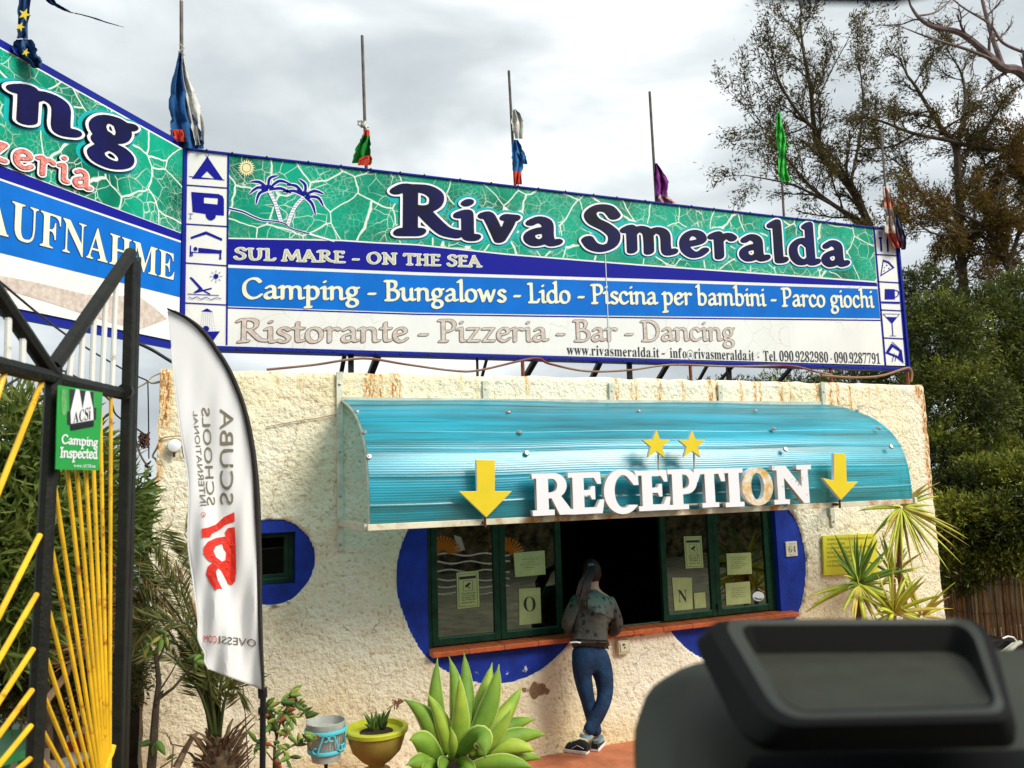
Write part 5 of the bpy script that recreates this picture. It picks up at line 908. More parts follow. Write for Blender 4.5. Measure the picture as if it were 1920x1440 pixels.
headline(B2, 'zeria', (-32, 295, 238), (172, 362, 310), (6.0, 4.0), [(6.0, OUTB), (5.0, OUTW), (.8, OUTB), (0, REDT)], .004, .014, track=9)
glow(B2, 'ng', (18, 224, 119), (268, 304, 214), (8.4, 4.8), 14, .0032, 11)
label_line(B2, 'AUFNAHME', (-38, 431, 357), (327, 526, 477), LTXT, ser=True, outline=(mat('dark_outline', (.02, .05, .16)), 5), lift=.006, track=-1)
# posts that carry the angled board
for u in (-.25, -2.0, -3.6):
    p = B2.w(u, 0, -.15); b = MB(); b.bar((p[0], p[1], 0), (p[0], p[1], 5.0), .07); 
    if u < -1: b.build('post', BLACKM, sl2)
# ---------------------------------------------------------------- flags
def pole(root, a, c, r=.016, m=None):
    b_ = MB(); b_.tube([a, c], [r, r*.85], 8); b_.build('pole', m or mat('pole_paint', (.05, .055, .05), rough=.5, base2=(.16, .12, .10), vscale=8), root, smooth=True)
def rag(root, pts, cols, Y, name='cloth', th=.03, twist=.5, seed=0):
    """a bunched, torn strip of cloth: pts = (x, y, half width in px) down the photo"""
    rr = random.Random(seed); b_ = MB(); G = []; n = 9; S_ = smooth([tuple(p) for p in pts], 5); k = len(S_)
    for i, (x, y, w) in enumerate(S_):
        row = []
        for j in range(n):
            t = j/(n-1)*2-1; ph = i*.35+seed
            d = th*math.sin(t*6+ph*twist)+th*.6*math.sin(t*13+ph*1.3)
            e_ = (rr.uniform(-1, 1)*.12 if abs(t) == 1 else 0)
            row.append(tuple(at(x+w*(t+e_), y+rr.uniform(-.4, .4), Y+d)))
        G.append(row)
    k2 = max(1, len(cols))
    for i in range(k-1):
        m = min(k2-1, int(i/(k-1)*k2)); b_.grid([G[i], G[i+1]], m)
    me = b_.mesh(name, True, True, True); return link(name, me, root, [clothm(c) for c in cols])
def clothm(c):
    return mat('cloth_%d_%d_%d' % tuple(int(v*99) for v in c), c, rough=.85, var=.3, vscale=20, bump=.3, bscale=30)
CB, CW, CR, CG = (.02, .10, .30), (.62, .62, .58), (.60, .06, .03), (.01, .22, .03)
def flagthing(px, py, Y, label, grp='torn flags on poles along the sign boards'): return thing('flag', at(px, py, Y), label, 'flag', grp)
YF = YS+.02
f_ = flagthing(340, 275, YF, 'tall blue white and red flag hanging at the corner between the two sign boards')
pole(f_, at(341, 400, YF+.1), at(340, 2, YF+.1), .017)
rag(f_, [(338, 98, 3), (336, 130, 8), (336, 170, 17), (340, 210, 22), (348, 240, 26), (354, 272, 27), (362, 279, 20)], [(.015, .09, .26)], YF-.03, th=.05, seed=1)
rag(f_, [(342, 105, 3), (348, 150, 8), (360, 190, 12), (369, 230, 12), (375, 272, 8)], [CW], YF-.02, seed=2)
rag(f_, [(333, 243, 14), (336, 255, 16), (340, 266, 10)], [CR], YF-.06, seed=3)
b = MB(); b.tube([at(336, 82, YF), at(345, 90, YF), at(335, 97, YF), at(346, 103, YF)], .006, 5); b.build('rope', mat('rope', (.5, .47, .36)), f_)
f_ = flagthing(686, 312, YF, 'green flag with a red torn end and a white knot, low on its pole')
pole(f_, at(690, 420, YF+.1), at(679, 67, YF+.1))
rag(f_, [(679, 226, 9), (680, 234, 9), (685, 240, 7)], [CW], YF, th=.05, seed=4)
rag(f_, [(688, 243, 4), (686, 258, 8), (681, 280, 14), (677, 306, 19)], [CR, CG, CG, CG], YF, th=.05, seed=5)
rag(f_, [(690, 292, 6), (686, 300, 12), (683, 310, 12)], [CR], YF-.05, seed=6)
f_ = flagthing(972, 345, YF, 'white blue and red flag hanging in a narrow strip above the headline')
pole(f_, at(972, 460, YF+.1), at(954, 133, YF+.1))
rag(f_, [(964, 205, 2), (968, 215, 8), (971, 235, 11), (973, 260, 7)], [CW], YF, seed=7)
rag(f_, [(967, 262, 4), (970, 280, 10), (972, 300, 12), (970, 322, 8), (968, 346, 4)], [(.03, .17, .42), (.03, .17, .42), (.03, .17, .42), CR], YF, seed=8)
rag(f_, [(977, 285, 6), (983, 300, 5), (986, 308, 3)], [(.05, .2, .4)], YF, seed=9); rag(f_, [(974, 318, 3), (974, 346, 5)], [CR], YF+.02, seed=10)
f_ = flagthing(1238, 380, YF, 'purple torn flag with white shreds at its foot')
pole(f_, at(1236, 470, YF+.1), at(1218, 172, YF+.1))
rag(f_, [(1230, 306, 2), (1236, 325, 9), (1241, 345, 13), (1240, 368, 10)], [(.22, .03, .22)], YF, th=.05, seed=11)
rag(f_, [(1238, 365, 9), (1243, 372, 14), (1250, 381, 18)], [(.6, .5, .45), (.5, .2, .25)], YF, th=.04, seed=12)
f_ = flagthing(1472, 405, YF, 'long narrow bright green pennant high on its pole, fourth from the corner')
pole(f_, at(1475, 500, YF+.1), at(1459, 212, YF+.1), .014)
rag(f_, [(1460, 210, 3), (1461, 235, 6), (1465, 262, 9), (1466, 290, 6), (1468, 320, 9), (1474, 340, 10)], [(.04, .50, .06)], YF, th=.03, twist=1.5, seed=13)
rag(f_, [(1466, 262, 3), (1474, 270, 6), (1479, 276, 3)], [(.10, .5, .08)], YF+.02, seed=14); rag(f_, [(1480, 345, 9), (1485, 348, 12)], [(.01, .06, .05)], YF, seed=15)
f_ = flagthing(1668, 430, YF, 'shredded red and white flag with a navy strip at the right end of the board')
pole(f_, at(1672, 520, YF+.1), at(1652, 242, YF+.1), .014)
rag(f_, [(1660, 350, 5), (1664, 370, 8), (1667, 390, 7), (1670, 405, 5)], [(.66, .5, .42), (.6, .22, .14), (.66, .5, .42)], YF-.03, th=.05, seed=16)
rag(f_, [(1668, 405, 6), (1671, 425, 11), (1676, 445, 12), (1686, 465, 7)], [(.62, .5, .42), (.55, .10, .06)], YF-.08, th=.05, seed=17)
rag(f_, [(1681, 402, 3), (1685, 425, 7), (1691, 445, 8), (1694, 468, 4)], [(.05, .06, .14)], YF-.05, seed=18); rag(f_, [(1672, 372, 2), (1690, 382, 4), (1702, 387, 6), (1718, 388, 2)], [(.66, .25, .16)], YF-.02, seed=19)
# blue flag with yellow stars over the angled board
PL = B2.w(*B2.p2(48, 110), -.02); YE = PL[1]
f_ = thing('flag', PL, 'blue flag with yellow stars twisted round and streaming over the angled board', 'flag', 'torn flags on poles along the sign boards')
pole(f_, at(50, 230, YE+.05), at(40, -420, YE+.05), .015)
EB = (.02, .07, .20)
rag(f_, [(46, -60, 9), (46, 0, 11), (44, 30, 11), (42, 55, 9), (42, 72, 10)], [EB], YE-.03, th=.03, seed=20)
rag(f_, [(45, 74, 14), (44, 88, 22), (52, 104, 20), (64, 116, 15), (70, 128, 8)], [(.025, .10, .25), (.02, .07, .20)], YE-.06, th=.06, seed=21)
rag(f_, [(78, -30, 6), (95, 2, 8), (112, 13, 7), (126, 21, 5)], [EB], YE-.05, th=.03, seed=22)
rag(f_, [(122, 18, 5), (130, 22, 4), (139, 25, 4)], [(.5, .42, .12)], YE-.05, th=.02, seed=23)
rag(f_, [(138, 24, 4), (170, 32, 5), (200, 42, 4), (232, 51, 1.5)], [EB], YE-.05, th=.02, seed=24)
def star_poly(x, y, r, rot=0): return [(x+(r if i % 2 == 0 else r*.4)*math.sin(i*math.pi/5+rot), y-(r if i % 2 == 0 else r*.4)*math.cos(i*math.pi/5+rot)) for i in range(10)]
for x, y, r_ in ((46, 27, 12), (38, 50, 9), (48, 98, 8)):
    b = MB(); b.prism([at(px, py, YE-.13) for px, py in star_poly(x, y, r_, .4)], (0, .006, 0)); b.build('star', mat('flag_yellow', (.70, .55, .05), rough=.8), f_)
# ---------------------------------------------------------------- awning
AX0, AX1 = 1.108, 6.03
prof = [(.0, 2.965), (-.06, 2.968), (-.18, 2.945), (-.34, 2.905), (-.50, 2.855), (-.66, 2.795), (-.80, 2.72), (-.92, 2.63), (-1.0, 2.53), (-1.05, 2.42), (-1.08, 2.31), (-1.095, 2.16), (-1.10, 2.01)]
prof = smooth(prof, 14)
def awnmat():
    m = bpy.data.materials.new('ribbed_polycarbonate'); m.use_nodes = True; nt = m.node_tree; b = nt.nodes['Principled BSDF']
    tc = N(nt, 'ShaderNodeTexCoord'); mp = N(nt, 'ShaderNodeMapping', inp={'Scale': (.5, 5, 9)}); nt.links.new(tc.outputs['Object'], mp.inputs[0])
    n = N(nt, 'ShaderNodeTexNoise', inp={'Scale': 1.3, 'Detail': 6, 'Roughness': .6}); nt.links.new(mp.outputs[0], n.inputs[0])
    r = ramp(nt, [(.3, (.0, .17, .22)), (.5, (.0, .38, .52)), (.7, (.0, .58, .84))], n.outputs[0])
    # dirty run lines along the ribs
    mp2 = N(nt, 'ShaderNodeMapping', inp={'Scale': (.35, 16, 34)}); nt.links.new(tc.outputs['Object'], mp2.inputs[0])
    n2 = N(nt, 'ShaderNodeTexNoise', inp={'Scale': 1.2, 'Detail': 7, 'Roughness': .6}); nt.links.new(mp2.outputs[0], n2.inputs[0])
    r2 = ramp(nt, [(.57, (0, 0, 0)), (.68, (.9, .9, .9))], n2.outputs[0])
    x = N(nt, 'ShaderNodeMix', data_type='RGBA'); nt.links.new(r2.outputs[0], x.inputs['Factor']); nt.links.new(r.outputs[0], x.inputs['A']); x.inputs['B'].default_value = (.02, .10, .10, 1)
    grd = N(nt, 'ShaderNodeAttribute', attribute_name='shade_dirt'); gm = N(nt, 'ShaderNodeMix', data_type='RGBA'); gm.inputs['B'].default_value = (.04, .15, .14, 1)
    nt.links.new(grd.outputs['Fac'], gm.inputs['Factor']); nt.links.new(x.outputs['Result'], gm.inputs['A']); col = gm.outputs['Result']
    nt.links.new(col, b.inputs['Base Color']); b.inputs['Roughness'].default_value = .30; b.inputs['Specular IOR Level'].default_value = .8; b.inputs['Coat Weight'].default_value = .35; b.inputs['Coat Roughness'].default_value = .22; b.inputs['Coat IOR'].default_value = 1.7
    t = N(nt, 'ShaderNodeBsdfTranslucent'); nt.links.new(col, t.inputs[0])
    tp = N(nt, 'ShaderNodeBsdfTransparent', inp={0: (.25, .75, .85, 1)})
    a1 = N(nt, 'ShaderNodeMixShader', inp={0: .32}); nt.links.new(b.outputs[0], a1.inputs[1]); nt.links.new(t.outputs[0], a1.inputs[2])
    a2 = N(nt, 'ShaderNodeMixShader', inp={0: .10}); nt.links.new(a1.outputs[0], a2.inputs[1]); nt.links.new(tp.outputs[0], a2.inputs[2])
    nt.links.new(a2.outputs[0], nt.nodes['Material Output'].inputs[0]); return m
POLY = awnmat()
awn = thing('awning', ((AX0+AX1)/2, -.5, 2.5), 'curved turquoise ribbed plastic awning over the reception window', 'awning')
def arc_pts(step):
    P = np.array(prof); L = np.concatenate([[0], np.cumsum(np.hypot(*np.diff(P, axis=0).T))]); s = np.arange(0, L[-1], step)
    return np.stack([np.interp(s, L, P[:, 0]), np.interp(s, L, P[:, 1])], 1), s, L[-1]
A, s, LT = arc_pts(.0045)
T = np.gradient(A, axis=0); T /= np.linalg.norm(T, axis=1)[:, None]; Nn = np.stack([T[:, 1], -T[:, 0]], 1)*-1
Nn = np.where((Nn[:, 1:2] < 0) & (Nn[:, 0:1] > 0), -Nn, Nn)
if Nn[len(Nn)//2][0] > 0: Nn = -Nn
rib = .0006*np.cos(s/.018*2*math.pi)
seam = .004*((s/ .19) % 1 < .08)
A2 = A+Nn*(rib+seam)[:, None]
def warpx(x, d): return x
G = []; gr = []
xcols = np.linspace(AX0, AX1, 26)
for i, (y, z) in enumerate(A2):
    row = []
    for x in xcols:
        k = (x-AX0)/(AX1-AX0); row.append((x, y*(1-.05*k)+.0, z-.012*k+.006*math.sin(x*3.1+s[i]*4)))
        gr.append(min(1, max(0, (s[i]/LT-.82)/.18)*.75*(.5+vnoise(np.array([x]), np.array([s[i]]), .25, 3)[0])+max(0, 1-s[i]/.22)*.55))  # darker towards lip and wall: under-lit shade and dirt in the colour
    G.append(row)
b = MB(); b.grid(G); me = b.mesh('panel', True, False); set_attr(me, 'shade_dirt', gr); link('panel', me, awn, POLY)
def awn_pt(u, x, off=0.0):
    """point u (0 wall .. 1 front lip) along the curve"""
    i = min(len(A)-1, int(u*(len(A)-1))); k = (x-AX0)/(AX1-AX0); p = A[i]+Nn[i]*off; return np.array((x, p[0]*(1-.05*k), p[1]-.012*k))
for xx, w in ((AX0, .03), (AX0+1.2, .02), (AX0+2.45, .02), (AX0+3.65, .02), (AX1, .025)):
    b = MB(); b.tube([awn_pt(u, xx, -.018) for u in np.linspace(0, 1, 18)], .011, 6); b.build('arch_rib', CREAM, awn, smooth=True)
b = MB()
L_ = awn_pt(1, AX0, 0); R_ = awn_pt(1, AX1, 0)
b.bar(L_+(-.02, -.008, -.012), R_+(.02, -.008, -.012), .03, .042); b.build('front_bar', mat('front_bar_paint', (.70, .66, .50), rough=.5, var=.2, vscale=6, dirt=(.45, .20, .04), dscale=4, dlo=.50, dhi=.62), awn, bevel=.003)
zL = at(640, 978)[2]
for xx, zend in ((AX0-.02, at(640, 1032)[2]), (AX1, 1.72)):
    b = MB(); b.bb((xx-.025, -.052, zend), (xx+.025, -.028, ZT-.0)); b.build('wall_post', CREAM, awn, bevel=.002)
    b = MB(); b.bar((xx, -.03, L_[2]-.02), (xx, L_[1]+.02, L_[2]-.015), .03, .05); b.build('side_arm', CREAM, awn)
    for z in (ZT-.1, 2.55, 2.2, zend+.05):
        b = MB(); b.lathe([(.012, 0), (.010, .008), (0, .010)], (xx, -.052, z), 8, ax=np.array(((1, 0, 0), (0, 0, -1.), (0, 1, 0)))); b.build('bolt', STEEL, awn)
for px in (907, 1142, 1345):
    x = at(px, 720)[0]; b = MB(); b.bb((x-.025, -.05, 2.95), (x+.025, -.03, ZT-.05)); b.lathe([(.012, 0), (.010, .008), (0, .010)], (x, -.05, ZT-.12), 8, ax=np.array(((1, 0, 0), (0, 0, -1.), (0, 1, 0)))); b.build('wall_bracket', CREAM, awn)
b = MB(); b.bb((AX0, -.06, 2.945), (AX1-.05, -.03, 2.985)); b.build('top_flashing', mat('flashing', (.55, .60, .52), rough=.5, var=.2), awn)
b = MB(); x = at(1550, 950)[0]; b.bb((x-.012, -.06, 1.83), (x+.012, -.03, 2.0)); b.build('hook', CREAM, awn)
# rivets: found on the panel by solving where the photo shows them
def on_awning(px, py):
    d = ray(px, py); best = None
    for i in range(0, len(A), 3):
        y, z = A[i]; t = (y-CAM[1])/d[1]; p = CAM+d*t
        e_ = abs(p[2]-(z-.006))
        if best is None or e_ < best[0]: best = (e_, i, p)
    return best[1], best[2]
for px, py in ((669, 773), (683, 812), (691, 857), (953, 774), (974, 812), (987, 850), (1197, 772), (1416, 771), (1450, 805), (1472, 843), (1608, 771), (1647, 804), (1670, 838)):
    i, p = on_awning(px, py); nn = np.array((0, Nn[i][0], Nn[i][1])); tt = np.cross((1., 0, 0), nn)
    R3 = np.stack([np.array((1., 0, 0)), tt, nn], 1)
    b = MB(); b.lathe([(.021, -.004), (.021, .006), (.016, .012), (.007, .013), (.006, .019), (0, .020)], np.array((p[0], p[1], p[2]))+nn*.004, 14, ax=R3); b.build('rivet', STEEL, awn, smooth=True)
# ---------------------------------------------------------------- RECEPTION letters, stars, arrows
YR = -1.17
rec = thing('reception_sign', at(1257, 965, YR), 'white raised capital letters reading RECEPTION under two yellow stars', 'sign')
SLAB = mat('letter_white', (.84, .83, .86), rough=.35); EDGE = mat('letter_edge', (.60, .55, .48), rough=.5)
pos = [('R', 997, 1070, 967.5, 887), ('E', 1065, 1131, 965, 885), ('C', 1130, 1197, 964, 881), ('E', 1196, 1255, 958.5, 881.5), ('P', 1252, 1306, 956, 879), ('T', 1302, 1358, 952.5, 878), ('I', 1358, 1393, 951, 877), ('O', 1391, 1448, 948, 877), ('N', 1449, 1518, 946, 872)]
def slabser(ch):
    """square serifed heavy capitals; 0..w by 0..100"""
    def C(x, y, rx, ry, a0, a1, n=14): return [(x+rx*math.cos(math.radians(a0+(a1-a0)*i/n)), y+ry*math.sin(math.radians(a0+(a1-a0)*i/n))) for i in range(n+1)]
    if ch == 'R': return 90, [[(0, 0), (50, 0), (50, 13), (37, 13), (37, 40), (44, 40), (62, 0), (96, 0), (96, 11), (88, 13), (66, 45)]+C(50, 70, 30, 30, -50, 90)+[(0, 100), (0, 88), (10, 88), (10, 13), (0, 13)], [(37, 54), (45, 54)]+C(46, 70.5, 12, 16, -80, 80, 8)+[(37, 87)]]
    if ch == 'E': return 82, [[(0, 0), (78, 0), (83, 33), (73, 33), (64, 15), (36, 15), (36, 44), (50, 44), (54, 34), (62, 34), (62, 66), (54, 66), (50, 57), (36, 57), (36, 86), (60, 86), (68, 71), (77, 71), (75, 100), (0, 100), (0, 88), (10, 88), (10, 12), (0, 12)]]
    if ch == 'C': return 88, [C(48, 50, 46, 52, 40, 322, 34)+C(50, 50, 22, 38, 305, 58, 22)[::1]+[(76, 64), (88, 64), (86, 98), (78, 98)]]
    if ch == 'P': return 76, [[(0, 0), (52, 0), (52, 12), (38, 12), (38, 38), (46, 38)]+C(48, 69, 29, 31, -80, 85)+[(0, 100), (0, 88), (11, 88), (11, 12), (0, 12)], [(38, 51), (44, 51)]+C(44, 69, 12, 17, -80, 80, 8)+[(38, 87)]]
    if ch == 'T': return 82, [[(18, 0), (64, 0), (64, 12), (54, 12), (54, 86), (66, 86), (73, 66), (84, 66), (82, 100), (0, 100), (-2, 66), (9, 66), (16, 86), (28, 86), (28, 12), (18, 12)]]
    if ch == 'I': return 50, [[(0, 0), (50, 0), (50, 12), (39, 12), (39, 88), (50, 88), (50, 100), (0, 100), (0, 88), (11, 88), (11, 12), (0, 12)]]
    if ch == 'O': return 90, [C(45, 50, 46, 52, 0, 352, 40), C(45, 50, 19, 37, 0, 345, 30)]
    if ch == 'N': return 92, [[(0, 0), (38, 0), (38, 12), (27, 12), (27, 68), (74, 0), (88, 0), (88, 88), (97, 88), (97, 100), (60, 100), (60, 88), (71, 88), (71, 42), (32, 100), (0, 100), (0, 88), (10, 88), (10, 12), (0, 12)]]
OLD = mat('letter_peeled_ochre', (.62, .36, .06), rough=.5, base2=(.80, .78, .70), vscale=18)
BRK = mat('letter_scuffed', (.80, .80, .82), rough=.4, dirt=(.22, .08, .04), dscale=18, dlo=.60, dhi=.66)
for ch, x0, x1, yb_, yt in pos:
    a = at(x0, yb_, YR); c = at(x1, yb_-(x1-x0)*.048, YR); H = at((x0+x1)/2, yt, YR)[2]-at((x0+x1)/2, yb_-2, YR)[2]; w, P = slabser(ch)
    f = lambda px, py: (a[0]+(c[0]-a[0])*px/w, a[2]+H*py/100)
    dy_ = .0012*(pos.index((ch, x0, x1, yb_, yt)) % 2); me = poly_mesh(P, 'letter', extrude=.018, f=f); frame_mesh(me, (0, YR+dy_, 0), (1, 0, 0), (0, 0, 1), (0, -1, 0))
    o = link('letter', me, rec, [EDGE if ch != 'O' else SLAB], label={'O': 'letter O with its white face peeled to ochre', 'N': 'scuffed letter N with a broken corner'}.get(ch))
    me = poly_mesh(P, 'letter_face', extrude=.002, f=f); frame_mesh(me, (0, YR-.0205+dy_, 0), (1, 0, 0), (0, 0, 1), (0, -1, 0))
    link('letter_face', me, o, OLD if ch == 'O' else BRK if ch == 'N' else SLAB)
for (y0, y1) in ((896, 882), (959, 937)):
    b = MB(); p0 = at(1003, y0+.5, YR+.035); p1 = at(1512, y1-1.5, YR+.035); b.bar(p0, p1, .012, .014); b.build('rail', mat('rail_metal', (.42, .36, .26), rough=.5, metal=.3), rec)
for px in (1040, 1480):
    p = at(px, 950, YR+.03); b = MB(); b.bar((p[0], YR+.035, p[2]+.02), (p[0], -1.075, 2.0), .012); b.build('stay', MATS['rail_metal'], rec)
YB = mat('arrow_yellow', (.78, .60, .025), rough=.4, var=.06, vscale=6)
for px, py, r_, rx in ((1231, 832, 27, 832), (1298, 832, 26, 0)):
    q_ = [(px+(r_ if i % 2 == 0 else r_*.42)*math.sin(i*math.pi/5), py-(r_*1.06 if i % 2 == 0 else r_*.44)*math.cos(i*math.pi/5)+2) for i in range(10)]
    b = MB(); b.prism([at(x, y, YR-.01) for x, y in q_], (0, .028, 0), 0, side=1); b.build('star', [YB, OUTW], rec)
    b = MB(); b.tube([at(px+2.5, py+6, YR+.03), at(px+4, 889, YR+.035)], .007, 6); b.build('star_rod', MATS['rail_metal'], rec)
def arrow(pts, foot, label):
    p0 = at(*foot, YR+.02); t = thing('arrow_sign', p0, label, 'arrow sign', 'yellow arrows at the awning edge')
    b = MB(); b.prism([at(x, y, YR+.0) for x, y in pts], (0, .032, 0), 0, side=1); b.build('arrow_board', [YB, OUTW], t, bevel=.002)
    b = MB(); b.tube([at(foot[0], foot[1]-14, YR+.04), at(foot[0]+1, foot[1]+6, YR+.04)], .009, 6); b.box(p0+(0, .05, .005), (.02, .08, .02)); b.build('bracket', RUSTY, t)
arrow([(893, 862), (928, 862.5), (928, 921), (960, 921), (912, 970), (861, 921.5), (895, 921)], (909, 982), 'larger yellow down arrow left of the white letters on the awning')
arrow([(1564, 849.5), (1586, 851), (1588, 904), (1609, 903), (1577, 937.5), (1542, 896), (1564, 901)], (1574, 947), 'smaller yellow down arrow at the right end of the awning')
# ---------------------------------------------------------------- notices
def sheet_on(pts, Y, label, name='paper_notice', m=PAPER, cat='notice', th=.0015, grp='paper notices stuck on the window panes'):
    t = thing(name, at(*pts[3], Y), label, cat, grp)
    b = MB(); b.prism([at(x, y, Y) for x, y in pts], (0, th, 0)); b.build('sheet', m, t)
    return t
YP = .058
def bars(t, rows, Y, m=INK, h=2.2, name='print'):
    """rows of tiny unreadable writing: (x0, y0, x1, y1) lines in the photo broken into word lengths"""
    b = MB(); rr = random.Random(len(rows)*3+int(rows[0][0]))
    for x0, y0, x1, y1 in rows:
        x = x0
        while x < x1-1:
            w = rr.uniform(3, 9); e_ = min(x+w, x1); y = y0+(y1-y0)*(x-x0)/max(1, x1-x0); yy = y0+(y1-y0)*(e_-x0)/max(1, x1-x0)
            xx = x
            while xx < e_:   # strokes of letters
                u = min(xx+rr.uniform(.7, 1.3), e_); hh = h*rr.uniform(.55, 1.0)
                b.poly([at(xx, y, Y), at(u, y, Y), at(u, y-hh, Y), at(xx, y-hh, Y)]); xx = u+.55
            x = e_+1.6
    o = b.build(name, m, t, fix=False); return o
def bigletter(t, ch, x0, y0, x1, y1, Y, m=INK, off=-.0008):
    """one serif capital filling the box"""
    P, W, H = ser_line(ch); a = at(x0, y1, Y); c = at(x1, y1, Y); h = at(x0, y0, Y)[2]-a[2]
    xs_ = [p[0] for q_ in P for p in q_]; x_0, x_1 = min(xs_), max(xs_)
    me = poly_mesh(P, 'lettering', f=lambda px, py: (a[0]+(c[0]-a[0])*(px-x_0)/(x_1-x_0), a[2]+h*py/H+(c[2]-a[2])*(px-x_0)/(x_1-x_0)), offset=off)
    frame_mesh(me, (0, Y, 0), (1, 0, 0), (0, 0, 1), (0, -1, 0)); return link('lettering', me, t, m)
t = sheet_on([(973, 1104), (1013, 1102), (1015, 1168), (974, 1172)], YP, 'paper with a large letter O on the second pane from the left'); bigletter(t, 'O', 982, 1119, 1005, 1146, YP-.001)
t = sheet_on([(963, 1037), (1021, 1032), (1023, 1077), (966, 1082)], YP, 'blank looking landscape sheet above the letter O paper'); bars(t, [(978, 1050, 1010, 1048), (980, 1055, 1005, 1053), (976, 1060, 1012, 1058), (984, 1065, 1004, 1064)], YP-.001, m=mat('faint_ink', (.2, .22, .08)), h=2)
t = sheet_on([(1260, 1083), (1297, 1083), (1299, 1142), (1265, 1145)], YP, 'paper with a large letter N on the third pane, lower left'); bigletter(t, 'N', 1272, 1106, 1289, 1129, YP-.001)
t = sheet_on([(1301, 1112), (1322, 1110), (1324, 1139), (1303, 1141)], YP, 'small blank card beside the letter N paper')
t = sheet_on([(1362, 1038), (1408, 1036), (1410, 1076), (1364, 1078)], YP, 'upper of two typed sheets on the rightmost pane'); bars(t, [(1370, 1046+i*4, 1402-(i % 3)*5, 1045+i*4) for i in range(6)], YP-.001, m=MATS['faint_ink'], h=1.8)
t = sheet_on([(1360, 1094), (1406, 1090), (1408, 1131), (1362, 1135)], YP, 'lower of two typed sheets on the rightmost pane'); bars(t, [(1372, 1104+i*4, 1398-(i % 2)*4, 1103+i*4) for i in range(5)], YP-.001, m=MATS['faint_ink'], h=1.8)
def camera_notice(P, label, k=1.0):
    (x0, y0), (x1, y1), (x2, y2), (x3, y3) = P; t = sheet_on(P, YP, label)
    def uv(u, v): return (x0+(x1-x0)*u+(x3-x0)*v, y0+(y1-y0)*u+(y3-y0)*v)
    def quad_(u0, v0, u1, v1, d): b.poly([at(*uv(u0, v0), YP-d), at(*uv(u1, v0), YP-d), at(*uv(u1, v1), YP-d), at(*uv(u0, v1), YP-d)])
    b = MB(); 
    for a_ in ((.07, .05, .93, .06), (.07, .94, .93, .95), (.07, .06, .09, .94), (.91, .06, .93, .94), (.12, .12, .88, .2), (.28, .24, .72, .25), (.28, .52, .72, .53), (.28, .25, .30, .52), (.70, .25, .72, .52)): quad_(*a_, .001)
    b.build('border', INK, t, fix=False)
    b = MB(); b.poly([at(*uv(u, v), YP-.0012) for u, v in ((.36, .38), (.58, .29), (.63, .34), (.42, .44))]); b.poly([at(*uv(u, v), YP-.0012) for u, v in ((.50, .40), (.54, .39), (.60, .47), (.56, .48))]); b.build('camera_symbol', INK, t, fix=False)
    rows = []
    for v in (.60, .66, .72, .78, .86): a_, c_ = uv(.2, v), uv(.84, v); rows.append((*a_, *c_))
    bars(t, rows, YP-.001, h=2.6*k)
camera_notice([(856, 1074), (897, 1070), (899, 1137), (858, 1142)], 'camera surveillance notice on the leftmost pane')
camera_notice([(1282, 1006), (1315, 1005), (1319, 1064), (1286, 1066)], 'camera surveillance notice on the third pane above the letter N paper', .9)
b = MB(); P = [at(1422+11*math.cos(a_), 1118+9*math.sin(a_), YP) for a_ in np.linspace(0, 6.28, 21)[:-1]]; b.prism(P, (0, .0015, 0)); t = thing('sticker', at(1422, 1127, YP), 'round white sticker low on the rightmost pane', 'sticker'); b.build('disc', OUTW, t)
b = MB(); b.poly([at(1413, 1119, YP-.001), at(1421, 1122, YP-.001), at(1431, 1122, YP-.001), at(1427, 1125, YP-.001), at(1417, 1124, YP-.001)]); b.build('print', mat('sticker_teal', (.02, .12, .08)), t, fix=False)
b = MB(); b.tube([at(1421, 1103, .05), at(1433, 1110, .05)], .002, 4); b.build('tape', OUTW, t)
# number plate
t = thing('house_number', at(1487, 1043, -.01), 'small white tile with house number 64 on the blue wall', 'number plate')
b = MB(); b.prism([at(x, y, -.02) for x, y in ((1473, 1016), (1494, 1014.5), (1496, 1042), (1475, 1044))], (0, .013, 0)); b.build('tile', mat('tile_cream', (.70, .68, .52), rough=.25), t, bevel=.002)
bigletter(t, '6', 1479, 1024, 1485, 1036, -.0212, off=-.0012); bigletter(t, '4', 1486, 1023.5, 1493, 1035.5, -.0212, off=-.0012)
bars(t, [(1480, 1020.5, 1491, 1019.8), (1481, 1041, 1490, 1040.3)], -.0212, m=MATS['brown_outline'], h=1.3)
# rules notice
RY = -.06
t = thing('rules_notice', at(1600, 1080, RY), 'yellow notice sheet with rows of small capitals behind the yucca', 'notice')
b = MB(); b.prism([at(x, y, RY) for x, y in ((1543, 1005), (1643, 1000), (1648, 1073), (1546, 1079))], (0, .02, 0)); b.build('board', mat('notice_yellow', (.70, .66, .05), rough=.5, var=.08, vscale=6), t)
NO = mat('notice_ink', (.22, .22, .03))
for i, (tx, w) in enumerate((('SEVERAMENTE VIETATO L\'INGRESSO AI NON', 84), ('CAMPEGGIATORI', 34), ('E\' CONSENTITO L\'INGRESSO SOLO DI UN AUTO', 80), ('PER OGNI BUNGALOW O ROULOTTE', 60), ('QUALSIASI VISITATORE DEVE RICHIEDERE', 82), ('LA CONSEGNA DI UN DOCUMENTO', 70), ('E IL PAGAMENTO', 40))):
    P, W, H = ser_line(tx); x0, y0 = 1550.5, 1014+i*8.2; a = at(x0, y0, RY); c = at(x0+w, y0-w*.045, RY); h = at(x0, y0-4.4, RY)[2]-a[2]
    me = poly_mesh(P, 'lettering', f=fit(a[0], a[2], h, c[0], c[2], h, W, H)); frame_mesh(me, (0, RY-.0012, 0), (1, 0, 0), (0, 0, 1), (0, -1, 0)); link('lettering', me, t, NO)
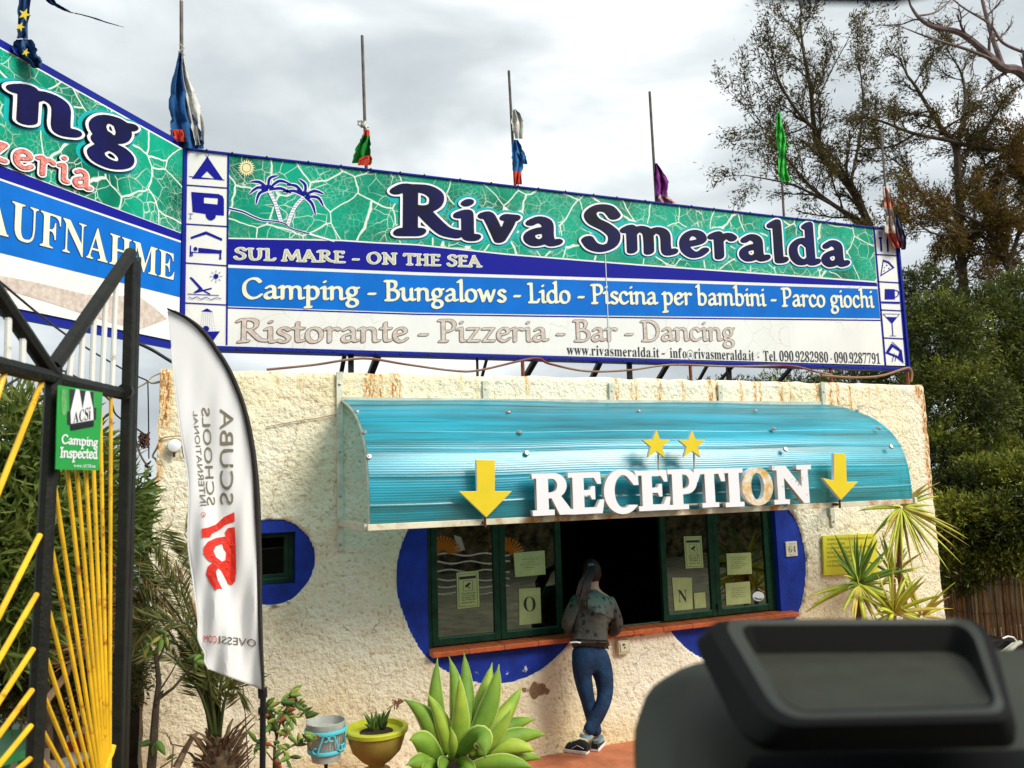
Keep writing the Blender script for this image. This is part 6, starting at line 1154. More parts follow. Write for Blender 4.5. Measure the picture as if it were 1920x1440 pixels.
# wall lamp, socket box, wires
t = thing('wall_lamp', at(327, 836, -.1), 'round white cap lamp on the stucco beside the flag', 'lamp')
AXF = np.array(((1, 0, 0), (0, 0, -1.), (0, 1, 0)))
c = at(327, 836, -.05); b = MB(); b.lathe([(.046, 0), (.048, .03), (.044, .045), (.02, .054), (0, .055)], c, 20, ax=AXF); b.build('cap', OUTW, t, smooth=True)
b = MB(); b.lathe([(.03, -.03), (.03, .0)], c, 14, ax=AXF); b.tube([c+(0.0, -.02, -.05), c+(0, -.02, -.085)], .008, 6); b.tube([c+(.05, 0, 0), c+(.055, .0, -.05), c+(.07, .01, -.1), c+(.12, .01, -.11)], .004, 5); b.build('mount', INK, t)
t = thing('socket_box', at(1171, 1225, -.05), 'small beige socket box on the wall under the terracotta sill', 'socket box')
b = MB(); b.prism([at(x, y, -.085) for x, y in ((1159, 1202), (1181, 1200.5), (1182.5, 1225), (1161, 1228))], (0, .05, 0)); b.build('box', mat('box_beige', (.60, .56, .36), rough=.5, dirt=(.35, .2, .05), dscale=20), t, bevel=.004)
b = MB(); b.prism([at(x, y, -.093) for x, y in ((1163, 1206), (1178, 1204.5), (1179, 1221), (1164.5, 1223))], (0, .01, 0)); b.build('lid', MATS['tile_cream'], t, bevel=.003)
b = MB(); b.lathe([(.008, 0), (.007, .006), (0, .007)], at(1171.5, 1214, -.093), 8, ax=AXF); b.prism([at(x, y, -.0935) for x, y in ((1167, 1207), (1172, 1206.6), (1172, 1211), (1167, 1211.3))], (0, .001, 0)); b.build('key_hole', mat('box_brown', (.2, .07, .02)), t)
def wire(P, r, m, label, cat='wire', name='wire', grp=None, sm=True):
    b = MB(); P = [tuple(float(v) for v in p) for p in P]
    if sm and len(P) > 2:
        Q = []
        for i in range(len(P)-1):
            p0, p1, p2, p3 = (np.array(P[min(max(i+k, 0), len(P)-1)]) for k in (-1, 0, 1, 2))
            for t_ in np.linspace(0, 1, 6)[:-1]: Q.append(.5*((2*p1)+(-p0+p2)*t_+(2*p0-5*p1+4*p2-p3)*t_**2+(-p0+3*p1-3*p2+p3)*t_**3))
        Q.append(np.array(P[-1])); P = Q
    b.tube(P, r, 5); return single(b, name, m, label, cat, grp, smooth=True)
WB = mat('wire_black', (.015, .015, .018), rough=.5); WT = mat('wire_tan', (.40, .30, .16), rough=.6); WG = mat('wire_grey', (.45, .43, .36), rough=.6)
wire([at(500, 800, -.04), at(560, 789, -.045), at(600, 783, -.045), at(640, 774, -.05)], .004, WT, 'thin tan wire running from the flag to the awning post on the stucco')
wire([at(455, 1285, -.12), at(459, 1330, -.12), at(462, 1380, -.12), at(466, 1445, -.12)], .004, WB, 'thin dark wire hanging down the wall by the palm trunk')
wire([at(298, 826, -.03), at(310, 820, -.05), at(340, 818, -.05), at(350, 830, -.05)], .006, WT, 'tan cable looping to the round wall lamp')
A3 = lambda x, y: at(x, y, .05)
wire([at(-10, 520, -2.5), at(120, 625, -1.6), at(230, 692, -.6), A3(277, 714)], .006, WB, 'upper black wire from behind the gate to the hut corner')
wire([at(-10, 735, -2.5), at(100, 690, -1.6), at(200, 745, -.6), at(218, 778, -.4), at(258, 805, -.2), A3(276, 818)], .006, WB, 'lower black wire from behind the gate to the hut corner')
wire([at(250, 640, -1.0), at(285, 656, -1.0), at(330, 683, -1.0), at(380, 705, -1.0)], .011, WB, 'thick black cable passing behind the white feather flag top')
wire([A3(277, 716), A3(278, 760), A3(279, 860)], .005, WB, 'straight vertical wire down the hut left corner')
wire([A3(257, 727), A3(274, 718), A3(286, 706), A3(300, 700)], .007, WG, 'pale wire tied to the top left corner of the hut')
wire([A3(276, 712), A3(285, 718), A3(300, 716)], .010, WG, 'grey insulator arm wire at the hut top left corner')
wire([A3(253, 820), A3(262, 850), A3(272, 868), A3(278, 873)], .008, mat('wire_brown', (.15, .10, .07)), 'brown hose like cable drooping by the hut left corner')
wire([A3(300, 826), A3(294, 840), A3(286, 855), A3(292, 862), A3(298, 880), A3(298, 905), A3(290, 915), A3(283, 920)], .008, WG, 'pale cable coiled down the hut left side')
b = MB()
rr = random.Random(3)
for i in range(14):
    c = A3(270, 826); P = [c+np.array((rr.uniform(-.04, .04), rr.uniform(-.03, .03), rr.uniform(-.06, .06))) for _ in range(5)]; b.tube(P, .006, 5)
single(b, 'wire_bundle', mat('bundle_brown', (.09, .04, .03), rough=.7), 'tangled brown knot of wire hanging by the hut left corner', 'wire')
b = MB()
for i in range(26):
    t_ = i/25; c = A3(277+(-4 if t_ > .5 else 2)*t_, 868+t_*60); a_ = i*1.3
    b.tube([c+np.array((.02*math.cos(a_), .02*math.sin(a_), .012)), c+np.array((.022*math.cos(a_+1.5), .02, -.012)), c+np.array((-.02*math.cos(a_), 0, -.02))], .006, 5)
single(b, 'chain', mat('chain_metal', (.05, .045, .04), rough=.6, metal=.4), 'twisted dark chain hanging beside the hut left corner', 'chain')
p = at(262, 930, -.15); b = MB(); b.box(p, (.10, .06, .09)); 
t = thing('junction_box', p, 'small black box with spiky top on the gate post', 'box'); b.build('case', MATS['black_plastic'], t, bevel=.004)
b = MB(); [b.tube([p+(x, 0, .045), p+(x*1.3, 0, .075)], .004, 4) for x in (-.03, -.01, .02, .035)]; b.build('spike', MATS['black_plastic'], t); b = MB(); b.lathe([(.013, 0), (.011, .004), (0, .005)], p+(.01, -.031, -.0), 8, ax=AXF); b.build('screw', STEEL, t)
# ---------------------------------------------------------------- plants
def grow(limbs, mb, lv, r_child=.5, spacing=.35, length=1.2, upb=.35, seed=0, tips=None, depth=2, jit=.6):
    """branches from hand-placed limbs; collects twig tips with directions"""
    rr = random.Random(seed)
    def child(p, d, L, r, lev):
        P = [p]; q = p.copy(); d = d/np.linalg.norm(d); n = 5
        for i in range(n):
            d = d+np.array([rr.gauss(0, .16), rr.gauss(0, .16), rr.gauss(0, .14)+.05*upb]); d /= np.linalg.norm(d)
            q = q+d*L/n; P.append(q)
        mb.tube(P, list(np.linspace(r, r*.35, len(P))), 5 if lev > 0 else 4, cap=False)
        if lev == 0:
            for i in range(2, n+1): tips.append((P[i], P[i]-P[i-1]))
            return
        for i in range(1, n+1):
            for k in range(2 if lev == 1 else 2):
                s = rr.uniform(.45, .85); a = rr.uniform(.35, 1.0)
                e = d+a*np.array([rr.gauss(0, 1), rr.gauss(0, 1), rr.gauss(0, .8)+upb]); child(P[i], P[i]-P[i-1]+e/np.linalg.norm(e)*np.linalg.norm(P[i]-P[i-1])*1.2, L*s*.6, r*.5, lev-1)
    for pts, r0, r1, dens in limbs:
        P = [np.array(p, float) for p in pts]
        Q = []
        for i in range(len(P)-1):
            p0, p1, p2, p3 = (P[min(max(i+k, 0), len(P)-1)] for k in (-1, 0, 1, 2))
            for t in np.linspace(0, 1, 6)[:-1]: Q.append(.5*((2*p1)+(-p0+p2)*t+(2*p0-5*p1+4*p2-p3)*t**2+(-p0+3*p1-3*p2+p3)*t**3))
        Q.append(P[-1]); mb.tube(Q, list(np.linspace(r0, r1, len(Q))), 7, cap=False)
        acc = 0
        for i in range(1, len(Q)):
            acc += np.linalg.norm(Q[i]-Q[i-1])
            if acc > spacing/dens:
                acc = 0; t = Q[i]-Q[i-1]; t /= np.linalg.norm(t)
                e = t*.7+np.array([rr.gauss(0, jit), rr.gauss(0, jit), rr.gauss(0, jit)+upb]); child(Q[i], e, length*rr.uniform(.6, 1.1), max(.006, (r0+(r1-r0)*i/len(Q))*r_child), depth-1)
        child(Q[-1], Q[-1]-Q[-2], length*.8, r1, depth-1)
BARK = mat('bark_brown', (.10, .075, .05), rough=.9, base2=(.05, .035, .025), vscale=9, bump=.6)
BARKP = mat('bark_pinkish', (.22, .15, .13), rough=.85, base2=(.10, .07, .08), vscale=6, bump=.5)
LEAF_OLIVE = leafmat('leaf_olive_brown', [(.03, .022, .008), (.07, .05, .012), (.11, .09, .016), (.17, .10, .02)])
LEAF_DARK = leafmat('leaf_evergreen', [(.010, .016, .004), (.035, .050, .008), (.13, .155, .018), (.36, .38, .04)], trans=.2)
LEAF_BROWN = leafmat('leaf_brown', [(.07, .035, .008), (.13, .07, .012), (.18, .12, .02), (.10, .10, .02)])
def tree(name, limbs, Y, label, leafm, bark, seed, L=1.1, leaves=5, lsize=.07, spacing=.3, upb=.35, group='trees behind the hut', cat='tree', depth=2, jit=.6, lw=.26):
    P3 = [([tuple(at(x, y, Y+dy)) for x, y, dy in pts], r0, r1, dn) for pts, r0, r1, dn in limbs]
    t = thing(name, P3[0][0][0], label, cat, group); mb = MB(); tips = []
    grow(P3, mb, 0, spacing=spacing, length=L, upb=upb, seed=seed, tips=tips, depth=depth, jit=jit)
    o = mb.build('trunk', bark, t, smooth=True, fix=False)
    rg = np.random.default_rng(seed); C, D = [], []
    for p, d in tips:
        k = rg.poisson(leaves)
        for _ in range(k):
            C.append(p+rg.normal(0, lsize*.7, 3)); D.append(d/(np.linalg.norm(d)+1e-6)+rg.normal(0, .7, 3)+np.array((0, 0, -.2)))
    C = np.array(C); D = np.array(D); n = len(C)
    me = leaves_mesh('crown', C, D, lsize*rg.uniform(.6, 1.4, n), lsize*lw*rg.uniform(.7, 1.3, n), rg.random(n)*.6+.4*vnoise(C[:, 0], C[:, 2], .5, seed))
    link('crown', me, t, leafm, kind=None); return t
def L0_(*p, dy=0.0, d2=None): return [(x, y, dy if d2 is None else dy+(d2-dy)*i/(len(p)-1)) for i, (x, y) in enumerate(p)]
tree('sparse_tree', [
    (L0_((1700, 620), (1627, 417), (1593, 350), (1543, 290), (1527, 240), (1520, 167), (1507, 100), (1500, 40)), .10, .02, 1.6),
    (L0_((1537, 253), (1493, 207), (1460, 150), (1450, 105), d2=-.6), .045, .012, 1.6),
    (L0_((1623, 420), (1567, 387), (1520, 350), (1477, 300), (1435, 255), d2=.7), .06, .012, 1.6),
    (L0_((1567, 387), (1500, 352), (1460, 340), (1405, 330), d2=-.7), .035, .01, 1.3),
    (L0_((1593, 350), (1610, 270), (1618, 190), (1610, 110), d2=.6), .04, .012, 1.6),
    (L0_((1523, 230), (1480, 250), (1430, 240), (1400, 205), d2=.3), .02, .008, 1.3),
    (L0_((1527, 200), (1560, 130), (1590, 75), d2=-.5), .02, .008, 1.5)],
    6.5, 'tall thin tree with sparse olive leaves above the word end of the board', LEAF_OLIVE, BARK, 21, L=1.0, leaves=5.0, lsize=.10, spacing=.34, jit=.45)
tree('sparse_tree', [
    (L0_((1815, 620), (1803, 480), (1797, 333), (1790, 273), (1760, 233), (1720, 167), (1700, 140)), .10, .02, 1.5),
    (L0_((1793, 280), (1810, 200), (1803, 140), (1780, 100), d2=.5), .05, .012, 1.6),
    (L0_((1797, 300), (1843, 250), (1880, 190), d2=-.4), .045, .012, 1.6),
    (L0_((1799, 380), (1860, 300), (1925, 290), (1980, 250), d2=.6), .045, .012, 1.6),
    (L0_((1940, 275), (1860, 280), (1777, 263), (1713, 250), (1660, 230), (1620, 217), d2=-.3), .06, .015, .8),
    (L0_((1713, 252), (1677, 273), (1627, 280), (1560, 284), d2=.4), .03, .010, .8),
    (L0_((1800, 430), (1740, 380), (1700, 320), (1660, 290), d2=.4), .04, .010, 1.3),
    (L0_((1803, 470), (1860, 420), (1920, 380), (1960, 330), d2=.3), .04, .012, 1.6)],
    5.0, 'dark crowned tree with crossing limbs at the upper right', LEAF_OLIVE, BARK, 22, L=.8, leaves=6, lsize=.085, spacing=.26, jit=.5)
tree('brown_tree', [
    (L0_((1905, 600), (1890, 500), (1850, 430), (1800, 400)), .08, .02, 2),
    (L0_((1890, 500), (1915, 420), (1930, 340), (1920, 300)), .05, .015, 2.2),
    (L0_((1860, 440), (1870, 370), (1885, 320)), .04, .015, 2.2),
    (L0_((1895, 540), (1960, 470), (2010, 400)), .05, .015, 2),
    (L0_((1850, 430), (1760, 440), (1710, 410)), .03, .012, 2)],
    4.4, 'tree with rusty brown foliage at the right edge above the evergreen', LEAF_BROWN, BARK, 23, L=.95, leaves=14, lsize=.095, spacing=.24)
tree('bare_tree', [
    (L0_((2050, 420), (1990, 230), (1920, 140), (1880, 127), (1853, 103), (1803, 63), (1750, 50), (1723, 33), (1707, 10)), .11, .018, .8),
    (L0_((1875, 118), (1820, 95), (1773, 80), (1733, 67), (1695, 52), d2=-.4), .035, .008, .8),
    (L0_((1880, 125), (1860, 67), (1843, 5), (1830, -60), d2=.4), .05, .02, .9),
    (L0_((1925, 100), (1880, 80), (1855, 45), (1800, 10), (1760, -30), d2=-.3), .03, .008, .9),
    (L0_((1720, 30), (1760, 20), (1800, -20), d2=.2), .02, .008, .9)],
    3.0, 'almost bare pinkish branches reaching in at the top right corner', LEAF_OLIVE, BARKP, 24, L=.6, leaves=.5, lsize=.05, spacing=.42)
# dense evergreens: many small leaf sprays spread through uneven clumps
def clumps(name, blobs, label, leafm, seed, n, lsize, lw=.3, group=None, cat='tree', trunk=None, droop=-.15, sprig=7, hollow=.35):
    rg = np.random.default_rng(seed); c0 = at(*blobs[0][:2], blobs[0][2]); t = thing(name, (c0[0], c0[1], 0), label, cat, group)
    tot = sum(b_[3]**2*b_[4] for b_ in blobs); C, D, T_ = [], [], []
    for x, y, Y, r, sq in blobs:
        c = at(x, y, Y); k = int(n*r*r*sq/tot/sprig)
        d = rg.normal(size=(k, 3)); d /= np.linalg.norm(d, axis=1)[:, None]; rad = r*(hollow+(1-hollow)*rg.random(k)**.6)*(1+.25*(vnoise(d[:, 0]*2+5, d[:, 2]*2+9, .6, seed)-.5))
        p = c+d*rad[:, None]*np.array((1, .8, sq)); base = .62*vnoise(p[:, 0], p[:, 2], .30, seed+1)**1.5+.18*rg.random(k)
        for j in range(k):
            dd = d[j]+rg.normal(0, .5, 3)+np.array((0, 0, droop)); dd /= np.linalg.norm(dd)
            for q in range(sprig):
                C.append(p[j]+dd*lsize*q*.35+rg.normal(0, lsize*.12, 3)); D.append(dd+rg.normal(0, .55, 3)); T_.append(base[j]+.3*q/sprig)
    C = np.array(C); m = len(C)
    me = leaves_mesh('crown', C, np.array(D), lsize*rg.uniform(.7, 1.3, m), lsize*lw*rg.uniform(.7, 1.3, m), np.array(T_))
    link('crown', me, t, leafm)
    if trunk:
        b = MB(); rr = random.Random(seed)
        for P, r in trunk: b.tube([tuple(at(x, y, Y)) for x, y, Y in P], list(np.linspace(r, r*.4, len(P))), 7)
        b.build('trunk', BARK, t, smooth=True)
    return t
clumps('evergreen_tree', [(1760, 640, 2.6, .75, 1.0), (1850, 620, 2.9, .8, 1.0), (1790, 760, 2.2, .85, .95), (1890, 760, 2.4, .85, 1.0), (1960, 700, 2.4, .9, 1.1), (1770, 880, 1.9, .65, 1.0), (1730, 560, 3.2, .5, 1.1), (1860, 900, 1.8, .75, .9), (1930, 560, 3.3, .6, 1.0), (1950, 880, 1.9, .8, 1.0)],
    'big dense dark evergreen rising right of the hut', LEAF_DARK, 31, 150000, .070, group='evergreen trees beside the hut', trunk=[([(1835, 1250, 2.2), (1840, 1000, 2.3), (1850, 800, 2.5), (1860, 620, 2.9)], .12), ([(1840, 1000, 2.3), (1780, 880, 2.1), (1760, 700, 2.5)], .06)])
clumps('evergreen_tree', [(1800, 985, .45, .36, .9), (1880, 985, .15, .40, .8), (1965, 980, -.1, .45, .8), (1795, 1075, .42, .22, .7), (1775, 950, .9, .34, 1.0), (1840, 915, .6, .42, .8), (1920, 915, .3, .45, .8), (1850, 1060, .18, .16, .6), (1900, 1045, .0, .20, .7)],
    'lower bright green evergreen boughs hanging over the reed fence', LEAF_DARK, 32, 56000, .062, group='evergreen trees beside the hut', trunk=[([(1950, 1230, 1.6), (1930, 1050, 1.6), (1880, 960, 1.5)], .05)])
clumps('evergreen_tree', [(1350, 760, 5.5, .9, .5), (1480, 750, 5.3, .9, .55), (1600, 740, 5.0, .9, .6), (1690, 700, 4.6, .8, .8), (1290, 790, 5.5, .6, .7), (1545, 780, 5.2, .9, .5)],
    'evergreen shrubs showing through the gap under the right half of the long board', LEAF_DARK, 33, 40000, .07, group='evergreen trees beside the hut', trunk=[([(1500, 1000, 5.3), (1500, 760, 5.3)], .1)])
# reed screen
p0 = np.array((7.62, 1.25)); dr = np.array((.625, -.78))*1.0; dr /= np.linalg.norm(dr)
fen = thing('reed_fence', (p0[0]+dr[0]*1.5, p0[1]+dr[1]*1.5, 0), 'brown reed screen fence under the evergreen at the right', 'fence')
RD1 = mat('reed_tan', (.22, .14, .06), rough=.8, var=.5, vscale=7, stretch=(8, 8, 1)); RD2 = mat('reed_dark', (.17, .10, .045), rough=.85, var=.5, vscale=7, stretch=(8, 8, 1)); RD3 = mat('reed_pale', (.30, .21, .10), rough=.8, var=.4, vscale=7, stretch=(8, 8, 1))
rr = random.Random(5); sh = []
for m in (RD1, RD2, RD3):
    b = MB(); b.tube([(0, 0, 0), (0, 0, .68), (0, 0, 1.36)], [.0085, .009, .0075], 6); sh.append((b.mesh('reed', True), m))
    sh[-1][0].materials.append(m)
s_ = 0.0; cnt = 0; rest = MB()
while s_ < 5.2:
    w = rr.uniform(.85, 1.25); me, m = rr.choice(sh); p = p0+dr*s_; off = rr.uniform(-.012, .012)
    if cnt < 280:
        o = bpy.data.objects.new('reed', me); COL.objects.link(o); o.parent = fen; o.location = (p[0]+off-fen.location[0], p[1]+off-fen.location[1], rr.uniform(-.06, .04)); o.scale = (w, w, rr.uniform(.95, 1.08)); o.rotation_euler = (rr.gauss(0, .006), rr.gauss(0, .008), rr.uniform(0, 6))
    else: rest.tube([(p[0]+off, p[1]+off, 0), (p[0]+off, p[1]+off, 1.36)], .0095*w, 5)
    cnt += 1; s_ += .0150*w
rest.build('reeds', RD1, fen, kind='stuff')
for z in (.30, .62, .94, 1.24):
    b = MB(); b.tube([(p0[0]+dr[0]*u-.014, p0[1]+dr[1]*u-.014, z+.012*math.sin(u*9)) for u in np.arange(0, 5.2, .09)], .0035, 4); b.build('binding_wire', mat('wire_dark_rust', (.04, .03, .02)), fen)
for u in (1.1, 2.9): b = MB(); b.tube([(*(p0+dr*u-.02), 0), (*(p0+dr*u-.02), 1.38)], .017, 6); b.build('post', MATS['wire_dark_rust'], fen)
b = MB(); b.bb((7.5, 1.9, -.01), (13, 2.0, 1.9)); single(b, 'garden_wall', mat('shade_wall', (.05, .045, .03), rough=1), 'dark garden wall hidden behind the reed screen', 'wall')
# ---------------------------------------------------------------- agave and yuccas
def sword(base, tip, w, bow, name, m, root, fold=.25, bulge=.5, up=None, n=12, tail=.04, side=None, twist=0.0, label=None, thick=.05):
    """one fleshy or sword shaped leaf from base to tip; bow = sideways/up offset of its middle"""
    base, tip, bow = (np.array(v, float) for v in (base, tip, bow)); G = []; V = []; ed = []
    view = np.array((0, -1., .35)) if side is None else np.array(side, float)
    for i in range(n+1):
        t = i/n; p = base*(1-t)**2+2*t*(1-t)*((base+tip)/2+bow)+tip*t*t
        d = 2*(1-t)*((base+tip)/2+bow-base)+2*t*(tip-(base+tip)/2-bow); d /= np.linalg.norm(d)+1e-9
        s = np.cross(d, view); s /= np.linalg.norm(s)+1e-9; nn = np.cross(s, d); a = twist*t
        s, nn = s*math.cos(a)+nn*math.sin(a), nn*math.cos(a)-s*math.sin(a)
        if t < bulge: ww = w*(.55+.45*math.sin(t/bulge*math.pi/2))
        else: ww = w*max(tail, (1-((t-bulge)/(1-bulge))**1.55))
        if t > .93: ww = min(ww, w*tail*3*(1-t)/.07+w*.006)
        row = []
        for u, k in ((-1, 1), (-.55, .42), (0, 0), (.55, .42), (1, 1)): row.append(p+s*ww*.5*u-nn*ww*fold*(0-k+.5)*-1); ed.append(abs(u))
        G.append(row)
    b = MB(); b.grid(G); me = b.mesh(name, True, False); set_attr(me, 'tone', ed)
    o = link(name, me, root, m, label); q = o.modifiers.new('s', 'SOLIDIFY'); q.thickness = w*thick; q.offset = 0
    return o
def fleshmat(name, a, c, edge, rough=.6):
    m = mat(name, a, rough=rough, base2=c, vscale=4.5, spec=.3, dirt=(.22, .17, .05), dscale=13, dlo=.64, dhi=.72, bump=.2, bscale=14); nt = m.node_tree; b = nt.nodes['Principled BSDF']; src = b.inputs['Base Color'].links[0].from_socket
    at_ = N(nt, 'ShaderNodeAttribute', attribute_name='tone'); r = ramp(nt, [(.80, (0, 0, 0)), (.98, (1, 1, 1))], at_.outputs['Fac'])
    x = N(nt, 'ShaderNodeMix', data_type='RGBA'); nt.links.new(r.outputs[0], x.inputs['Factor']); nt.links.new(src, x.inputs['A']); x.inputs['B'].default_value = (*edge, 1)
    nt.links.new(x.outputs['Result'], b.inputs['Base Color']); return m
AG1 = fleshmat('agave_green', (.20, .33, .03), (.10, .21, .022), (.62, .66, .22)); AG2 = fleshmat('agave_light', (.36, .47, .05), (.19, .33, .03), (.55, .60, .2))
def K(x, y): return (x/3.556+560, y/3.556+1180)
YA = -1.25
ag = thing('agave', at(895, 1425, YA), 'large green agave in a dark tub below the left blue disc', 'plant')
leaves = [  # tip, base, width px, bow px, depth of tip, material, bulge
    ((925, 190), (960, 790), 34, (-8, 4), .12, 0, .45), ((1000, 180), (1040, 770), 34, (10, -2), .2, 0, .45), ((1100, 150), (1100, 760), 31, (5, 0), .25, 0, .5),
    ((1290, 222), (1120, 760), 34, (2, 0), .2, 1, .5), ((1335, 232), (1120, 800), 40, (8, 6), .02, 0, .5), ((1490, 375), (1180, 790), 34, (2, 2), .1, 1, .5), ((1420, 520), (1130, 830), 30, (4, 12), -.1, 1, .5),
    ((1580, 600), (1210, 800), 30, (-8, -14), .15, 0, .55), ((1650, 705), (1190, 830), 34, (2, -14), .0, 0, .5), ((1575, 818), (1200, 860), 30, (6, -16), -.12, 1, .5), ((1622, 865), (1200, 900), 30, (0, -12), -.05, 0, .5), ((1560, 922), (1130, 930), 32, (2, -12), -.2, 0, .5),
    ((700, 468), (960, 850), 44, (10, -12), .05, 0, .35), ((850, 418), (985, 830), 32, (12, 6), .0, 1, .5), ((738, 738), (950, 890), 40, (-2, -16), -.15, 0, .5), ((715, 905), (940, 960), 34, (0, -14), -.2, 0, .5),
    ((1068, 305), (1040, 850), 36, (6, 8), -.12, 1, .45), ((1240, 860), (1060, 850), 42, (14, -34), -.30, 0, .55), ((950, 960), (1000, 880), 26, (-4, -8), -.3, 0, .5), ((1010, 650), (1015, 880), 20, (2, 0), -.2, 1, .5), ((1150, 990), (1050, 890), 26, (6, -10), -.32, 0, .5), ((830, 1020), (960, 940), 34, (-6, -16), -.25, 0, .5)]
for i, (tp, bs, w, bw, dy, mi, bl_) in enumerate(leaves):
    T0_ = at(*K(*tp), YA+dy); B0_ = at(*K(*bs), YA-.02*(i % 3)); mpp = np.linalg.norm(at(900, 1400, YA)-at(901, 1400, YA))
    bow = np.array((bw[0]*mpp*2, -.05-.02*(i % 2), -bw[1]*mpp*2)); sword(B0_, T0_, w*mpp*.92, bow, 'leaf', (AG1, AG2)[mi], ag, fold=.30, bulge=bl_, n=16, label='broad left leaf with a dried curled tip' if i == 12 else None)
b = MB(); c = at(*K(700, 480), YA+.05)
for i in range(9): b.tube([c, c+np.array((random.uniform(-.07, -.01), -.02, random.uniform(-.03, .03))), c+np.array((random.uniform(-.12, -.04), -.02, random.uniform(-.05, .03)))], .004, 4)
b.build('dry_tip', mat('dry_brown', (.20, .09, .04), rough=.9), ag)
c = at(870, 1500, YA); b = MB(); b.lathe([(.30, 0), (.37, .12), (.42, .34), (.44, .36), (.40, .36), (.38, .30), (0, .30)], (c[0], c[1], 0), 28)
tub = single(b, 'planter_tub', mat('tub_wood', (.10, .08, .055), rough=.8, base2=(.05, .04, .03), vscale=6, stretch=(1, 1, 6), bump=.5), 'dark round tub holding the big agave', 'planter', smooth=True)
YUA = [mat('yucca_green', (.14, .24, .03), rough=.45, var=.35, vscale=6), mat('yucca_yellowgreen', (.48, .52, .04), rough=.5, var=.3, vscale=6), mat('yucca_straw', (.55, .42, .08), rough=.6, var=.35, vscale=6), mat('yucca_brown', (.26, .13, .04), rough=.7, var=.4, vscale=6)]
def rosette(root, c, specs, Lm, seed, w=.035, namepart='leaf'):
    rr = random.Random(seed)
    for ang, tilt, k, m in specs:   # ang in the facing plane, tilt towards the viewer, k length factor
        L = Lm*k; d = np.array((math.sin(math.radians(ang)), -math.sin(math.radians(tilt)), math.cos(math.radians(ang)))); d /= np.linalg.norm(d)
        s0 = c+d*.02; tip = c+d*L+np.array((0, 0, -L*.22*abs(math.sin(math.radians(ang)))-(.10*L if abs(ang) > 80 else 0)))
        sword(s0, tip, w*rr.uniform(.85, 1.2), d*0+np.array((0, 0, L*.07)), namepart, YUA[m], root, fold=.3, bulge=.35, n=7, side=(rr.uniform(-.5, .5), -1, rr.uniform(-.2, .8)), twist=rr.uniform(-.5, .5))
def yucca(label, head, Y, L, specs, seed, stem, w=.035, spm=None):
    c = at(*head, Y); t = thing('yucca', (c[0], c[1], 0), label, 'plant', 'yuccas at the right end of the hut')
    rosette(t, c, specs, L, seed, w)
    b = MB(); P = [tuple(at(x, y, Y+.02)) for x, y in stem]; b.tube(P, list(np.linspace(.022, .035, len(P))), 8); b.build('stem', mat('yucca_stem', (.26, .12, .06), rough=.9, base2=(.12, .06, .03), vscale=20, bump=.8, bscale=60), t, smooth=True)
    return t
R_ = random.Random(77)
sp = [(a_, R_.uniform(-10, 45), R_.uniform(.75, 1.1), R_.choice((1, 2, 2))) for a_ in range(-170, -60, 7)]+[(a_, R_.uniform(-10, 45), R_.uniform(.75, 1.1), R_.choice((2, 2, 3, 1))) for a_ in range(98, 185, 6)]+[(a_, R_.uniform(-10, 30), R_.uniform(.6, 1.0), R_.choice((1, 1, 0, 2))) for a_ in range(12, 96, 8)]
yucca('tallest yucca with a drooping straw coloured head above the others', (1690, 952), -.55, .58, sp, 1, [(1690, 955), (1688, 1020), (1686, 1070), (1692, 1110), (1700, 1160), (1705, 1290), (1706, 1440)], .034)
sp = [(a_, R_.uniform(-25, 50), R_.uniform(.8, 1.1), R_.choice((0, 0, 0, 1))) for a_ in range(-95, 100, 7)]+[(a_, R_.uniform(0, 50), R_.uniform(.6, .9), R_.choice((1, 1, 2))) for a_ in list(range(-165, -95, 12))+list(range(100, 180, 10))]
yucca('green starburst yucca in front of the yellow notice', (1610, 1096), -.75, .50, sp, 2, [(1610, 1100), (1610, 1170), (1612, 1250), (1614, 1500)], .038)
sp = [(a_, R_.uniform(-25, 40), R_.uniform(.7, 1.1), R_.choice((0, 1, 1))) for a_ in range(-95, 96, 10)]
yucca('dull green yucca half hidden behind the two front ones', (1675, 1080), -.35, .42, sp, 3, [(1675, 1085), (1676, 1200), (1676, 1500)], .034)
sp = [(a_, R_.uniform(-20, 55), R_.uniform(.8, 1.15), R_.choice((1, 1, 1, 2))) for a_ in range(-100, 105, 9)]
yucca('low bright yellow green yucca just above the black dashboard', (1676, 1150), -.9, .50, sp, 4, [(1676, 1155), (1676, 1300), (1676, 1550)], .038)
sp = [(a_, R_.uniform(-20, 45), R_.uniform(.7, 1.1), R_.choice((1, 1, 2))) for a_ in range(-85, 90, 12)]
yucca('small yellow green yucca nearest the right corner of the hut', (1728, 1156), -.7, .46, sp, 5, [(1728, 1160), (1728, 1300), (1728, 1550)], .036)
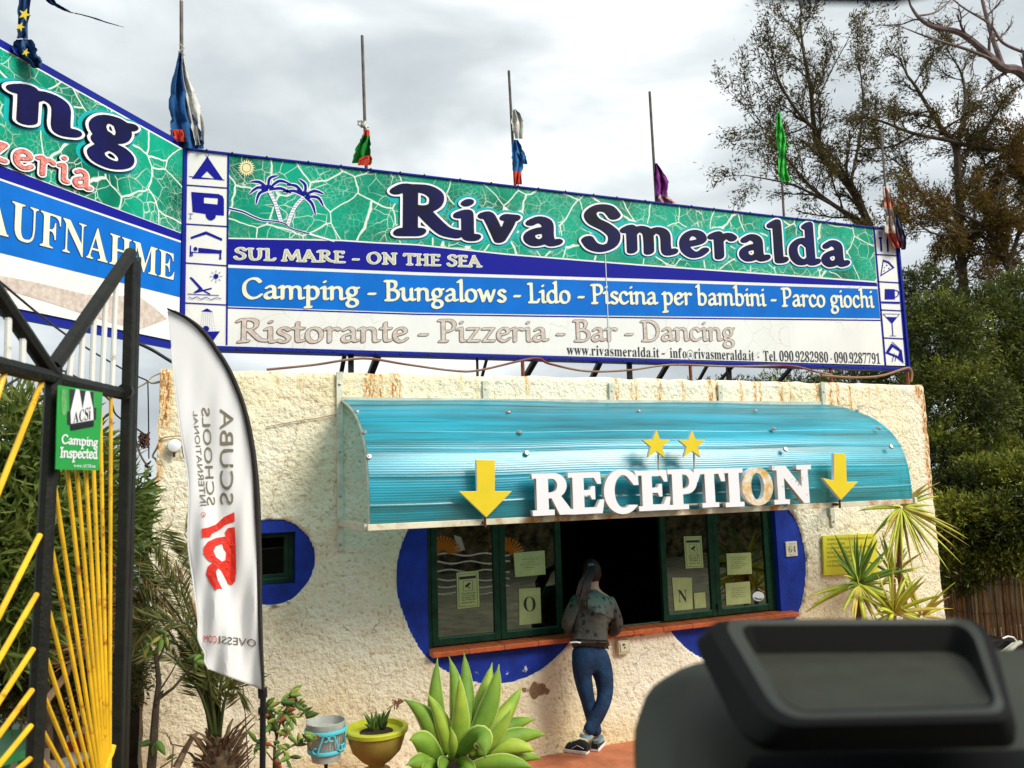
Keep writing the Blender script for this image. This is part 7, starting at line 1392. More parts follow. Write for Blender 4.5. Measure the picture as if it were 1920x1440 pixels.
# ---------------------------------------------------------------- palm by the flag
def frond(root, P, lw, n, seed, m, droop=.3):
    """feather leaf along the photo curve P=[(x,y,Y)..]"""
    rg = np.random.default_rng(seed); Q = [np.array(at(x, y, Y)) for x, y, Y in P]; S_ = []
    for i in range(len(Q)-1):
        p0, p1, p2, p3 = (Q[min(max(i+k, 0), len(Q)-1)] for k in (-1, 0, 1, 2))
        for t in np.linspace(0, 1, 9)[:-1]: S_.append(.5*((2*p1)+(-p0+p2)*t+(2*p0-5*p1+4*p2-p3)*t**2+(-p0+3*p1-3*p2+p3)*t**3))
    S_.append(Q[-1]); S_ = np.array(S_); k = len(S_)
    b = MB(); b.tube(S_, list(np.linspace(.014, .003, k)), 5); rc = b.mesh('rachis', True)
    C, D, L = [], [], []
    for s in np.linspace(.25, 1, n):
        f = s*(k-1); i = min(k-2, int(f)); p = S_[i]+(S_[i+1]-S_[i])*(f-i); t = S_[min(i+1, k-1)]-S_[max(0, i-1)]; t /= np.linalg.norm(t)
        for sd in (-1, 1):
            sv = np.cross(t, (0, -1, .2)); sv /= np.linalg.norm(sv); d = t*1.0+sv*sd*rg.uniform(.6, 1.0)+np.array((0, rg.uniform(-.5, .3), -droop*rg.random())); C.append(p); D.append(d); L.append(lw*math.sin(math.pi*min(1, .25+.75*(1-abs(s-.55))))*rg.uniform(.8, 1.1))
    L = np.array(L); me = leaves_mesh('frond', C, D, L, .012, rg.random(len(C)), cup=.2)
    bm = bmesh.new(); bm.from_mesh(me); bm.from_mesh(rc); me2 = bpy.data.meshes.new('frond'); bm.to_mesh(me2); bm.free()
    return link('frond', me2, root, m)
LPALM = leafmat('palm_leaf', [(.06, .075, .02), (.10, .13, .03), (.18, .18, .05), (.28, .24, .10)], trans=.2)
LDRY = leafmat('palm_leaf_dry', [(.25, .15, .06), (.40, .26, .12), (.30, .13, .05)], trans=.2)
YPm = -.85
pm = thing('palm', at(408, 1440, YPm), 'short date palm with a shaggy stub trunk behind the white feather flag', 'palm')
b = MB(); c = at(408, 1450, YPm); b.tube([(c[0], c[1], 0), (c[0], c[1], c[2]), tuple(at(408, 1395, YPm))], [.12, .13, .07], 12); b.build('trunk', mat('palm_trunk', (.12, .08, .045), rough=.95, var=.5, vscale=20, bump=1, bscale=40), pm)
rr = random.Random(9)
for i in range(110):
    a_ = rr.uniform(0, 6.28); h_ = rr.uniform(-.30, .05); p = at(408, 1400, YPm)+np.array((1, 1, 0))*rr.uniform(.05, .13)*np.array((math.cos(a_), math.sin(a_), 0))+np.array((0, 0, h_)); d = np.array((math.cos(a_)*.6, math.sin(a_)*.6, .9)); L = rr.uniform(.05, .11)
    if a_ < .9 or a_ > 5.6: L *= 1.8
    b = MB(); b.tube([p-d*.03, p+d*L*.6, p+d*L+np.array((math.cos(a_), math.sin(a_), 0))*.03], [.018, .013, .006], 5, flat=.5); b.build('stub', mat('palm_stub', (.20, .13, .07), rough=.95, base2=(.08, .05, .03), vscale=18, bump=.6), pm)
fr_ = [([(404, 1380), (385, 1290), (340, 1190), (300, 1150), (270, 1130)], .1, 0), ([(402, 1380), (392, 1280), (366, 1160), (320, 1090), (285, 1090)], .25, 0), ([(404, 1380), (396, 1300), (380, 1230), (350, 1170), (300, 1165)], -.2, 0), ([(408, 1380), (402, 1270), (392, 1150), (372, 1050), (345, 1000)], .3, 0), ([(400, 1380), (380, 1310), (350, 1260), (320, 1230), (290, 1215)], -.1, 0),
       ([(400, 1380), (386, 1270), (350, 1180), (300, 1110), (262, 1080)], .2, 0), ([(398, 1380), (375, 1260), (330, 1160), (280, 1110), (246, 1120)], .2, 1), ([(402, 1380), (388, 1280), (350, 1200), (300, 1160), (250, 1190)], -.1, 0),
       ([(404, 1380), (396, 1280), (370, 1190), (345, 1120), (330, 1050)], .1, 0), ([(406, 1380), (398, 1290), (380, 1180), (370, 1080), (350, 1020)], .3, 0), ([(400, 1380), (378, 1290), (345, 1220), (305, 1195), (262, 1175)], .0, 0),
       ([(396, 1380), (380, 1300), (340, 1220), (290, 1150), (256, 1140)], .15, 0), ([(410, 1380), (412, 1310), (420, 1260), (440, 1230), (452, 1250)], .05, 0), ([(408, 1380), (405, 1310), (410, 1240), (425, 1180), (430, 1120)], .25, 0), ([(400, 1385), (386, 1300), (360, 1190), (325, 1110), (290, 1060)], -.05, 0), ([(412, 1380), (420, 1320), (432, 1290), (448, 1290)], -.1, 0), ([(402, 1380), (390, 1250), (360, 1130), (330, 1080), (300, 1105)], .2, 1)]
for i, (P, dy, dr_) in enumerate(fr_): frond(pm, [(x, y, YPm+dy*j/(len(P)-1)) for j, (x, y) in enumerate(P)], .27, 74, 50+i, LDRY if dr_ else LPALM)
# thin young tree by the corner of the hut
def twiggy(name, limbs, Y, label, leaf_at, lm, seed, lsize=.06, bark=BARK, lw=.40, n=3, cat='shrub', grp=None):
    t = thing(name, at(*limbs[0][0][0], Y), label, cat, grp); b = MB(); rg = np.random.default_rng(seed)
    for P, r in limbs: b.tube([tuple(at(x, y, Y+rg.uniform(-.03, .03))) for x, y in P], list(np.linspace(r, r*.4, len(P))), 6, cap=False)
    b.build('stem', bark, t, smooth=True); k = 0
    for (x, y) in leaf_at:
        for j in range(n):
            c = at(x+rg.normal(0, 3), y+rg.normal(0, 3), Y+rg.normal(0, .03)); a_ = rg.uniform(0, 6.28); d = np.array((math.cos(a_), rg.uniform(-.8, .2), math.sin(a_)*.8))
            L = lsize*rg.uniform(.7, 1.25); m = lm[k % len(lm)]; k += 1
            d /= np.linalg.norm(d); sword(c, c+d*L, L*lw, (0, 0, .01), 'leaf', m, t, thick=.012, fold=.32, bulge=.45, n=6, side=(rg.uniform(-.9, .9), -1, rg.uniform(-.3, .6)))
    return t
SG = [fleshmat('shrub_leaf_green', (.16, .26, .04), (.08, .16, .03), (.30, .35, .08)), fleshmat('shrub_leaf_dark', (.06, .12, .02), (.04, .08, .02), (.15, .2, .05)), fleshmat('shrub_leaf_yellow', (.38, .38, .08), (.22, .28, .05), (.45, .45, .1)), fleshmat('shrub_leaf_red', (.35, .08, .03), (.2, .05, .02), (.4, .15, .05))]
twiggy('young_shrub', [([(514, 1450), (515, 1400), (524, 1360), (538, 1325), (545, 1300)], .010), ([(520, 1385), (505, 1340), (492, 1320)], .006), ([(516, 1420), (545, 1400), (570, 1390)], .007), ([(526, 1355), (550, 1345), (565, 1335)], .005), ([(515, 1430), (500, 1410), (480, 1395), (462, 1405)], .005)], -1.35,
    'leafy shrub with a few red leaves right of the feather flag pole', [(545, 1303), (552, 1318), (534, 1322), (560, 1325), (530, 1340), (545, 1350), (507, 1340), (500, 1325), (505, 1360), (524, 1375), (575, 1388), (590, 1385), (560, 1395), (540, 1375), (525, 1400), (500, 1400), (483, 1393), (515, 1425), (545, 1420), (535, 1340), (567, 1340)], [SG[0], SG[0], SG[2], SG[1], SG[0], SG[1], SG[0], SG[2], SG[0], SG[1], SG[3]], 61, lsize=.068, n=5)
twiggy('young_tree', [([(282, 1460), (288, 1390), (292, 1330), (298, 1280), (292, 1220)], .028), ([(295, 1312), (325, 1290), (360, 1250), (375, 1235)], .012), ([(292, 1250), (305, 1220), (315, 1190)], .008), ([(293, 1320), (303, 1300), (306, 1295)], .012), ([(296, 1300), (322, 1260), (335, 1235)], .006)], -1.2,
    'spindly young tree with a few leaves at the left corner of the hut', [(285, 1205), (300, 1195), (310, 1190), (287, 1225), (375, 1228), (368, 1240), (290, 1390)], [SG[0], SG[2], SG[1]], 62, lsize=.085, n=4, cat='tree')
twiggy('dead_twigs', [([(330, 1440), (345, 1410), (362, 1380), (370, 1375)], .022), ([(322, 1440), (325, 1400), (312, 1375), (290, 1370)], .005), ([(345, 1400), (320, 1395), (318, 1380)], .005), ([(300, 1440), (330, 1420), (350, 1430)], .006)], -1.4,
    'broken dead branch stub leaning before the palm trunk', [(318, 1425)], [SG[0]], 63, n=1, bark=mat('dead_wood', (.20, .13, .08), rough=.9, var=.4, vscale=20), cat='branch')
# bowl planter
Yb = -.95; c = at(706, 1395, Yb); w = .245
pt = thing('bowl_planter', (c[0], c[1], 0), 'lime green bowl planter on a pedestal with a small spiky plant', 'planter')
LIME = mat('lime_plastic', (.50, .52, .04), rough=.35, var=.08); zt = at(705, 1368, Yb)[2]
b = MB(); b.lathe([(.05, zt-.34), (.07, zt-.335), (.09, zt-.25), (.05, zt-.24), (.055, zt-.22), (.10, zt-.19), (.16, zt-.13), (.185, zt-.06), (.195, zt-.02), (.195, zt-.0), (.18, zt+.0), (.175, zt-.04), (0, zt-.04)], (c[0], c[1], 0), 32); b.build('bowl', mat('planter_ochre', (.36, .26, .05), rough=.45, base2=(.26, .18, .04), vscale=5), pt, smooth=True)
b = MB(); b.lathe([(.192, zt-.012), (.21, zt-.012), (.213, zt+.012), (.205, zt+.02), (.18, zt+.02), (.178, zt-.02)], (c[0], c[1], 0), 32); b.build('rim', LIME, pt, smooth=True)
b = MB(); b.lathe([(.05, 0), (.06, zt-.34), (.05, zt-.335)], (c[0], c[1], 0), 16); b.build('pedestal', LIME, pt, smooth=True)
b = MB(); b.lathe([(.176, zt-.022), (.1, zt-.01), (0, zt-.004)], (c[0], c[1], 0), 20); b.build('soil', mat('soil', (.05, .03, .02), rough=1, bump=1, bscale=60), pt)
sp_ = thing('potted_succulent', (c[0], c[1], zt), 'small dull green spiky plant growing in the lime green bowl', 'plant')
rr = random.Random(4)
for i in range(20):
    a_ = i*2.4; d = np.array((math.cos(a_), math.sin(a_), rr.uniform(.5, 2.2))); d /= np.linalg.norm(d); L = rr.uniform(.08, .19); cc = np.array((c[0]+rr.uniform(-.03, .05), c[1], zt-.01)); sword(cc, cc+d*L, .028, (0, 0, .02), 'leaf', SG[1] if i % 3 else SG[0], sp_, n=6, bulge=.3)
# lantern / pot stand with blue scrolls
Yl = -.95; c = at(611, 1385, Yl); zt = at(608, 1352, Yl)[2]; zb_ = at(611, 1424, Yl)[2]; r = .125
lt_ = thing('pot_stand', (c[0], c[1], 0), 'grey metal pot caged in light blue scrollwork on a thin post', 'pot')
b = MB(); b.lathe([(r*.72, zb_), (r*.80, zb_+.05), (r*.88, zt-.06), (r*1.0, zt-.03), (r*1.02, zt), (r*.96, zt+.002), (r*.90, zt-.05), (0, zt-.07)], (c[0], c[1], 0), 28); b.build('pot', mat('zinc', (.40, .42, .38), rough=.5, var=.2, vscale=12), lt_, smooth=True)
BL = mat('light_blue_paint', (.10, .55, .65), rough=.4)
for z, rr_ in ((zt-.05, r*1.04), (zb_+.065, r*.90)): b = MB(); b.tube([(c[0]+rr_*math.cos(a_), c[1]+rr_*math.sin(a_), z) for a_ in np.linspace(0, 2*math.pi, 29)], .009, 6, flat=1.5); b.build('ring', BL, lt_, smooth=True)
b = MB()
for i in range(44): a_ = i*2*math.pi/44; b.tube([(c[0]+r*.92*math.cos(a_), c[1]+r*.92*math.sin(a_), zb_+.07), (c[0]+r*1.0*math.cos(a_), c[1]+r*1.0*math.sin(a_), zt-.06)], .0018, 4)
b.build('wires', STEEL, lt_, kind='stuff')
def scroll(a0, flip):
    P = []
    for t in np.linspace(0, 1, 40):
        th_ = 4.4*math.pi*(t-.5); q = abs(t-.5)*2
        rad = .045*(1-q*.72); yy = (.045 if t > .5 else -.045)*(1 if q > .35 else q/.35); P.append((yy*0+math.sin(th_)*rad*(1 if t > .5 else -1)*flip, (t-.5)*.10+math.cos(th_)*rad*.55))
    return P
for a0, fl in ((-2.0, 1), (-1.15, -1), (-.4, 1)):
    S2 = []; zm = (zt+zb_)/2+.005
    for t in np.linspace(0, 1, 46):
        u = (t-.5)*2; s = math.copysign(1, u); k = abs(u)
        if k < .45: dx, dz = fl*s*(k/.45)*.012, u/.45*.035*.9
        else: th_ = (k-.45)/.55*4.6; rd = .030*(1-.55*(k-.45)/.55); dx, dz = fl*s*(.012+rd-rd*math.cos(th_)-.0), s*(.0315+rd*math.sin(th_)*.9)
        a_ = a0+dx/r; S2.append((c[0]+r*1.02*math.cos(a_), c[1]+r*1.02*math.sin(a_), zm+dz))
    b = MB(); b.tube(S2, .0055, 5); b.build('scroll', BL, lt_, smooth=True)
b = MB(); b.tube([(c[0], c[1], 0), (c[0], c[1], zb_+.01)], .012, 6); b.build('post', BLACKM, lt_)
# ---------------------------------------------------------------- painted gate at the left
ga = math.radians(72.6); exG = np.array((math.cos(ga), math.sin(ga), 0.0)); oG = atd(235, 740, 3.5); oG = np.array((oG[0], oG[1], 0.0))
gate = thing('gate', tuple(oG-exG*.5), 'tall black steel gate leaf with yellow sun ray rods and white top rods', 'gate')
B3 = Board(oG, exG, gate, 'g')
def g3(x, y, d=0.0): u = B3.p2(x, y); return B3.w(u[0], u[1], d)
def rodG(a, c, r, m, name, d=0.0, n=8): b = MB(); b.tube([g3(*a, d), g3(*c, d)], r, n); return b.build(name, m, gate, smooth=True)
pt_, pb_ = g3(252, 600), g3(226, 1440)
x0, y0 = g3(247, 740)[:2]; zt = g3(252, 478)[2]
for du, zz in ((-.045, zt-.0), (.0, zt+.0)):
    c = np.array((x0, y0, 0))+exG*du; b = MB()
    s_ = .021; P = [c-exG*s_-B3.n*s_, c+exG*s_-B3.n*s_, c+exG*s_+B3.n*s_, c-exG*s_+B3.n*s_]
    V = [tuple(p) for p in P]+[tuple(p+np.array((0, 0, zz+(-.03 if (i in (1, 2)) == (du < 0) else .0)))) for i, p in enumerate(P)]
    b.add(V, [(0, 1, 2, 3), (7, 6, 5, 4), (0, 4, 5, 1), (1, 5, 6, 2), (2, 6, 7, 3), (3, 7, 4, 0)]); b.build('hinge_post', BLACKM, gate, bevel=.005)
rodG((100, 688), (246, 474), .027, BLACKM, 'diagonal_bar'); rodG((-60, 470), (98, 702), .027, BLACKM, 'diagonal_bar')
rodG((-80, 665), (98, 708), .028, BLACKM, 'top_rail'); rodG((98, 710), (229, 738), .027, BLACKM, 'top_rail')
rodG((101, 690), (62, 1480), .028, BLACKM, 'middle_post')
b = MB(); c = g3(229, 735, .02); b.tube([c-exG*.03, c+exG*.02], [.034, .026], 10); b.build('rail_cap', BLACKM, gate, smooth=True)
WR = mat('white_rod_paint', (.75, .75, .70), rough=.45, dirt=(.30, .22, .15), dscale=12, dlo=.60, dhi=.68)
for a, c in (((16, 585), (14, 675)), ((43, 628), (42, 682)), ((135, 640), (130, 710)), ((156, 607), (151, 716)), ((177, 577), (172, 722)), ((199, 547), (191, 728)), ((218, 522), (210, 731))): rodG(a, c, .0105, WR, 'white_rod')
hub = (205, 1600)
def rail_y(x): return 684+(x+0)*.245
for x9 in (207.5, 190.5, 176, 161, 144, 126, 101):
    s = (x9-hub[0])/(900-hub[1]); xt = x9; y = 742
    x_top = hub[0]+s*(y-hub[1]); ytop = rail_y(x_top)+6
    if x_top < 96: x_top = 96; ytop = hub[1]+(96-hub[0])/s
    rodG((x_top, ytop), (hub[0]+s*(1452-hub[1]), 1452), .0074, YELLOW, 'ray_rod')
for x_, y_ in ((94, 1005), (88, 1125), (83, 1219), (79, 1297), (76, 1365), (74, 1423)):
    s = (x_-hub[0])/(y_-hub[1]); yb_ = max(1500, 1460); rodG((x_-3, y_-8), (hub[0]+s*(yb_-hub[1]), yb_), .0074, YELLOW, 'ray_rod')
for a, c in (((75, 1003), (-40, 1229)), ((69, 1114), (-40, 1302)), ((62, 1217), (-40, 1374)), ((60, 1294), (-40, 1430)), ((58, 1361), (-40, 1481)), ((56, 1423), (-20, 1490)), ((79, 715), (-30, 990)), ((10, 695), (-20, 790))): rodG(a, c, .0095, YELLOW, 'ray_rod')
b = MB(); b.tube([g3(212, 1398), g3(208, 1412), g3(200, 1430), g3(192, 1460)], .013, 8); b.build('sun_arc', YELLOW, gate, smooth=True)
# hinged black frame below, out of sight, so that the leaf stands on the ground
b = MB(); c = np.array((x0, y0, 0)); b.tube([c-exG*.06+(0, 0, .12), c-exG*2.2+(0, 0, .12)], .026, 8); b.build('bottom_rail', BLACKM, gate)
# inspection plate
SGN = [(108, 722), (191, 736), (184, 882), (102, 880)]
pl = thing('inspection_sign', tuple(g3(146, 880, .05)), 'green plate lettered Camping Inspected wired to the gate rods', 'sign')
B4 = Board(oG+B3.n*.045, exG, pl, 'p')
GRN = mat('plate_green', (.015, .36, .045), rough=.35, var=.1); B4.area(SGN, 'plate', GRN, .0, th=.003)
def S2(L): return [(x/3, y/3+440) for x, y in L]
B4.area(S2([(385, 868), (520, 885), (520, 975), (536, 972), (534, 1040), (522, 1043), (520, 1080), (390, 1104), (386, 1070), (372, 1068), (372, 995), (386, 993)]), 'emblem', INK, .0045)
B4.area(S2([(388, 995), (402, 935), (418, 868), (438, 872), (456, 980), (474, 880), (496, 882), (516, 980), (518, 1042), (390, 1064)]), 'emblem', OUTW, .0055)
B4.area(S2([(392, 1075), (519, 1050), (519, 1076), (392, 1100)]), 'emblem', mat('bar_black', (.01, .01, .01)), .0058)
label_line(B4, 'ACSi', (134, 792.5, 774), (167, 786, 762), INK, ser=True, lift=.0065)
label_line(B4, 'Camping', (112.5, 832, 814), (181, 838, 820), OUTW, pen=(7.4, 5.0), lift=.0045)
label_line(B4, 'Inspected', (110, 858, 838), (180, 861, 840), OUTW, pen=(7.4, 5.0), lift=.0045)
label_line(B4, 'www.ACSI.eu', (136, 876, 870), (177, 877, 871), OUTW, ser=True, lift=.0045)
B4.area(S2([(338, 868), (370, 872), (368, 1010), (350, 1018), (338, 1000)]), 'faded_patch', mat('plate_faded', (.14, .42, .13), rough=.6, var=.3, vscale=30), .0042)
# ---------------------------------------------------------------- behind the gate
LOL = leafmat('oleander_leaf', [(.02, .035, .008), (.07, .11, .02), (.15, .21, .04), (.32, .30, .07)], trans=.3)
clumps('oleander', [(20, 900, -1.2, .50, .9), (60, 1000, -1.3, .45, .9), (150, 960, -1.0, .34, 1.1), (200, 1010, -.8, .24, 1.0), (-20, 1060, -1.5, .5, 1.0), (110, 1060, -1.1, .35, .8), (95, 870, -1.0, .30, .9), (10, 820, -1.2, .28, .8), (225, 960, -.6, .14, 1.2)],
    'long leaved oleander bush behind the upper part of the gate', LOL, 41, 15000, .125, lw=.17, group=None, cat='bush', sprig=3, trunk=[([(90, 1400, -1.0), (80, 1200, -1.0), (60, 1000, -1.1), (20, 870, -1.2)], .03), ([(90, 1250, -1.0), (150, 1080, -1.0), (190, 960, -.9)], .025), ([(80, 1150, -1.1), (30, 1050, -1.2), (0, 930, -1.2)], .02)])
clumps('hedge', [(30, 1180, -.5, .45, .8), (110, 1170, -.4, .42, .8), (180, 1180, -.2, .34, .9), (60, 1260, -.5, .42, .6), (150, 1270, -.3, .42, .6), (205, 1260, -.1, .22, .9), (-30, 1260, -.5, .4, .7)],
    'dark fine leaved hedge behind the middle of the gate', leafmat('hedge_leaf', [(.015, .022, .006), (.05, .06, .015), (.12, .12, .03), (.22, .18, .06)]), 42, 30000, .045, cat='hedge', trunk=[([(110, 1420, -.4), (110, 1300, -.4), (110, 1200, -.4)], .05)])
DW = mat('driftwood', (.30, .20, .11), rough=.9, base2=(.14, .09, .05), vscale=8, bump=.6)
for P, r, lb in (([(95, 1160), (140, 1130), (180, 1120)], .022, 'bare straw coloured stick leaning across the hedge behind the gate'), ([(75, 1330), (120, 1270), (150, 1215), (175, 1180)], .022, 'long bent dry branch rising behind the yellow rods'), ([(0, 1250), (25, 1245), (40, 1230)], .022, 'short pale stick at the left edge behind the gate')):
    b = MB(); b.tube(smooth3 := [tuple(at(x, y, -1.35)) for x, y in P], [r, r*.9, r*.6][:len(P)]+[r*.5]*(len(P)-3), 7); single(b, 'dry_branch', DW, lb, 'branch', 'dry branches behind the gate', smooth=True)
rg = np.random.default_rng(8); C, D = [], []
for i in range(900): C.append(at(rg.uniform(110, 262), 1110+rg.normal(0, 55), -1.35)); D.append((-1+rg.normal(0, .5), rg.normal(0, .3), rg.normal(-.1, .4)))
t = thing('dry_grass_clump', at(190, 1180, -1.0), 'tangle of dry straw coloured blades behind the yellow rods', 'grass'); link('blades', leaves_mesh('blades', C, D, .28, .008, rg.random(900)), t, LDRY, kind='stuff')
# green table, white chair, orange seat
c = atz(2, 1392, .74); T_ = thing('garden_table', (c[0], c[1], 0), 'round green plastic garden table at the bottom left behind the gate', 'table')
GT = mat('green_plastic', (.05, .36, .12), rough=.4, var=.2, vscale=4, dirt=(.15, .30, .15), dscale=5)
b = MB(); b.lathe([(0, .735), (.40, .738), (.425, .74), (.43, .73), (.43, .69), (.42, .685), (.41, .70), (0, .70)], (c[0]-.18, c[1], 0), 36); b.build('tabletop', GT, T_, smooth=True)
for dx, dy in ((-.25, -.25), (.25, -.25), (.25, .25), (-.25, .25)): b = MB(); b.bar((c[0]-.18+dx, c[1]+dy, .70), (c[0]-.18+dx*1.15, c[1]+dy*1.15, 0), .05, .03); b.build('leg', GT, T_, bevel=.008)
CW_ = mat('chair_plastic', (.70, .70, .64), rough=.4, var=.08)
def plastic_chair(c, ang, label, m=CW_):
    R = np.array(((math.cos(ang), -math.sin(ang), 0), (math.sin(ang), math.cos(ang), 0), (0, 0, 1))); c = np.array(c, float); W = lambda x, y, z: c+R @ np.array((x, y, z))
    t = thing('garden_chair', c, label, 'chair')
    b = MB(); b.grid([[W(x, y, .42+.03*x*x*4+.02*(y+.2)) for x in np.linspace(-.24, .24, 7)] for y in np.linspace(-.24, .22, 6)]); b.build('seat', m, t, solid=.02, smooth=True)
    b = MB(); b.grid([[W(x, .22+.07*(z-.44)*2-.10*x*x*4*.5, z-.12*x*x*4*(z > .7)) for x in np.linspace(-.25, .25, 9)] for z in np.linspace(.44, .86, 7)]); b.build('backrest', m, t, solid=.018, smooth=True)
    for s in (-1, 1):
        b = MB(); b.tube([W(s*.27, -.22, .42), W(s*.28, -.22, .62), W(s*.28, -.05, .655), W(s*.27, .2, .64)], .022, 8); b.build('armrest', m, t, smooth=True)
        for y_ in (-.22, .2): b = MB(); b.bar(W(s*.24, y_, .43), W(s*.27, y_*1.25, 0), .045, .03); b.build('leg', m, t, bevel=.006)
    return t
c = atz(88, 1385, .62); plastic_chair((c[0]-.02, c[1]+.1, 0), math.radians(150), 'white plastic garden chair behind the green table')
c = atz(25, 1345, .8); plastic_chair((c[0]-.1, c[1]+.25, 0), math.radians(-10), 'white plastic chair back showing above the green table top')
c = atz(135, 1350, .62); t = thing('storage_box', (c[0], c[1]+.1, 0), 'orange topped red box standing behind the yellow rods', 'box')
b = MB(); b.bb((c[0]-.38, c[1]-.05, .02), (c[0]+.20, c[1]+.45, .56)); b.build('body', mat('box_red', (.42, .06, .02), rough=.5, var=.2), t, bevel=.015)
b = MB(); b.bb((c[0]-.40, c[1]-.07, .565), (c[0]+.22, c[1]+.47, .63)); b.build('lid', mat('box_orange', (.75, .30, .02), rough=.5, var=.15), t, bevel=.015)
# teal frame with baskets, log railing, by the corner of the hut
TEAL = mat('teal_paint', (.03, .34, .28), rough=.4); Yt = .25
t = thing('basket_stand', tuple(at(262, 1430, Yt)), 'teal metal stand with black baskets in the gap between gate and hut', 'stand')
def tb(P, r=.016, m=TEAL, name='frame_bar', Y=Yt): b = MB(); b.tube([tuple(at(x, y, Y+(dy if len(q_) > 2 else 0))) for q_ in P for x, y, dy in [(*q_, 0)[:3]]], r, 7); b.build(name, m, t, smooth=True)
tb([(269, 1283), (266, 1350), (261, 1432)]); tb([(205, 1302), (240, 1292), (269, 1283)]); tb([(205, 1336), (240, 1329), (267, 1322)]); tb([(208, 1300), (206, 1432)], .014)
BK = mat('basket_black', (.02, .02, .025), rough=.5)
for ya, yb_ in ((1280, 1296), (1300, 1338)):
    b = MB(); p, q_ = at(206, ya+4, Yt-.02), at(262, ya-2, Yt-.02); p2, q2 = at(208, yb_+4, Yt-.02), at(260, yb_-4, Yt-.02)
    for k in range(15): u = k/14; b.tube([p+(q_-p)*u, p2+(q2-p2)*u], .004, 4)
    for k in range(4): u = k/3; b.tube([p+(p2-p)*u, q_+(q2-q_)*u], .006, 4)
    b.build('basket', BK, t)
b = MB(); b.grid([[tuple(at(x+3*math.sin(i*2.0+j), y, Yt-.05-.03*math.sin(j*2.1+i))) for j, x in enumerate(np.linspace(258, 279, 6))] for i, y in enumerate(np.linspace(1268, 1310, 6))]); q_ = single(b, 'cloth', mat('purple_grey_cloth', (.16, .12, .13), rough=.9), 'greyish purple cloth draped over the teal basket stand', 'cloth', smooth=True)
b = MB(); p = at(245, 1330, Yt); b.bb((p[0]-.25, .5, 0), (p[0]+.16, .55, p[2]+.0)); single(b, 'low_wall', mat('dark_low_wall', (.06, .05, .04), rough=.9, var=.4), 'dark low wall behind the teal basket stand', 'wall')
t = thing('log_railing', tuple(at(258, 1400, 1.6)), 'rustic log railing in front of the sea at the left of the hut', 'railing')
LOG = mat('log_wood', (.36, .17, .06), rough=.85, base2=(.12, .07, .04), vscale=6, stretch=(3, 3, 1), bump=.6); LOGD = mat('log_dark', (.07, .05, .035), rough=.9, var=.4, bump=.5)
for P, r, m, n_ in (([(262, 1150), (262, 1270), (261, 1420)], .045, LOG, 'post'), ([(272, 1140), (272, 1280), (270, 1420)], .02, LOGD, 'post'), ([(120, 1200), (205, 1192), (240, 1188), (277, 1183)], .028, LOGD, 'rail'), ([(215, 1290), (240, 1247), (270, 1196)], .035, LOGD, 'brace'), ([(60, 1290), (150, 1285), (276, 1272)], .028, LOGD, 'rail'), ([(110, 1160), (108, 1300), (105, 1430)], .045, LOGD, 'post')):
    b = MB(); b.tube([tuple(at(x, y, 1.6)) for x, y in P], r, 9); b.build(n_, m, t, smooth=True)
# ---------------------------------------------------------------- the other side of the road, mirrored in the panes
def mir(x, y, Y=9.0): p = at(x, y, Y); return np.array((p[0], -p[1], p[2]))
ROCK = mat('rock_wall', (.30, .22, .12), rough=.95, base2=(.02, .016, .01), vscale=4.5, bump=1, bscale=5, bdist=.2, dirt=(.05, .08, .02), dscale=1.2)
xx = np.linspace(-6, 26, 120); zz = np.linspace(-.02, 3.4, 16); XX, ZZ = np.meshgrid(xx, zz); YY = -13.2+.5*vnoise(XX, ZZ, .7, 50)+.25*vnoise(XX, ZZ, .3, 51)
b = MB(); b.grid(np.stack([XX, YY, ZZ+.4*(vnoise(XX, ZZ*0, 1.5, 52)-.5)*(ZZ > 3)], -1)); b.bb((-6, -13.9, 0), (26, -13.3, 3.2)); single(b, 'rock_wall', ROCK, 'rough rock retaining wall across the road mirrored in the panes', 'wall', smooth=True)
b = MB(); b.bb((-6, -13.6, 3.4), (26, -13.35, 3.95)); single(b, 'parapet', mat('parapet_plaster', (.62, .58, .42), rough=.9, var=.2), 'pale parapet on the rock wall mirrored in the top of the panes', 'wall')
t = thing('sun_gate', mir(880, 1300), 'second gate with orange sun rods white sail and waves seen mirrored in the left panes', 'gate')
OR_ = mat('orange_rod', (.85, .30, .03), rough=.5)
for hx, hy, a0, a1, n_ in ((835, 1040, -75, 80, 15), (953, 1042, -60, 75, 12)):
    for a_ in np.linspace(a0, a1, n_): 
        r0_, r1_ = 8, 34; aa = math.radians(a_); b = MB(); b.tube([mir(hx+r0_*math.sin(aa), hy-r0_*math.cos(aa)), mir(hx+r1_*math.sin(aa), hy-r1_*math.cos(aa))], .02, 5); b.build('ray_rod', OR_, t)
b = MB(); b.prism([mir(x, y) for x, y in ((855, 1004), (868, 1008), (876, 1032), (852, 1037), (860, 1022))], (0, -.02, 0)); b.build('sail', OUTW, t)
for y in (1041, 1056, 1072, 1088, 1101, 1114, 1130):
    b = MB(); b.tube([mir(x, y+2.5*math.sin(x*.09+y)) for x in range(822, 966, 6)], .014, 5); b.build('wave_bar', OUTW, t)
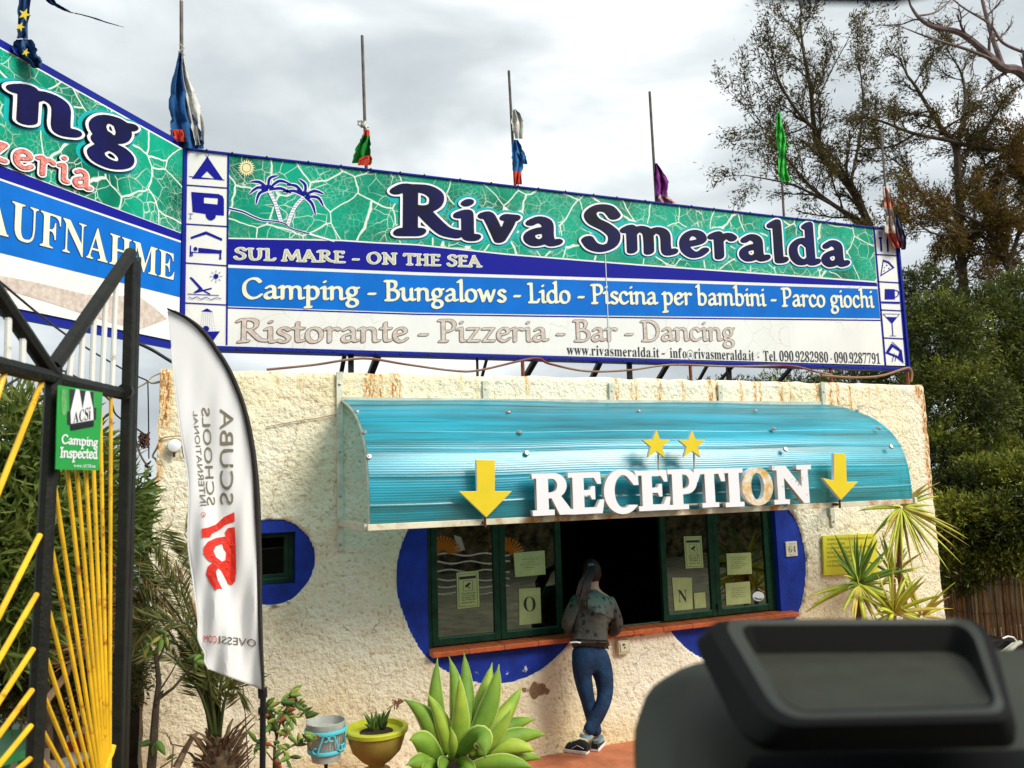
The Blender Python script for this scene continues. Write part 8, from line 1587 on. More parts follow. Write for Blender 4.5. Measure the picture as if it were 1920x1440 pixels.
# ---------------------------------------------------------------- feather flag
YV = -1.9
def vdepth(x, y):
    a = .030*math.sin((x-y*.18)*.085)+.016*math.sin((x+y*.12)*.17+1.0)
    w = .8*min(1, max(0, (y-640)/260))*(.5+.5*min(1, max(0, (y-900)/250)))
    b_ = .07*max(0, (480-x)/130)*min(1, max(0, (y-900)/300)); 
    return YV-.02+a*w-b_*.6
def onflag(x, y, lift=0.0): return at(x, y, vdepth(x, y)-lift)
LE = smooth([(314, 584), (320, 640), (325, 700), (331, 750), (337, 800), (345, 850), (351, 890), (354, 930), (352, 990), (353, 1030), (361, 1085), (367, 1130), (371, 1165), (371, 1195), (376, 1210), (384, 1225), (384, 1240), (391, 1255)], 5)
RE = smooth([(317, 582), (350, 600), (378, 626), (402, 658), (424, 694), (441, 732), (455, 772), (464, 815), (471, 860), (475, 905), (478, 960), (480, 1010), (481, 1060), (482, 1110), (483, 1160), (485, 1200), (488, 1245), (491, 1293)], 5)
ff_ = thing('feather_flag', tuple(atz(492, 1560, 0)), 'tall white feather flag on a curved black pole before the hut, lettering seen mirrored', 'flag')
ff_.location = tuple(np.array((at(492, 1300, YV)[0], YV, 0))); ROOT[ff_.name] = tuple(ff_.location)
FCL = bpy.data.materials.new('flag_polyester'); FCL.use_nodes = True
_nt = FCL.node_tree; _b = _nt.nodes['Principled BSDF']; _b.inputs['Base Color'].default_value = (.92, .92, .92, 1); _b.inputs['Roughness'].default_value = .7
_t = N(_nt, 'ShaderNodeBsdfTranslucent', inp={0: (.8, .8, .8, 1)}); _x = N(_nt, 'ShaderNodeMixShader', inp={0: .25}); _nt.links.new(_b.outputs[0], _x.inputs[1]); _nt.links.new(_t.outputs[0], _x.inputs[2]); _nt.links.new(_x.outputs[0], _nt.nodes['Material Output'].inputs[0])
G = []
for (lx, ly), (rx, ry) in zip(LE, RE): G.append([tuple(onflag(lx+(rx-lx)*u, ly+(ry-ly)*u)) for u in np.linspace(0, 1, 22)])
b = MB(); b.grid(G); b.build('cloth', FCL, ff_, smooth=True, solid=.003)
b = MB(); b.tube([onflag(x, y, .004) for x, y in LE[6:]], .0035, 5); b.build('hem', FCL, ff_, smooth=True)
RO = smooth([(313, 578), (348, 592), (383, 618), (408, 652), (432, 690), (450, 730), (464, 772), (474, 815), (481, 860), (486, 905), (489, 960), (490, 1010), (491, 1060), (491, 1110), (492, 1160), (493, 1200), (494, 1245), (495, 1293)], 5)
SLV = mat('sleeve_black', (.035, .028, .025), rough=.8, var=.3, vscale=10)
b = MB(); G = []
for (x, y), (x2, y2) in zip(RE, RO):
    P0_, P1_ = onflag(x, y), at(x2, y2, YV-.01); mid = (P0_+P1_)/2
    G.append([tuple(P0_), tuple(mid+(0, -.035, 0)), tuple(P1_+(0, -.01, 0)), tuple(P1_+(0, .02, 0)), tuple(mid+(0, .035, 0)), tuple(P0_+(0, .004, 0))])
b.grid(G); b.build('sleeve', SLV, ff_, smooth=True)
b = MB(); b.tube([at((x+x2)/2, (y+y2)/2, YV) for (x, y), (x2, y2) in list(zip(RE, RO))[2::3]]+[at(492, 1300, YV), at(492, 1320, YV)], .011, 7); b.build('pole_tip', BLACKM, ff_, smooth=True)
p = at(493, 1330, YV); b = MB(); b.tube([(p[0], YV, p[2]+.09), (p[0], YV, 0)], .0155, 10); b.build('pole', mat('pole_black', (.012, .012, .014), rough=.35), ff_, smooth=True)
b = MB(); b.tube([at(492, 1290, YV), at(493, 1308, YV)], .024, 10); b.build('collar', MATS['pole_black'], ff_); b = MB(); b.tube([(p[0], YV, p[2]-.02), (p[0], YV, p[2]+.01)], .025, 10); b.build('collar', MATS['pole_black'], ff_, smooth=True)
b = MB(); b.box((p[0], YV, .01), (.6, .05, .015)); b.box((p[0], YV, .01), (.05, .6, .016)); b.build('base', MATS['pole_black'], ff_)
def sans(text, f, name, m, root, size=1.0, cuts=0):
    cu = bpy.data.curves.new('tmp', 'FONT'); cu.body = text; cu.size = 1; cu.resolution_u = 4; o = bpy.data.objects.new('tmp', cu); COL.objects.link(o); bpy.context.view_layer.update()
    me = bpy.data.meshes.new_from_object(o.evaluated_get(bpy.context.evaluated_depsgraph_get())); bpy.data.objects.remove(o)
    bm = bmesh.new(); bm.from_mesh(me); bmesh.ops.triangulate(bm, faces=bm.faces)
    if cuts: bmesh.ops.subdivide_edges(bm, edges=bm.edges, cuts=cuts)
    bm.to_mesh(me); bm.free()
    co = [v.co for v in me.vertices]; x0, x1 = min(c.x for c in co), max(c.x for c in co); y1 = max(c.y for c in co)
    for v in me.vertices: v.co = Vector(f((v.co.x-x0)/(x1-x0), v.co.y/.7))
    me.name = name; return link(name, me, root, m)
OLV = mat('flag_print_olive', (.20, .18, .12), rough=.7); RDP = mat('flag_print_red', (.70, .035, .02), rough=.6)
sans('SCUBA', lambda u, v: onflag(413+v*25+4*(1-u)*0, 946-u*180, .006), 'lettering', OLV, ff_)
sans('SCHOOLS', lambda u, v: onflag(389-11*u+v*(15-0*u)+0, 947-u*183, .006), 'lettering', OLV, ff_)
sans('INTERNATIONAL', lambda u, v: onflag(376-14*u+v*(12-4*u), 948-u*178, .006), 'lettering', OLV, ff_)
def fpoly(polys, name, m, lift=.006):
    me = poly_mesh(polys, name); bm = bmesh.new(); bm.from_mesh(me); bmesh.ops.triangulate(bm, faces=bm.faces)
    for _ in range(3): bmesh.ops.subdivide_edges(bm, edges=[e_ for e_ in bm.edges if e_.calc_length() > 14], cuts=1); bmesh.ops.triangulate(bm, faces=bm.faces)
    bm.to_mesh(me); bm.free()
    for v in me.vertices: v.co = Vector(onflag(v.co.x, -v.co.y, lift))
    return link(name, me, ff_, m)
def C3(L): return [(x/2.667, -(y/2.667+900)) for x, y in L]
fpoly([C3([(1008, 243), (1040, 238), (1080, 222), (1120, 185), (1172, 160), (1174, 207), (1130, 222), (1095, 250), (1060, 268), (1050, 287), (1010, 288)])], 'logo', RDP)
fpoly([C3([(1174, 235), (1140, 240), (1125, 262), (1130, 282), (1080, 290), (1040, 308), (1020, 335), (1018, 368), (1034, 395), (1064, 412), (1040, 432), (1030, 468), (1046, 510), (1076, 552), (1112, 546), (1088, 498), (1080, 458), (1092, 440), (1104, 448), (1122, 482), (1140, 518), (1160, 526), (1176, 505), (1180, 460), (1178, 330)]), C3([(1078, 330), (1112, 318), (1120, 345), (1132, 362), (1128, 400), (1110, 408), (1080, 385), (1068, 355)])], 'logo', RDP)
cc_ = C3([(1017, 172)])[0]; ci = lambda r: [(cc_[0]+r*math.cos(t_), cc_[1]+r*math.sin(t_)) for t_ in np.linspace(0, 6.28, 17)[:-1]]
fpoly([ci(4.6), ci(3.8)], 'registered_mark', RDP); sans('R', lambda u, v: onflag(383.5-u*4, 967-(v-.5)*5, .006), 'registered_mark', RDP, ff_)
sans('.COM', lambda u, v: onflag(409-u*27, 1206-u*2-v*13.5, .008), 'lettering', RDP, ff_)
sans('OVESSI', lambda u, v: onflag(480-u*69, 1213-u*7-v*14, .008), 'lettering', mat('flag_print_brown', (.12, .10, .07), rough=.7), ff_)
# ---------------------------------------------------------------- cab of the vehicle round the viewpoint
fw = np.array((math.sin(_y), math.cos(_y), 0)); rt = np.array((math.cos(_y), -math.sin(_y), 0)); cb = np.array((CAM[0], CAM[1], 0))
cab = thing('vehicle_cab', tuple(cb-fw*.6), 'dark cab of the vehicle the photograph is taken from, around the viewpoint', 'vehicle')
CABM = mat('cab_dark', (.012, .012, .012), rough=.8); CABW = mat('cab_white', (.6, .6, .58), rough=.4)
def slab(f0, f1, s0, s1, z0, z1, name, m):
    b_ = MB(); P = [cb+fw*f+rt*s for f, s in ((f0, s0), (f0, s1), (f1, s1), (f1, s0))]; b_.prism([(p_[0], p_[1], z0) for p_ in P], (0, 0, z1-z0)); return b_.build(name, m, cab)
slab(-1.5, .34, -1.17, 1.17, 2.84, 2.90, 'roof', CABM); slab(-1.56, -1.5, -1.17, 1.17, .5, 2.9, 'rear_wall', CABM)
slab(-1.5, 1.4, -1.22, -1.17, .5, 1.85, 'side_door', CABM); slab(-1.5, 1.4, 1.17, 1.22, .5, 1.85, 'side_door', CABM); slab(-1.5, -.5, -1.22, -1.17, 1.85, 2.9, 'side_wall', CABM); slab(-1.5, -.5, 1.17, 1.22, 1.85, 2.9, 'side_wall', CABM); slab(-1.5, 1.4, -1.17, 1.17, .5, .56, 'cab_floor', CABM)
slab(1.30, 1.40, -1.17, 1.17, .5, 1.40, 'bulkhead', CABM)
for f_x in (-1.1, -.1): b = MB(); b.tube([cb+fw*f_x-rt*1.15+(0, 0, .38), cb+fw*f_x-rt*.9+(0, 0, .38)], .38, 22); b.build('wheel', BLACKM, cab); b = MB(); b.tube([cb+fw*f_x+rt*1.15+(0, 0, .38), cb+fw*f_x+rt*.9+(0, 0, .38)], .38, 22); b.build('wheel', BLACKM, cab)
# ---------------------------------------------------------------- person at the window
def skin(name, V, E, root, m, parent=None, sub=2, smoothing=True):
    """V = [(point, rx, ry)]"""
    me = bpy.data.meshes.new(name); me.from_pydata([tuple(map(float, v[0])) for v in V], E, [])
    o = bpy.data.objects.new(name, me); COL.objects.link(o)
    s = o.modifiers.new('skin', 'SKIN'); s.use_smooth_shade = True
    for i, v in enumerate(V):
        q = me.skin_vertices[0].data[i]; q.radius = (v[1], v[2] if len(v) > 2 else v[1]); q.use_root = (i == root)
    u = o.modifiers.new('sub', 'SUBSURF'); u.levels = u.render_levels = sub
    bpy.context.view_layer.update()
    m2 = bpy.data.meshes.new_from_object(o.evaluated_get(bpy.context.evaluated_depsgraph_get())); m2.name = name
    bpy.data.objects.remove(o); m2.polygons.foreach_set('use_smooth', [True]*len(m2.polygons))
    return link(name, m2, parent, m)
P_ = lambda x, y, Y: np.array(at(x, y, Y))
per = thing('person', tuple(atz(1108, 1408, 0.0)), 'person with long ponytail in starry grey green sweatshirt and blue jeans leaning at the counter', 'person')
SKINM = mat('skin', (.50, .26, .17), rough=.5, var=.1, vscale=12)
J = dict(pel=P_(1107, 1232, -.36), wst=P_(1107, 1200, -.33), che=P_(1109, 1150, -.27), sho=P_(1111, 1118, -.22), nek=P_(1112, 1100, -.18), hd0=P_(1112, 1090, -.155), hd1=P_(1110, 1073, -.14),
         sL=P_(1085, 1122, -.24), sR=P_(1138, 1122, -.21), eL=P_(1063, 1172, -.22), eR=P_(1158, 1176, -.20), wL=P_(1080, 1188, -.06), wR=P_(1137, 1183, -.055),
         hL=P_(1091, 1240, -.37), hR=P_(1125, 1240, -.36), kL=P_(1106, 1312, -.40), kR=P_(1131, 1308, -.44), aL=P_(1122, 1382, -.38), aR=P_(1096, 1377, -.50))
ids = list(J); V = [(J[k], r) for k, r in zip(ids, (.09, .07, .08, .05, .05, .055, .085, .04, .04, .03, .03, .026, .026, .06, .06, .04, .04, .032, .032))]
V[ids.index('hd1')] = (J['hd1'], .078, .092)
ix = {k: i for i, k in enumerate(ids)}
E_ = [('pel', 'wst'), ('wst', 'che'), ('che', 'sho'), ('sho', 'nek'), ('nek', 'hd0'), ('hd0', 'hd1'), ('sho', 'sL'), ('sho', 'sR'), ('sL', 'eL'), ('sR', 'eR'), ('eL', 'wL'), ('eR', 'wR'), ('pel', 'hL'), ('pel', 'hR'), ('hL', 'kL'), ('hR', 'kR'), ('kL', 'aL'), ('kR', 'aR')]
skin('body', V, [(ix[a], ix[c]) for a, c in E_], 0, SKINM, per)
# head: shaped skull with nose, mouth, ears
hc = J['hd1']+np.array((.004, .012, .0)); hf = np.array((.30, .92, -.25)); hf /= np.linalg.norm(hf); hr = np.cross(hf, (0, 0, 1)); hr /= np.linalg.norm(hr); hu = np.cross(hr, hf)
def hd(x, y, z): return hc+hr*x+hf*y+hu*z
b = MB(); G = []
for i in range(13):
    th_ = math.pi*i/12; row = []
    for j in range(19):
        ph = 2*math.pi*j/18; x, y, z = math.sin(th_)*math.cos(ph), math.sin(th_)*math.sin(ph), math.cos(th_)
        k = .72+.28*min(1, (z+1)) if z < 0 else 1; row.append(hd(.074*x*k, .094*y*(k if y > 0 else 1)-.0, .105*z))
    G.append(row)
b.grid(G); b.build('head', SKINM, per, smooth=True)
b = MB(); b.tube([hd(0, .088, .012), hd(0, .108, -.018), hd(0, .095, -.03)], [.006, .012, .008], 8); b.build('nose', SKINM, per, smooth=True)
b = MB(); b.tube([hd(-.022, .082, -.052), hd(0, .088, -.052), hd(.022, .082, -.052)], [.003, .006, .003], 6); b.build('mouth', mat('lips', (.42, .14, .12), rough=.5), per, smooth=True)
for s in (-1, 1):
    b = MB(); b.lathe([(.010, -.004), (.011, 0), (.006, .004), (0, .005)], hd(s*.030, .080, .012), 10); b.build('eye', mat('eye_dark', (.05, .04, .04), rough=.2), per, smooth=True)
    b = MB(); P = [hd(s*.074, -.004+.020*math.cos(a_), -.006+.030*math.sin(a_)) for a_ in np.linspace(-2.2, 2.2, 9)]; b.tube(P, .006, 6); b.lathe([(0, -.002), (.016, 0), (0, .002)], hd(s*.073, -.002, -.006), 10, ax=np.stack([hf, hu, hr], 1)); b.build('ear', SKINM, per, smooth=True)
HAIR = mat('hair_dark_brown', (.035, .016, .010), rough=.35, base2=(.012, .007, .005), vscale=6, stretch=(9, 9, 1), bump=.5, bscale=30)
b = MB(); G = []
for i in range(12):
    th_ = math.pi*i/11*.80; row = []
    for j in range(23):
        ph = 2*math.pi*j/22; x, y, z = math.sin(th_)*math.cos(ph), math.sin(th_)*math.sin(ph), math.cos(th_)
        front = y > .25; k = 1.0+(.012*math.sin(ph*11)); 
        if front and z < .35: y = min(y, .30+.6*max(0, z)); x *= .97
        row.append(hd(.083*x*k, .103*y*k-.002, .114*z*k+.002 if z > -.6 else .113*z))
    G.append(row)
b.grid(G); b.build('hair', HAIR, per, smooth=True)
rr = random.Random(12); tie = hd(-.018, -.108, .045)
b = MB(); b.lathe([(.010, -.012), (.024, -.012), (.026, 0), (.024, .012), (.010, .012)], tie, 12); b.build('hair_tie', mat('hair_tie', (.2, .15, .15)), per)
for i in range(26):
    a_ = rr.uniform(0, 6.28); r_ = rr.uniform(0, .024); off = np.array((math.cos(a_)*r_, math.sin(a_)*r_*.7, 0)); e_ = P_(rr.uniform(1084, 1100), rr.uniform(1125, 1152), -.385)
    m1 = P_(1097+off[0]*260, 1092, -.345)+off*.8; m2 = P_(1093+off[0]*300, 1112, -.365)+off
    b = MB(); b.tube([tie+off*.4, tie+off*.9+(0, -.03, -.02), m1, m2, e_+off*.6], [.010, .014, .013, .010, .002], 5); b.build('ponytail_strand', HAIR, per, smooth=True)
# sweatshirt
def sweatmat():
    m = bpy.data.materials.new('starry_sweatshirt'); m.use_nodes = True; nt = m.node_tree; b = nt.nodes['Principled BSDF']; b.inputs['Roughness'].default_value = .9
    tc = N(nt, 'ShaderNodeTexCoord'); sx = N(nt, 'ShaderNodeSeparateXYZ'); nt.links.new(tc.outputs['Object'], sx.inputs[0])
    n = N(nt, 'ShaderNodeTexNoise', inp={'Scale': 9, 'Detail': 4}); nt.links.new(tc.outputs['Object'], n.inputs[0])
    ad = N(nt, 'ShaderNodeMath', operation='MULTIPLY_ADD', inp={1: .30}); nt.links.new(n.outputs[0], ad.inputs[0]); nt.links.new(sx.outputs['Z'], ad.inputs[2])
    r = ramp(nt, [(.0, (.05, .043, .036)), (.45, (.075, .070, .058)), (.62, (.085, .11, .095)), (.8, (.03, .10, .08)), (1, (.015, .085, .065))])
    mr = N(nt, 'ShaderNodeMapRange', inp={'From Min': 1.0, 'From Max': 1.62}); nt.links.new(ad.outputs[0], mr.inputs[0]); nt.links.new(mr.outputs[0], r.inputs[0])
    v = N(nt, 'ShaderNodeTexVoronoi', inp={'Scale': 15, 'Randomness': .5}); nt.links.new(tc.outputs['Object'], v.inputs[0])
    g = N(nt, 'ShaderNodeVectorMath', operation='SUBTRACT'); mp = N(nt, 'ShaderNodeMapping', inp={'Scale': (15, 15, 15)}); nt.links.new(tc.outputs['Object'], mp.inputs[0]); 
    sc_ = N(nt, 'ShaderNodeVectorMath', operation='SCALE', inp={'Scale': 15}); nt.links.new(v.outputs['Position'], sc_.inputs[0])
    nt.links.new(mp.outputs[0], g.inputs[0]); nt.links.new(sc_.outputs[0], g.inputs[1]); s2 = N(nt, 'ShaderNodeSeparateXYZ'); nt.links.new(g.outputs[0], s2.inputs[0])
    an = N(nt, 'ShaderNodeMath', operation='ARCTAN2'); nt.links.new(s2.outputs['X'], an.inputs[0]); nt.links.new(s2.outputs['Z'], an.inputs[1])
    a5 = N(nt, 'ShaderNodeMath', operation='MULTIPLY', inp={1: 5.0}); nt.links.new(an.outputs[0], a5.inputs[0]); co = N(nt, 'ShaderNodeMath', operation='COSINE'); nt.links.new(a5.outputs[0], co.inputs[0])
    th_ = N(nt, 'ShaderNodeMath', operation='MULTIPLY_ADD', inp={1: .10, 2: .27}); nt.links.new(co.outputs[0], th_.inputs[0])
    lt = N(nt, 'ShaderNodeMath', operation='LESS_THAN'); nt.links.new(v.outputs['Distance'], lt.inputs[0]); nt.links.new(th_.outputs[0], lt.inputs[1])
    x = N(nt, 'ShaderNodeMix', data_type='RGBA', blend_type='MULTIPLY'); nt.links.new(r.outputs[0], x.inputs['A']); x.inputs['B'].default_value = (.22, .30, .32, 1); nt.links.new(lt.outputs[0], x.inputs['Factor'])
    nt.links.new(x.outputs['Result'], b.inputs['Base Color'])
    w = N(nt, 'ShaderNodeTexNoise', inp={'Scale': 11, 'Detail': 3, 'Distortion': 1.2}); nt.links.new(tc.outputs['Object'], w.inputs[0]); bp = N(nt, 'ShaderNodeBump', inp={'Strength': .6, 'Distance': .03}); nt.links.new(w.outputs[0], bp.inputs['Height']); nt.links.new(bp.outputs[0], b.inputs['Normal'])
    return m
SW = sweatmat()
SV = [(P_(1105, 1219, -.35), 0.167, 0.126), (P_(1106, 1204, -.335), 0.158, 0.126), (P_(1106, 1180, -.30), 0.149, 0.117), (P_(1109, 1155, -.28), 0.153, 0.117), (P_(1110, 1134, -.25), 0.153, 0.108), (P_(1111, 1117, -.215), 0.095, 0.090), (P_(1112, 1106, -.19), 0.056, 0.059),
      (P_(1081, 1130, -.24), 0.072, 0.070), (P_(1069, 1150, -.23), 0.065, 0.059), (J['eL'], .068, .062), (P_(1072, 1184, -.12), 0.050, 0.045), (J['wL'], .042, .04),
      (P_(1142, 1130, -.21), 0.072, 0.070), (P_(1153, 1152, -.205), 0.065, 0.059), (J['eR'], .070, .062), (P_(1150, 1187, -.12), 0.050, 0.045), (J['wR'], .042, .04)]
skin('sweatshirt', SV, [(0, 1), (1, 2), (2, 3), (3, 4), (4, 5), (5, 6), (4, 7), (7, 8), (8, 9), (9, 10), (10, 11), (4, 12), (12, 13), (13, 14), (14, 15), (15, 16)], 2, SW, per)
b = MB(); b.tube([P_(1069, 1205, -.44), P_(1080, 1204, -.47), P_(1088, 1205, -.46)], .010, 6, flat=.6); b.build('shirt_hem', OUTW, per, smooth=True)
# jeans
JN = mat('jeans_denim', (.010, .042, .11), rough=.85, base2=(.003, .012, .035), vscale=6, bump=.7, bscale=16, bdist=.02)
JV = [(P_(1107, 1208, -.355), .140, .108), (P_(1107, 1230, -.37), .150, .125), (P_(1089, 1246, -.385), .094, .105), (P_(1127, 1246, -.375), .094, .105), (P_(1094, 1278, -.39), .074, .080), (P_(1102, 1312, -.40), .060, .064), (P_(1110, 1345, -.40), .056, .058), (P_(1120, 1380, -.385), .048, .052),
      (P_(1134, 1276, -.40), .078, .084), (P_(1135, 1308, -.44), .064, .068), (P_(1120, 1344, -.49), .060, .062), (P_(1099, 1377, -.51), .048, .052)]
skin('jeans', JV, [(0, 1), (1, 2), (1, 3), (2, 4), (4, 5), (5, 6), (6, 7), (3, 8), (8, 9), (9, 10), (10, 11)], 1, JN, per)
CUFF = mat('denim_cuff', (.20, .32, .38), rough=.9)
for a_, c_ in (((1121, 1383, -.385), (1123, 1389, -.385)), ((1098, 1378, -.51), (1097, 1384, -.512))): b = MB(); b.tube([P_(*a_), P_(*c_)], [.048, .047], 14); b.build('cuff', CUFF, per, smooth=True)
PK = mat('denim_pocket', (.035, .12, .27), rough=.85, base2=(.015, .05, .12), vscale=12, bump=.5)
# shoes
BK_ = mat('shoe_black', (.012, .014, .02), rough=.7, bump=.4, bscale=80); SO = mat('shoe_sole', (.70, .68, .62), rough=.6); LC = mat('shoe_lace', (.5, .5, .5))
def shoe(heel, d, L=.25):
    heel = np.array(heel, float); d = np.array((*d, 0.0)); d /= np.linalg.norm(d); s = np.array((-d[1], d[0], 0)); up = np.array((0, 0, 1.))
    prof_ = [(0, .030, .07), (.12, .036, .085), (.3, .036, .09), (.5, .040, .07), (.7, .046, .055), (.87, .042, .045), (1.0, .02, .03)]
    G = []
    for t, w_, h_ in prof_: G.append([heel+d*L*t+s*w_*math.cos(a_)+up*(.022+h_*max(0, math.sin(a_))) for a_ in np.linspace(0, math.pi, 9)])
    b = MB(); b.grid(G); b.poly(G[0][::-1]); b.poly(G[-1]); o = b.build('shoe', BK_, per, smooth=True)
    b = MB(); ring = [heel+d*L*t+s*(w_+.005) for t, w_, h_ in prof_]+[heel+d*L*t-s*(w_+.005) for t, w_, h_ in prof_[::-1]]
    b.prism([tuple(p+up*.003) for p in ring], (0, 0, .026)); b.build('sole', SO, o, bevel=.004)
    b = MB()
    for k in range(4): t = .42+.1*k; c_ = heel+d*L*t+up*(.115-.018*k); b.tube([c_-s*.02, c_+up*.006, c_+s*.02], .003, 4)
    b.tube([heel+d*L*.1+s*.037+up*.05, heel+d*L*.35+s*.038+up*.07, heel+d*L*.55+s*.04+up*.04], .003, 4); b.build('laces', LC, o)
h1 = atz(1103, 1414, 0); h2 = atz(1115, 1410, 0); shoe(h1, (-.62, .78), .235); shoe(h2, (.66, .75), .235)
# hands resting on the sill: palm and five bent fingers each
def hand(wr, d, side):
    wr = np.array(wr, float); d = np.array(d, float); d /= np.linalg.norm(d); s = np.cross(d, (0, 0, 1)); s /= np.linalg.norm(s); up = np.cross(s, d)
    V = [(wr, .020, .016), (wr+d*.05, .036, .014), (wr+d*.075, .036, .013)]; E = [(0, 1), (1, 2)]
    skin('palm', V, E, 0, SKINM, per, sub=2)
    for k, (o_, L) in enumerate(((-.027, .055), (-.009, .068), (.009, .072), (.027, .064))):
        b0 = wr+d*.085+s*o_; b = MB(); b.tube([b0-d*.015, b0+d*L*.45+up*.008, b0+d*L*.8-up*.006, b0+d*L-up*.02], [.0095, .009, .008, .006], 7); b.build('finger', SKINM, per, smooth=True)
    b0 = wr+d*.03+s*side*.03; b = MB(); b.tube([b0-s*side*.01, b0+d*.02+s*side*.022, b0+d*.045+s*side*.026-up*.01], [.012, .010, .007], 7); b.build('thumb', SKINM, per, smooth=True)
hand(J['wL']+(0, 0, .0), (.8, .55, -.05), -1); hand(J['wR'], (-.75, .6, -.05), 1)
# ---------------------------------------------------------------- dashboard of the vehicle the view is taken from
def ring(c4, rad, n=6):
    """rounded quad through 4 photo corners (x, y, distance)"""
    out = []
    for i in range(4):
        p, a, c = np.array(c4[i], float), np.array(c4[i-1], float), np.array(c4[(i+1) % 4], float)
        u = (a-p)/np.linalg.norm((a-p)[:2]); v = (c-p)/np.linalg.norm((c-p)[:2]); r = rad[i] if hasattr(rad, '__len__') else rad
        p0, p2 = p+u*r, p+v*r
        for k in range(n+1): t = k/n; out.append(p0*(1-t)**2+2*p*t*(1-t)+p2*t*t)
    return [tuple(atd(x, y, d)) for x, y, d in out]
def loft(rings, name, m, root, cap0=True, cap1=True):
    b = MB(); n = len(rings[0])
    for r in rings: b.add(r, [])
    for i in range(len(rings)-1):
        for j in range(n): b.f.append((i*n+j, i*n+(j+1) % n, (i+1)*n+(j+1) % n, (i+1)*n+j)); b.m.append(0)
    if cap0: b.f.append(tuple(range(n))); b.m.append(0)
    if cap1: b.f.append(tuple((len(rings)-1)*n+j for j in range(n))[::-1]); b.m.append(0)
    return b.build(name, m, root, smooth=True)
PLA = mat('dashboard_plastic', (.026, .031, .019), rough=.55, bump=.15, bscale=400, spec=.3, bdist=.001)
PLR = mat('rim_plastic', (.028, .032, .022), rough=.5, spec=.35); PLM = mat('tray_floor_lit', (.034, .037, .024), rough=.75, var=.2, vscale=20, bump=.2, bscale=300, bdist=.001)  # rim and tray floor paler: sky light on them put into the colour
PLB = mat('dashboard_shaded', (.004, .004, .004), rough=.7, spec=.12)  # same plastic near black for shaded faces, shade painted in
dash = thing('dashboard', (float(atd(1600, 1500, .8)[0]), float(atd(1600, 1500, .8)[1]), 1.2), 'black rounded plastic vehicle dashboard blurred in the lower right foreground', 'dashboard')
# body: rounded slab top and outer side
b_ = [ring([(1280, 1236, 1.00), (1990, 1215, 1.0), (2150, 1700, .62), (1265, 1720, .60)], (90, 60, 60, 60)),
      ring([(1235, 1244, 1.00), (2010, 1222, 1.0), (2180, 1720, .60), (1215, 1740, .58)], (95, 60, 60, 60)),
      ring([(1200, 1262, 1.00), (2030, 1240, 1.0), (2200, 1760, .59), (1190, 1760, .57)], (100, 60, 60, 60)),
      ring([(1186, 1300, 1.01), (2035, 1280, 1.01), (2210, 1900, .59), (1200, 1900, .57)], (95, 60, 60, 60)),
      ring([(1195, 1420, 1.05), (2040, 1400, 1.05), (2220, 2300, .60), (1245, 2300, .58)], (80, 60, 60, 60))]
loft(b_[::-1], 'body', PLA, dash)
# raised tray with a rolled rim
A_ = [(1300, 1205, .96), (1862, 1212, .96), (1910, 1402, .70), (1408, 1412, .70)]
A2_ = [(1293, 1185, .955), (1862, 1190, .955), (1912, 1385, .70), (1395, 1398, .70)]
B1_ = [(1318, 1164, .95), (1848, 1160, .95), (1902, 1352, .70), (1440, 1362, .70)]
B2_ = [(1352, 1161, .95), (1832, 1159, .95), (1888, 1338, .71), (1462, 1348, .71)]
C_ = [(1384, 1172, .945), (1818, 1170, .945), (1872, 1326, .72), (1480, 1338, .72)]
D_ = [(1405, 1226, .93), (1806, 1222, .93), (1862, 1322, .73), (1486, 1334, .73)]
E__ = [(1440, 1236, .91), (1790, 1232, .91), (1846, 1318, .75), (1500, 1328, .75)]
tr_ = [ring(A_, (40, 45, 30, 60)), ring(A2_, (45, 50, 30, 65)), ring(B1_, (42, 48, 34, 60)), ring(B2_, (36, 44, 30, 55)), ring(C_, (26, 40, 26, 45)), ring(D_, (22, 34, 22, 40)), ring(E__, (18, 26, 16, 30))]
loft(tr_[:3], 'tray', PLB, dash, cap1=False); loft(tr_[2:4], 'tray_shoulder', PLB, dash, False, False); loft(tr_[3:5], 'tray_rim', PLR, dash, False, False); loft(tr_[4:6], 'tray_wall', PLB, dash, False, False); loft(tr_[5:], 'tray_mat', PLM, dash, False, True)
b2_ = [ring([(1400, 1416, .80), (1960, 1404, .80), (1990, 1560, .66), (1376, 1560, .66)], 24), ring([(1404, 1418, .79), (1958, 1406, .79), (1985, 1560, .655), (1380, 1560, .655)], 24)]
# dark slot in front of the tray, its shade painted as black plastic
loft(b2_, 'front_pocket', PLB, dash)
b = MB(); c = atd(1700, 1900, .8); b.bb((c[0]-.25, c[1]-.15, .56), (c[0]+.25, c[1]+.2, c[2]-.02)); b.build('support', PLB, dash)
t = thing('sun_visor', tuple(atd(1600, -30, .55)), 'dark blue edge of a sun visor blurred at the very top of the view', 'sun visor')
b = MB(); b.tube([atd(1420, -16, .55), atd(1560, -8, .55), atd(1680, -6, .55), atd(1740, -16, .55)], [.006, .0055, .0055, .004], 8); b.build('edge', mat('visor_blue', (.02, .05, .09), rough=.4), t, smooth=True)
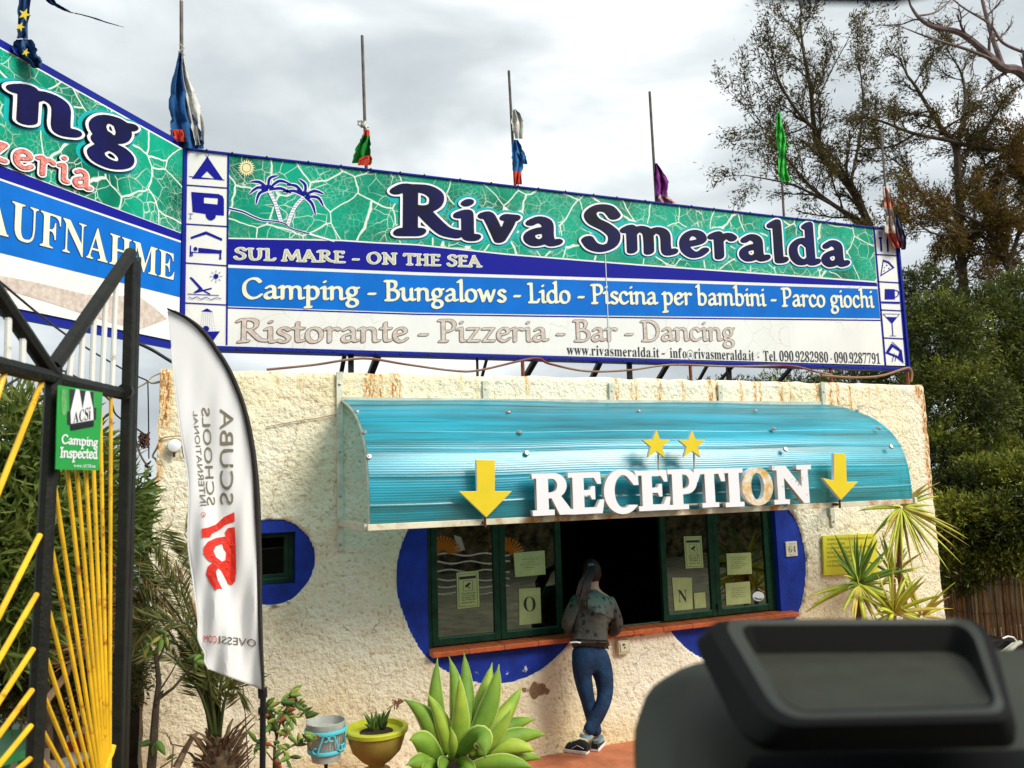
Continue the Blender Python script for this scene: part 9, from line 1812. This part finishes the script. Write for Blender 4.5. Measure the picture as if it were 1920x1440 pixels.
# parked scooter's handlebar at the right edge
Ym = -.55; t = thing('scooter', tuple(at(1905, 1300, Ym)), 'black scooter front with a pale handlebar loop at the right edge', 'scooter')
BP = mat('scooter_black', (.012, .012, .014), rough=.25); PG = mat('scooter_grip_grey', (.38, .40, .32), rough=.4)
b = MB(); b.prism([at(x, y, Ym) for x, y in ((1856, 1199), (1890, 1197), (1908, 1199), (1914, 1206), (1905, 1222), (1890, 1236), (1872, 1238), (1862, 1226))], (0, .22, 0)); b.build('fairing', BP, t, bevel=.02)
b = MB(); b.tube([at(1874, 1235, Ym-.04), at(1890, 1222, Ym-.05), at(1904, 1208, Ym-.05), at(1914, 1204, Ym-.04)], [.02, .03, .026, .02], 8); b.build('grip', PG, t, smooth=True)
b = MB(); b.tube([at(1880, 1197, Ym-.05), at(1890, 1193, Ym-.05), at(1900, 1195, Ym-.05), at(1906, 1202, Ym-.05), at(1905, 1211, Ym-.05), at(1901, 1213, Ym-.05)], .008, 7); b.build('mirror_loop', OUTW, t, smooth=True)
b = MB(); b.tube([at(1868, 1227, Ym-.03), at(1880, 1220, Ym-.04), at(1890, 1212, Ym-.04), at(1899, 1205, Ym-.04)], .006, 6); b.build('trim_line', PG, t, smooth=True)
b = MB(); b.tube([at(1905, 1215, Ym+.1), at(1915, 1260, Ym+.1), at(1930, 1400, Ym+.1)], [.05, .04, .04], 8); b.build('fork', BP, t, smooth=True)
c = at(1935, 1400, Ym+.1); b = MB(); b.lathe([(.13, -.05), (.22, -.05), (.24, 0), (.22, .05), (.13, .05)], (c[0], c[1], .24), 24, ax=AXF); b.build('wheel', BP, t, smooth=True)
# thin vertical metal rod by the scooter

# ordinary dull surfaces: tame the sheen of everything that is not metal, glass or glazed
for m_ in bpy.data.materials:
    if m_.use_nodes and m_.name not in ('ribbed_polycarbonate', 'window_glass', 'steel', 'sea_water', 'rim_plastic'):
        b_ = m_.node_tree.nodes.get('Principled BSDF')
        if b_ and b_.inputs['Specular IOR Level'].default_value > .3: b_.inputs['Specular IOR Level'].default_value = .3
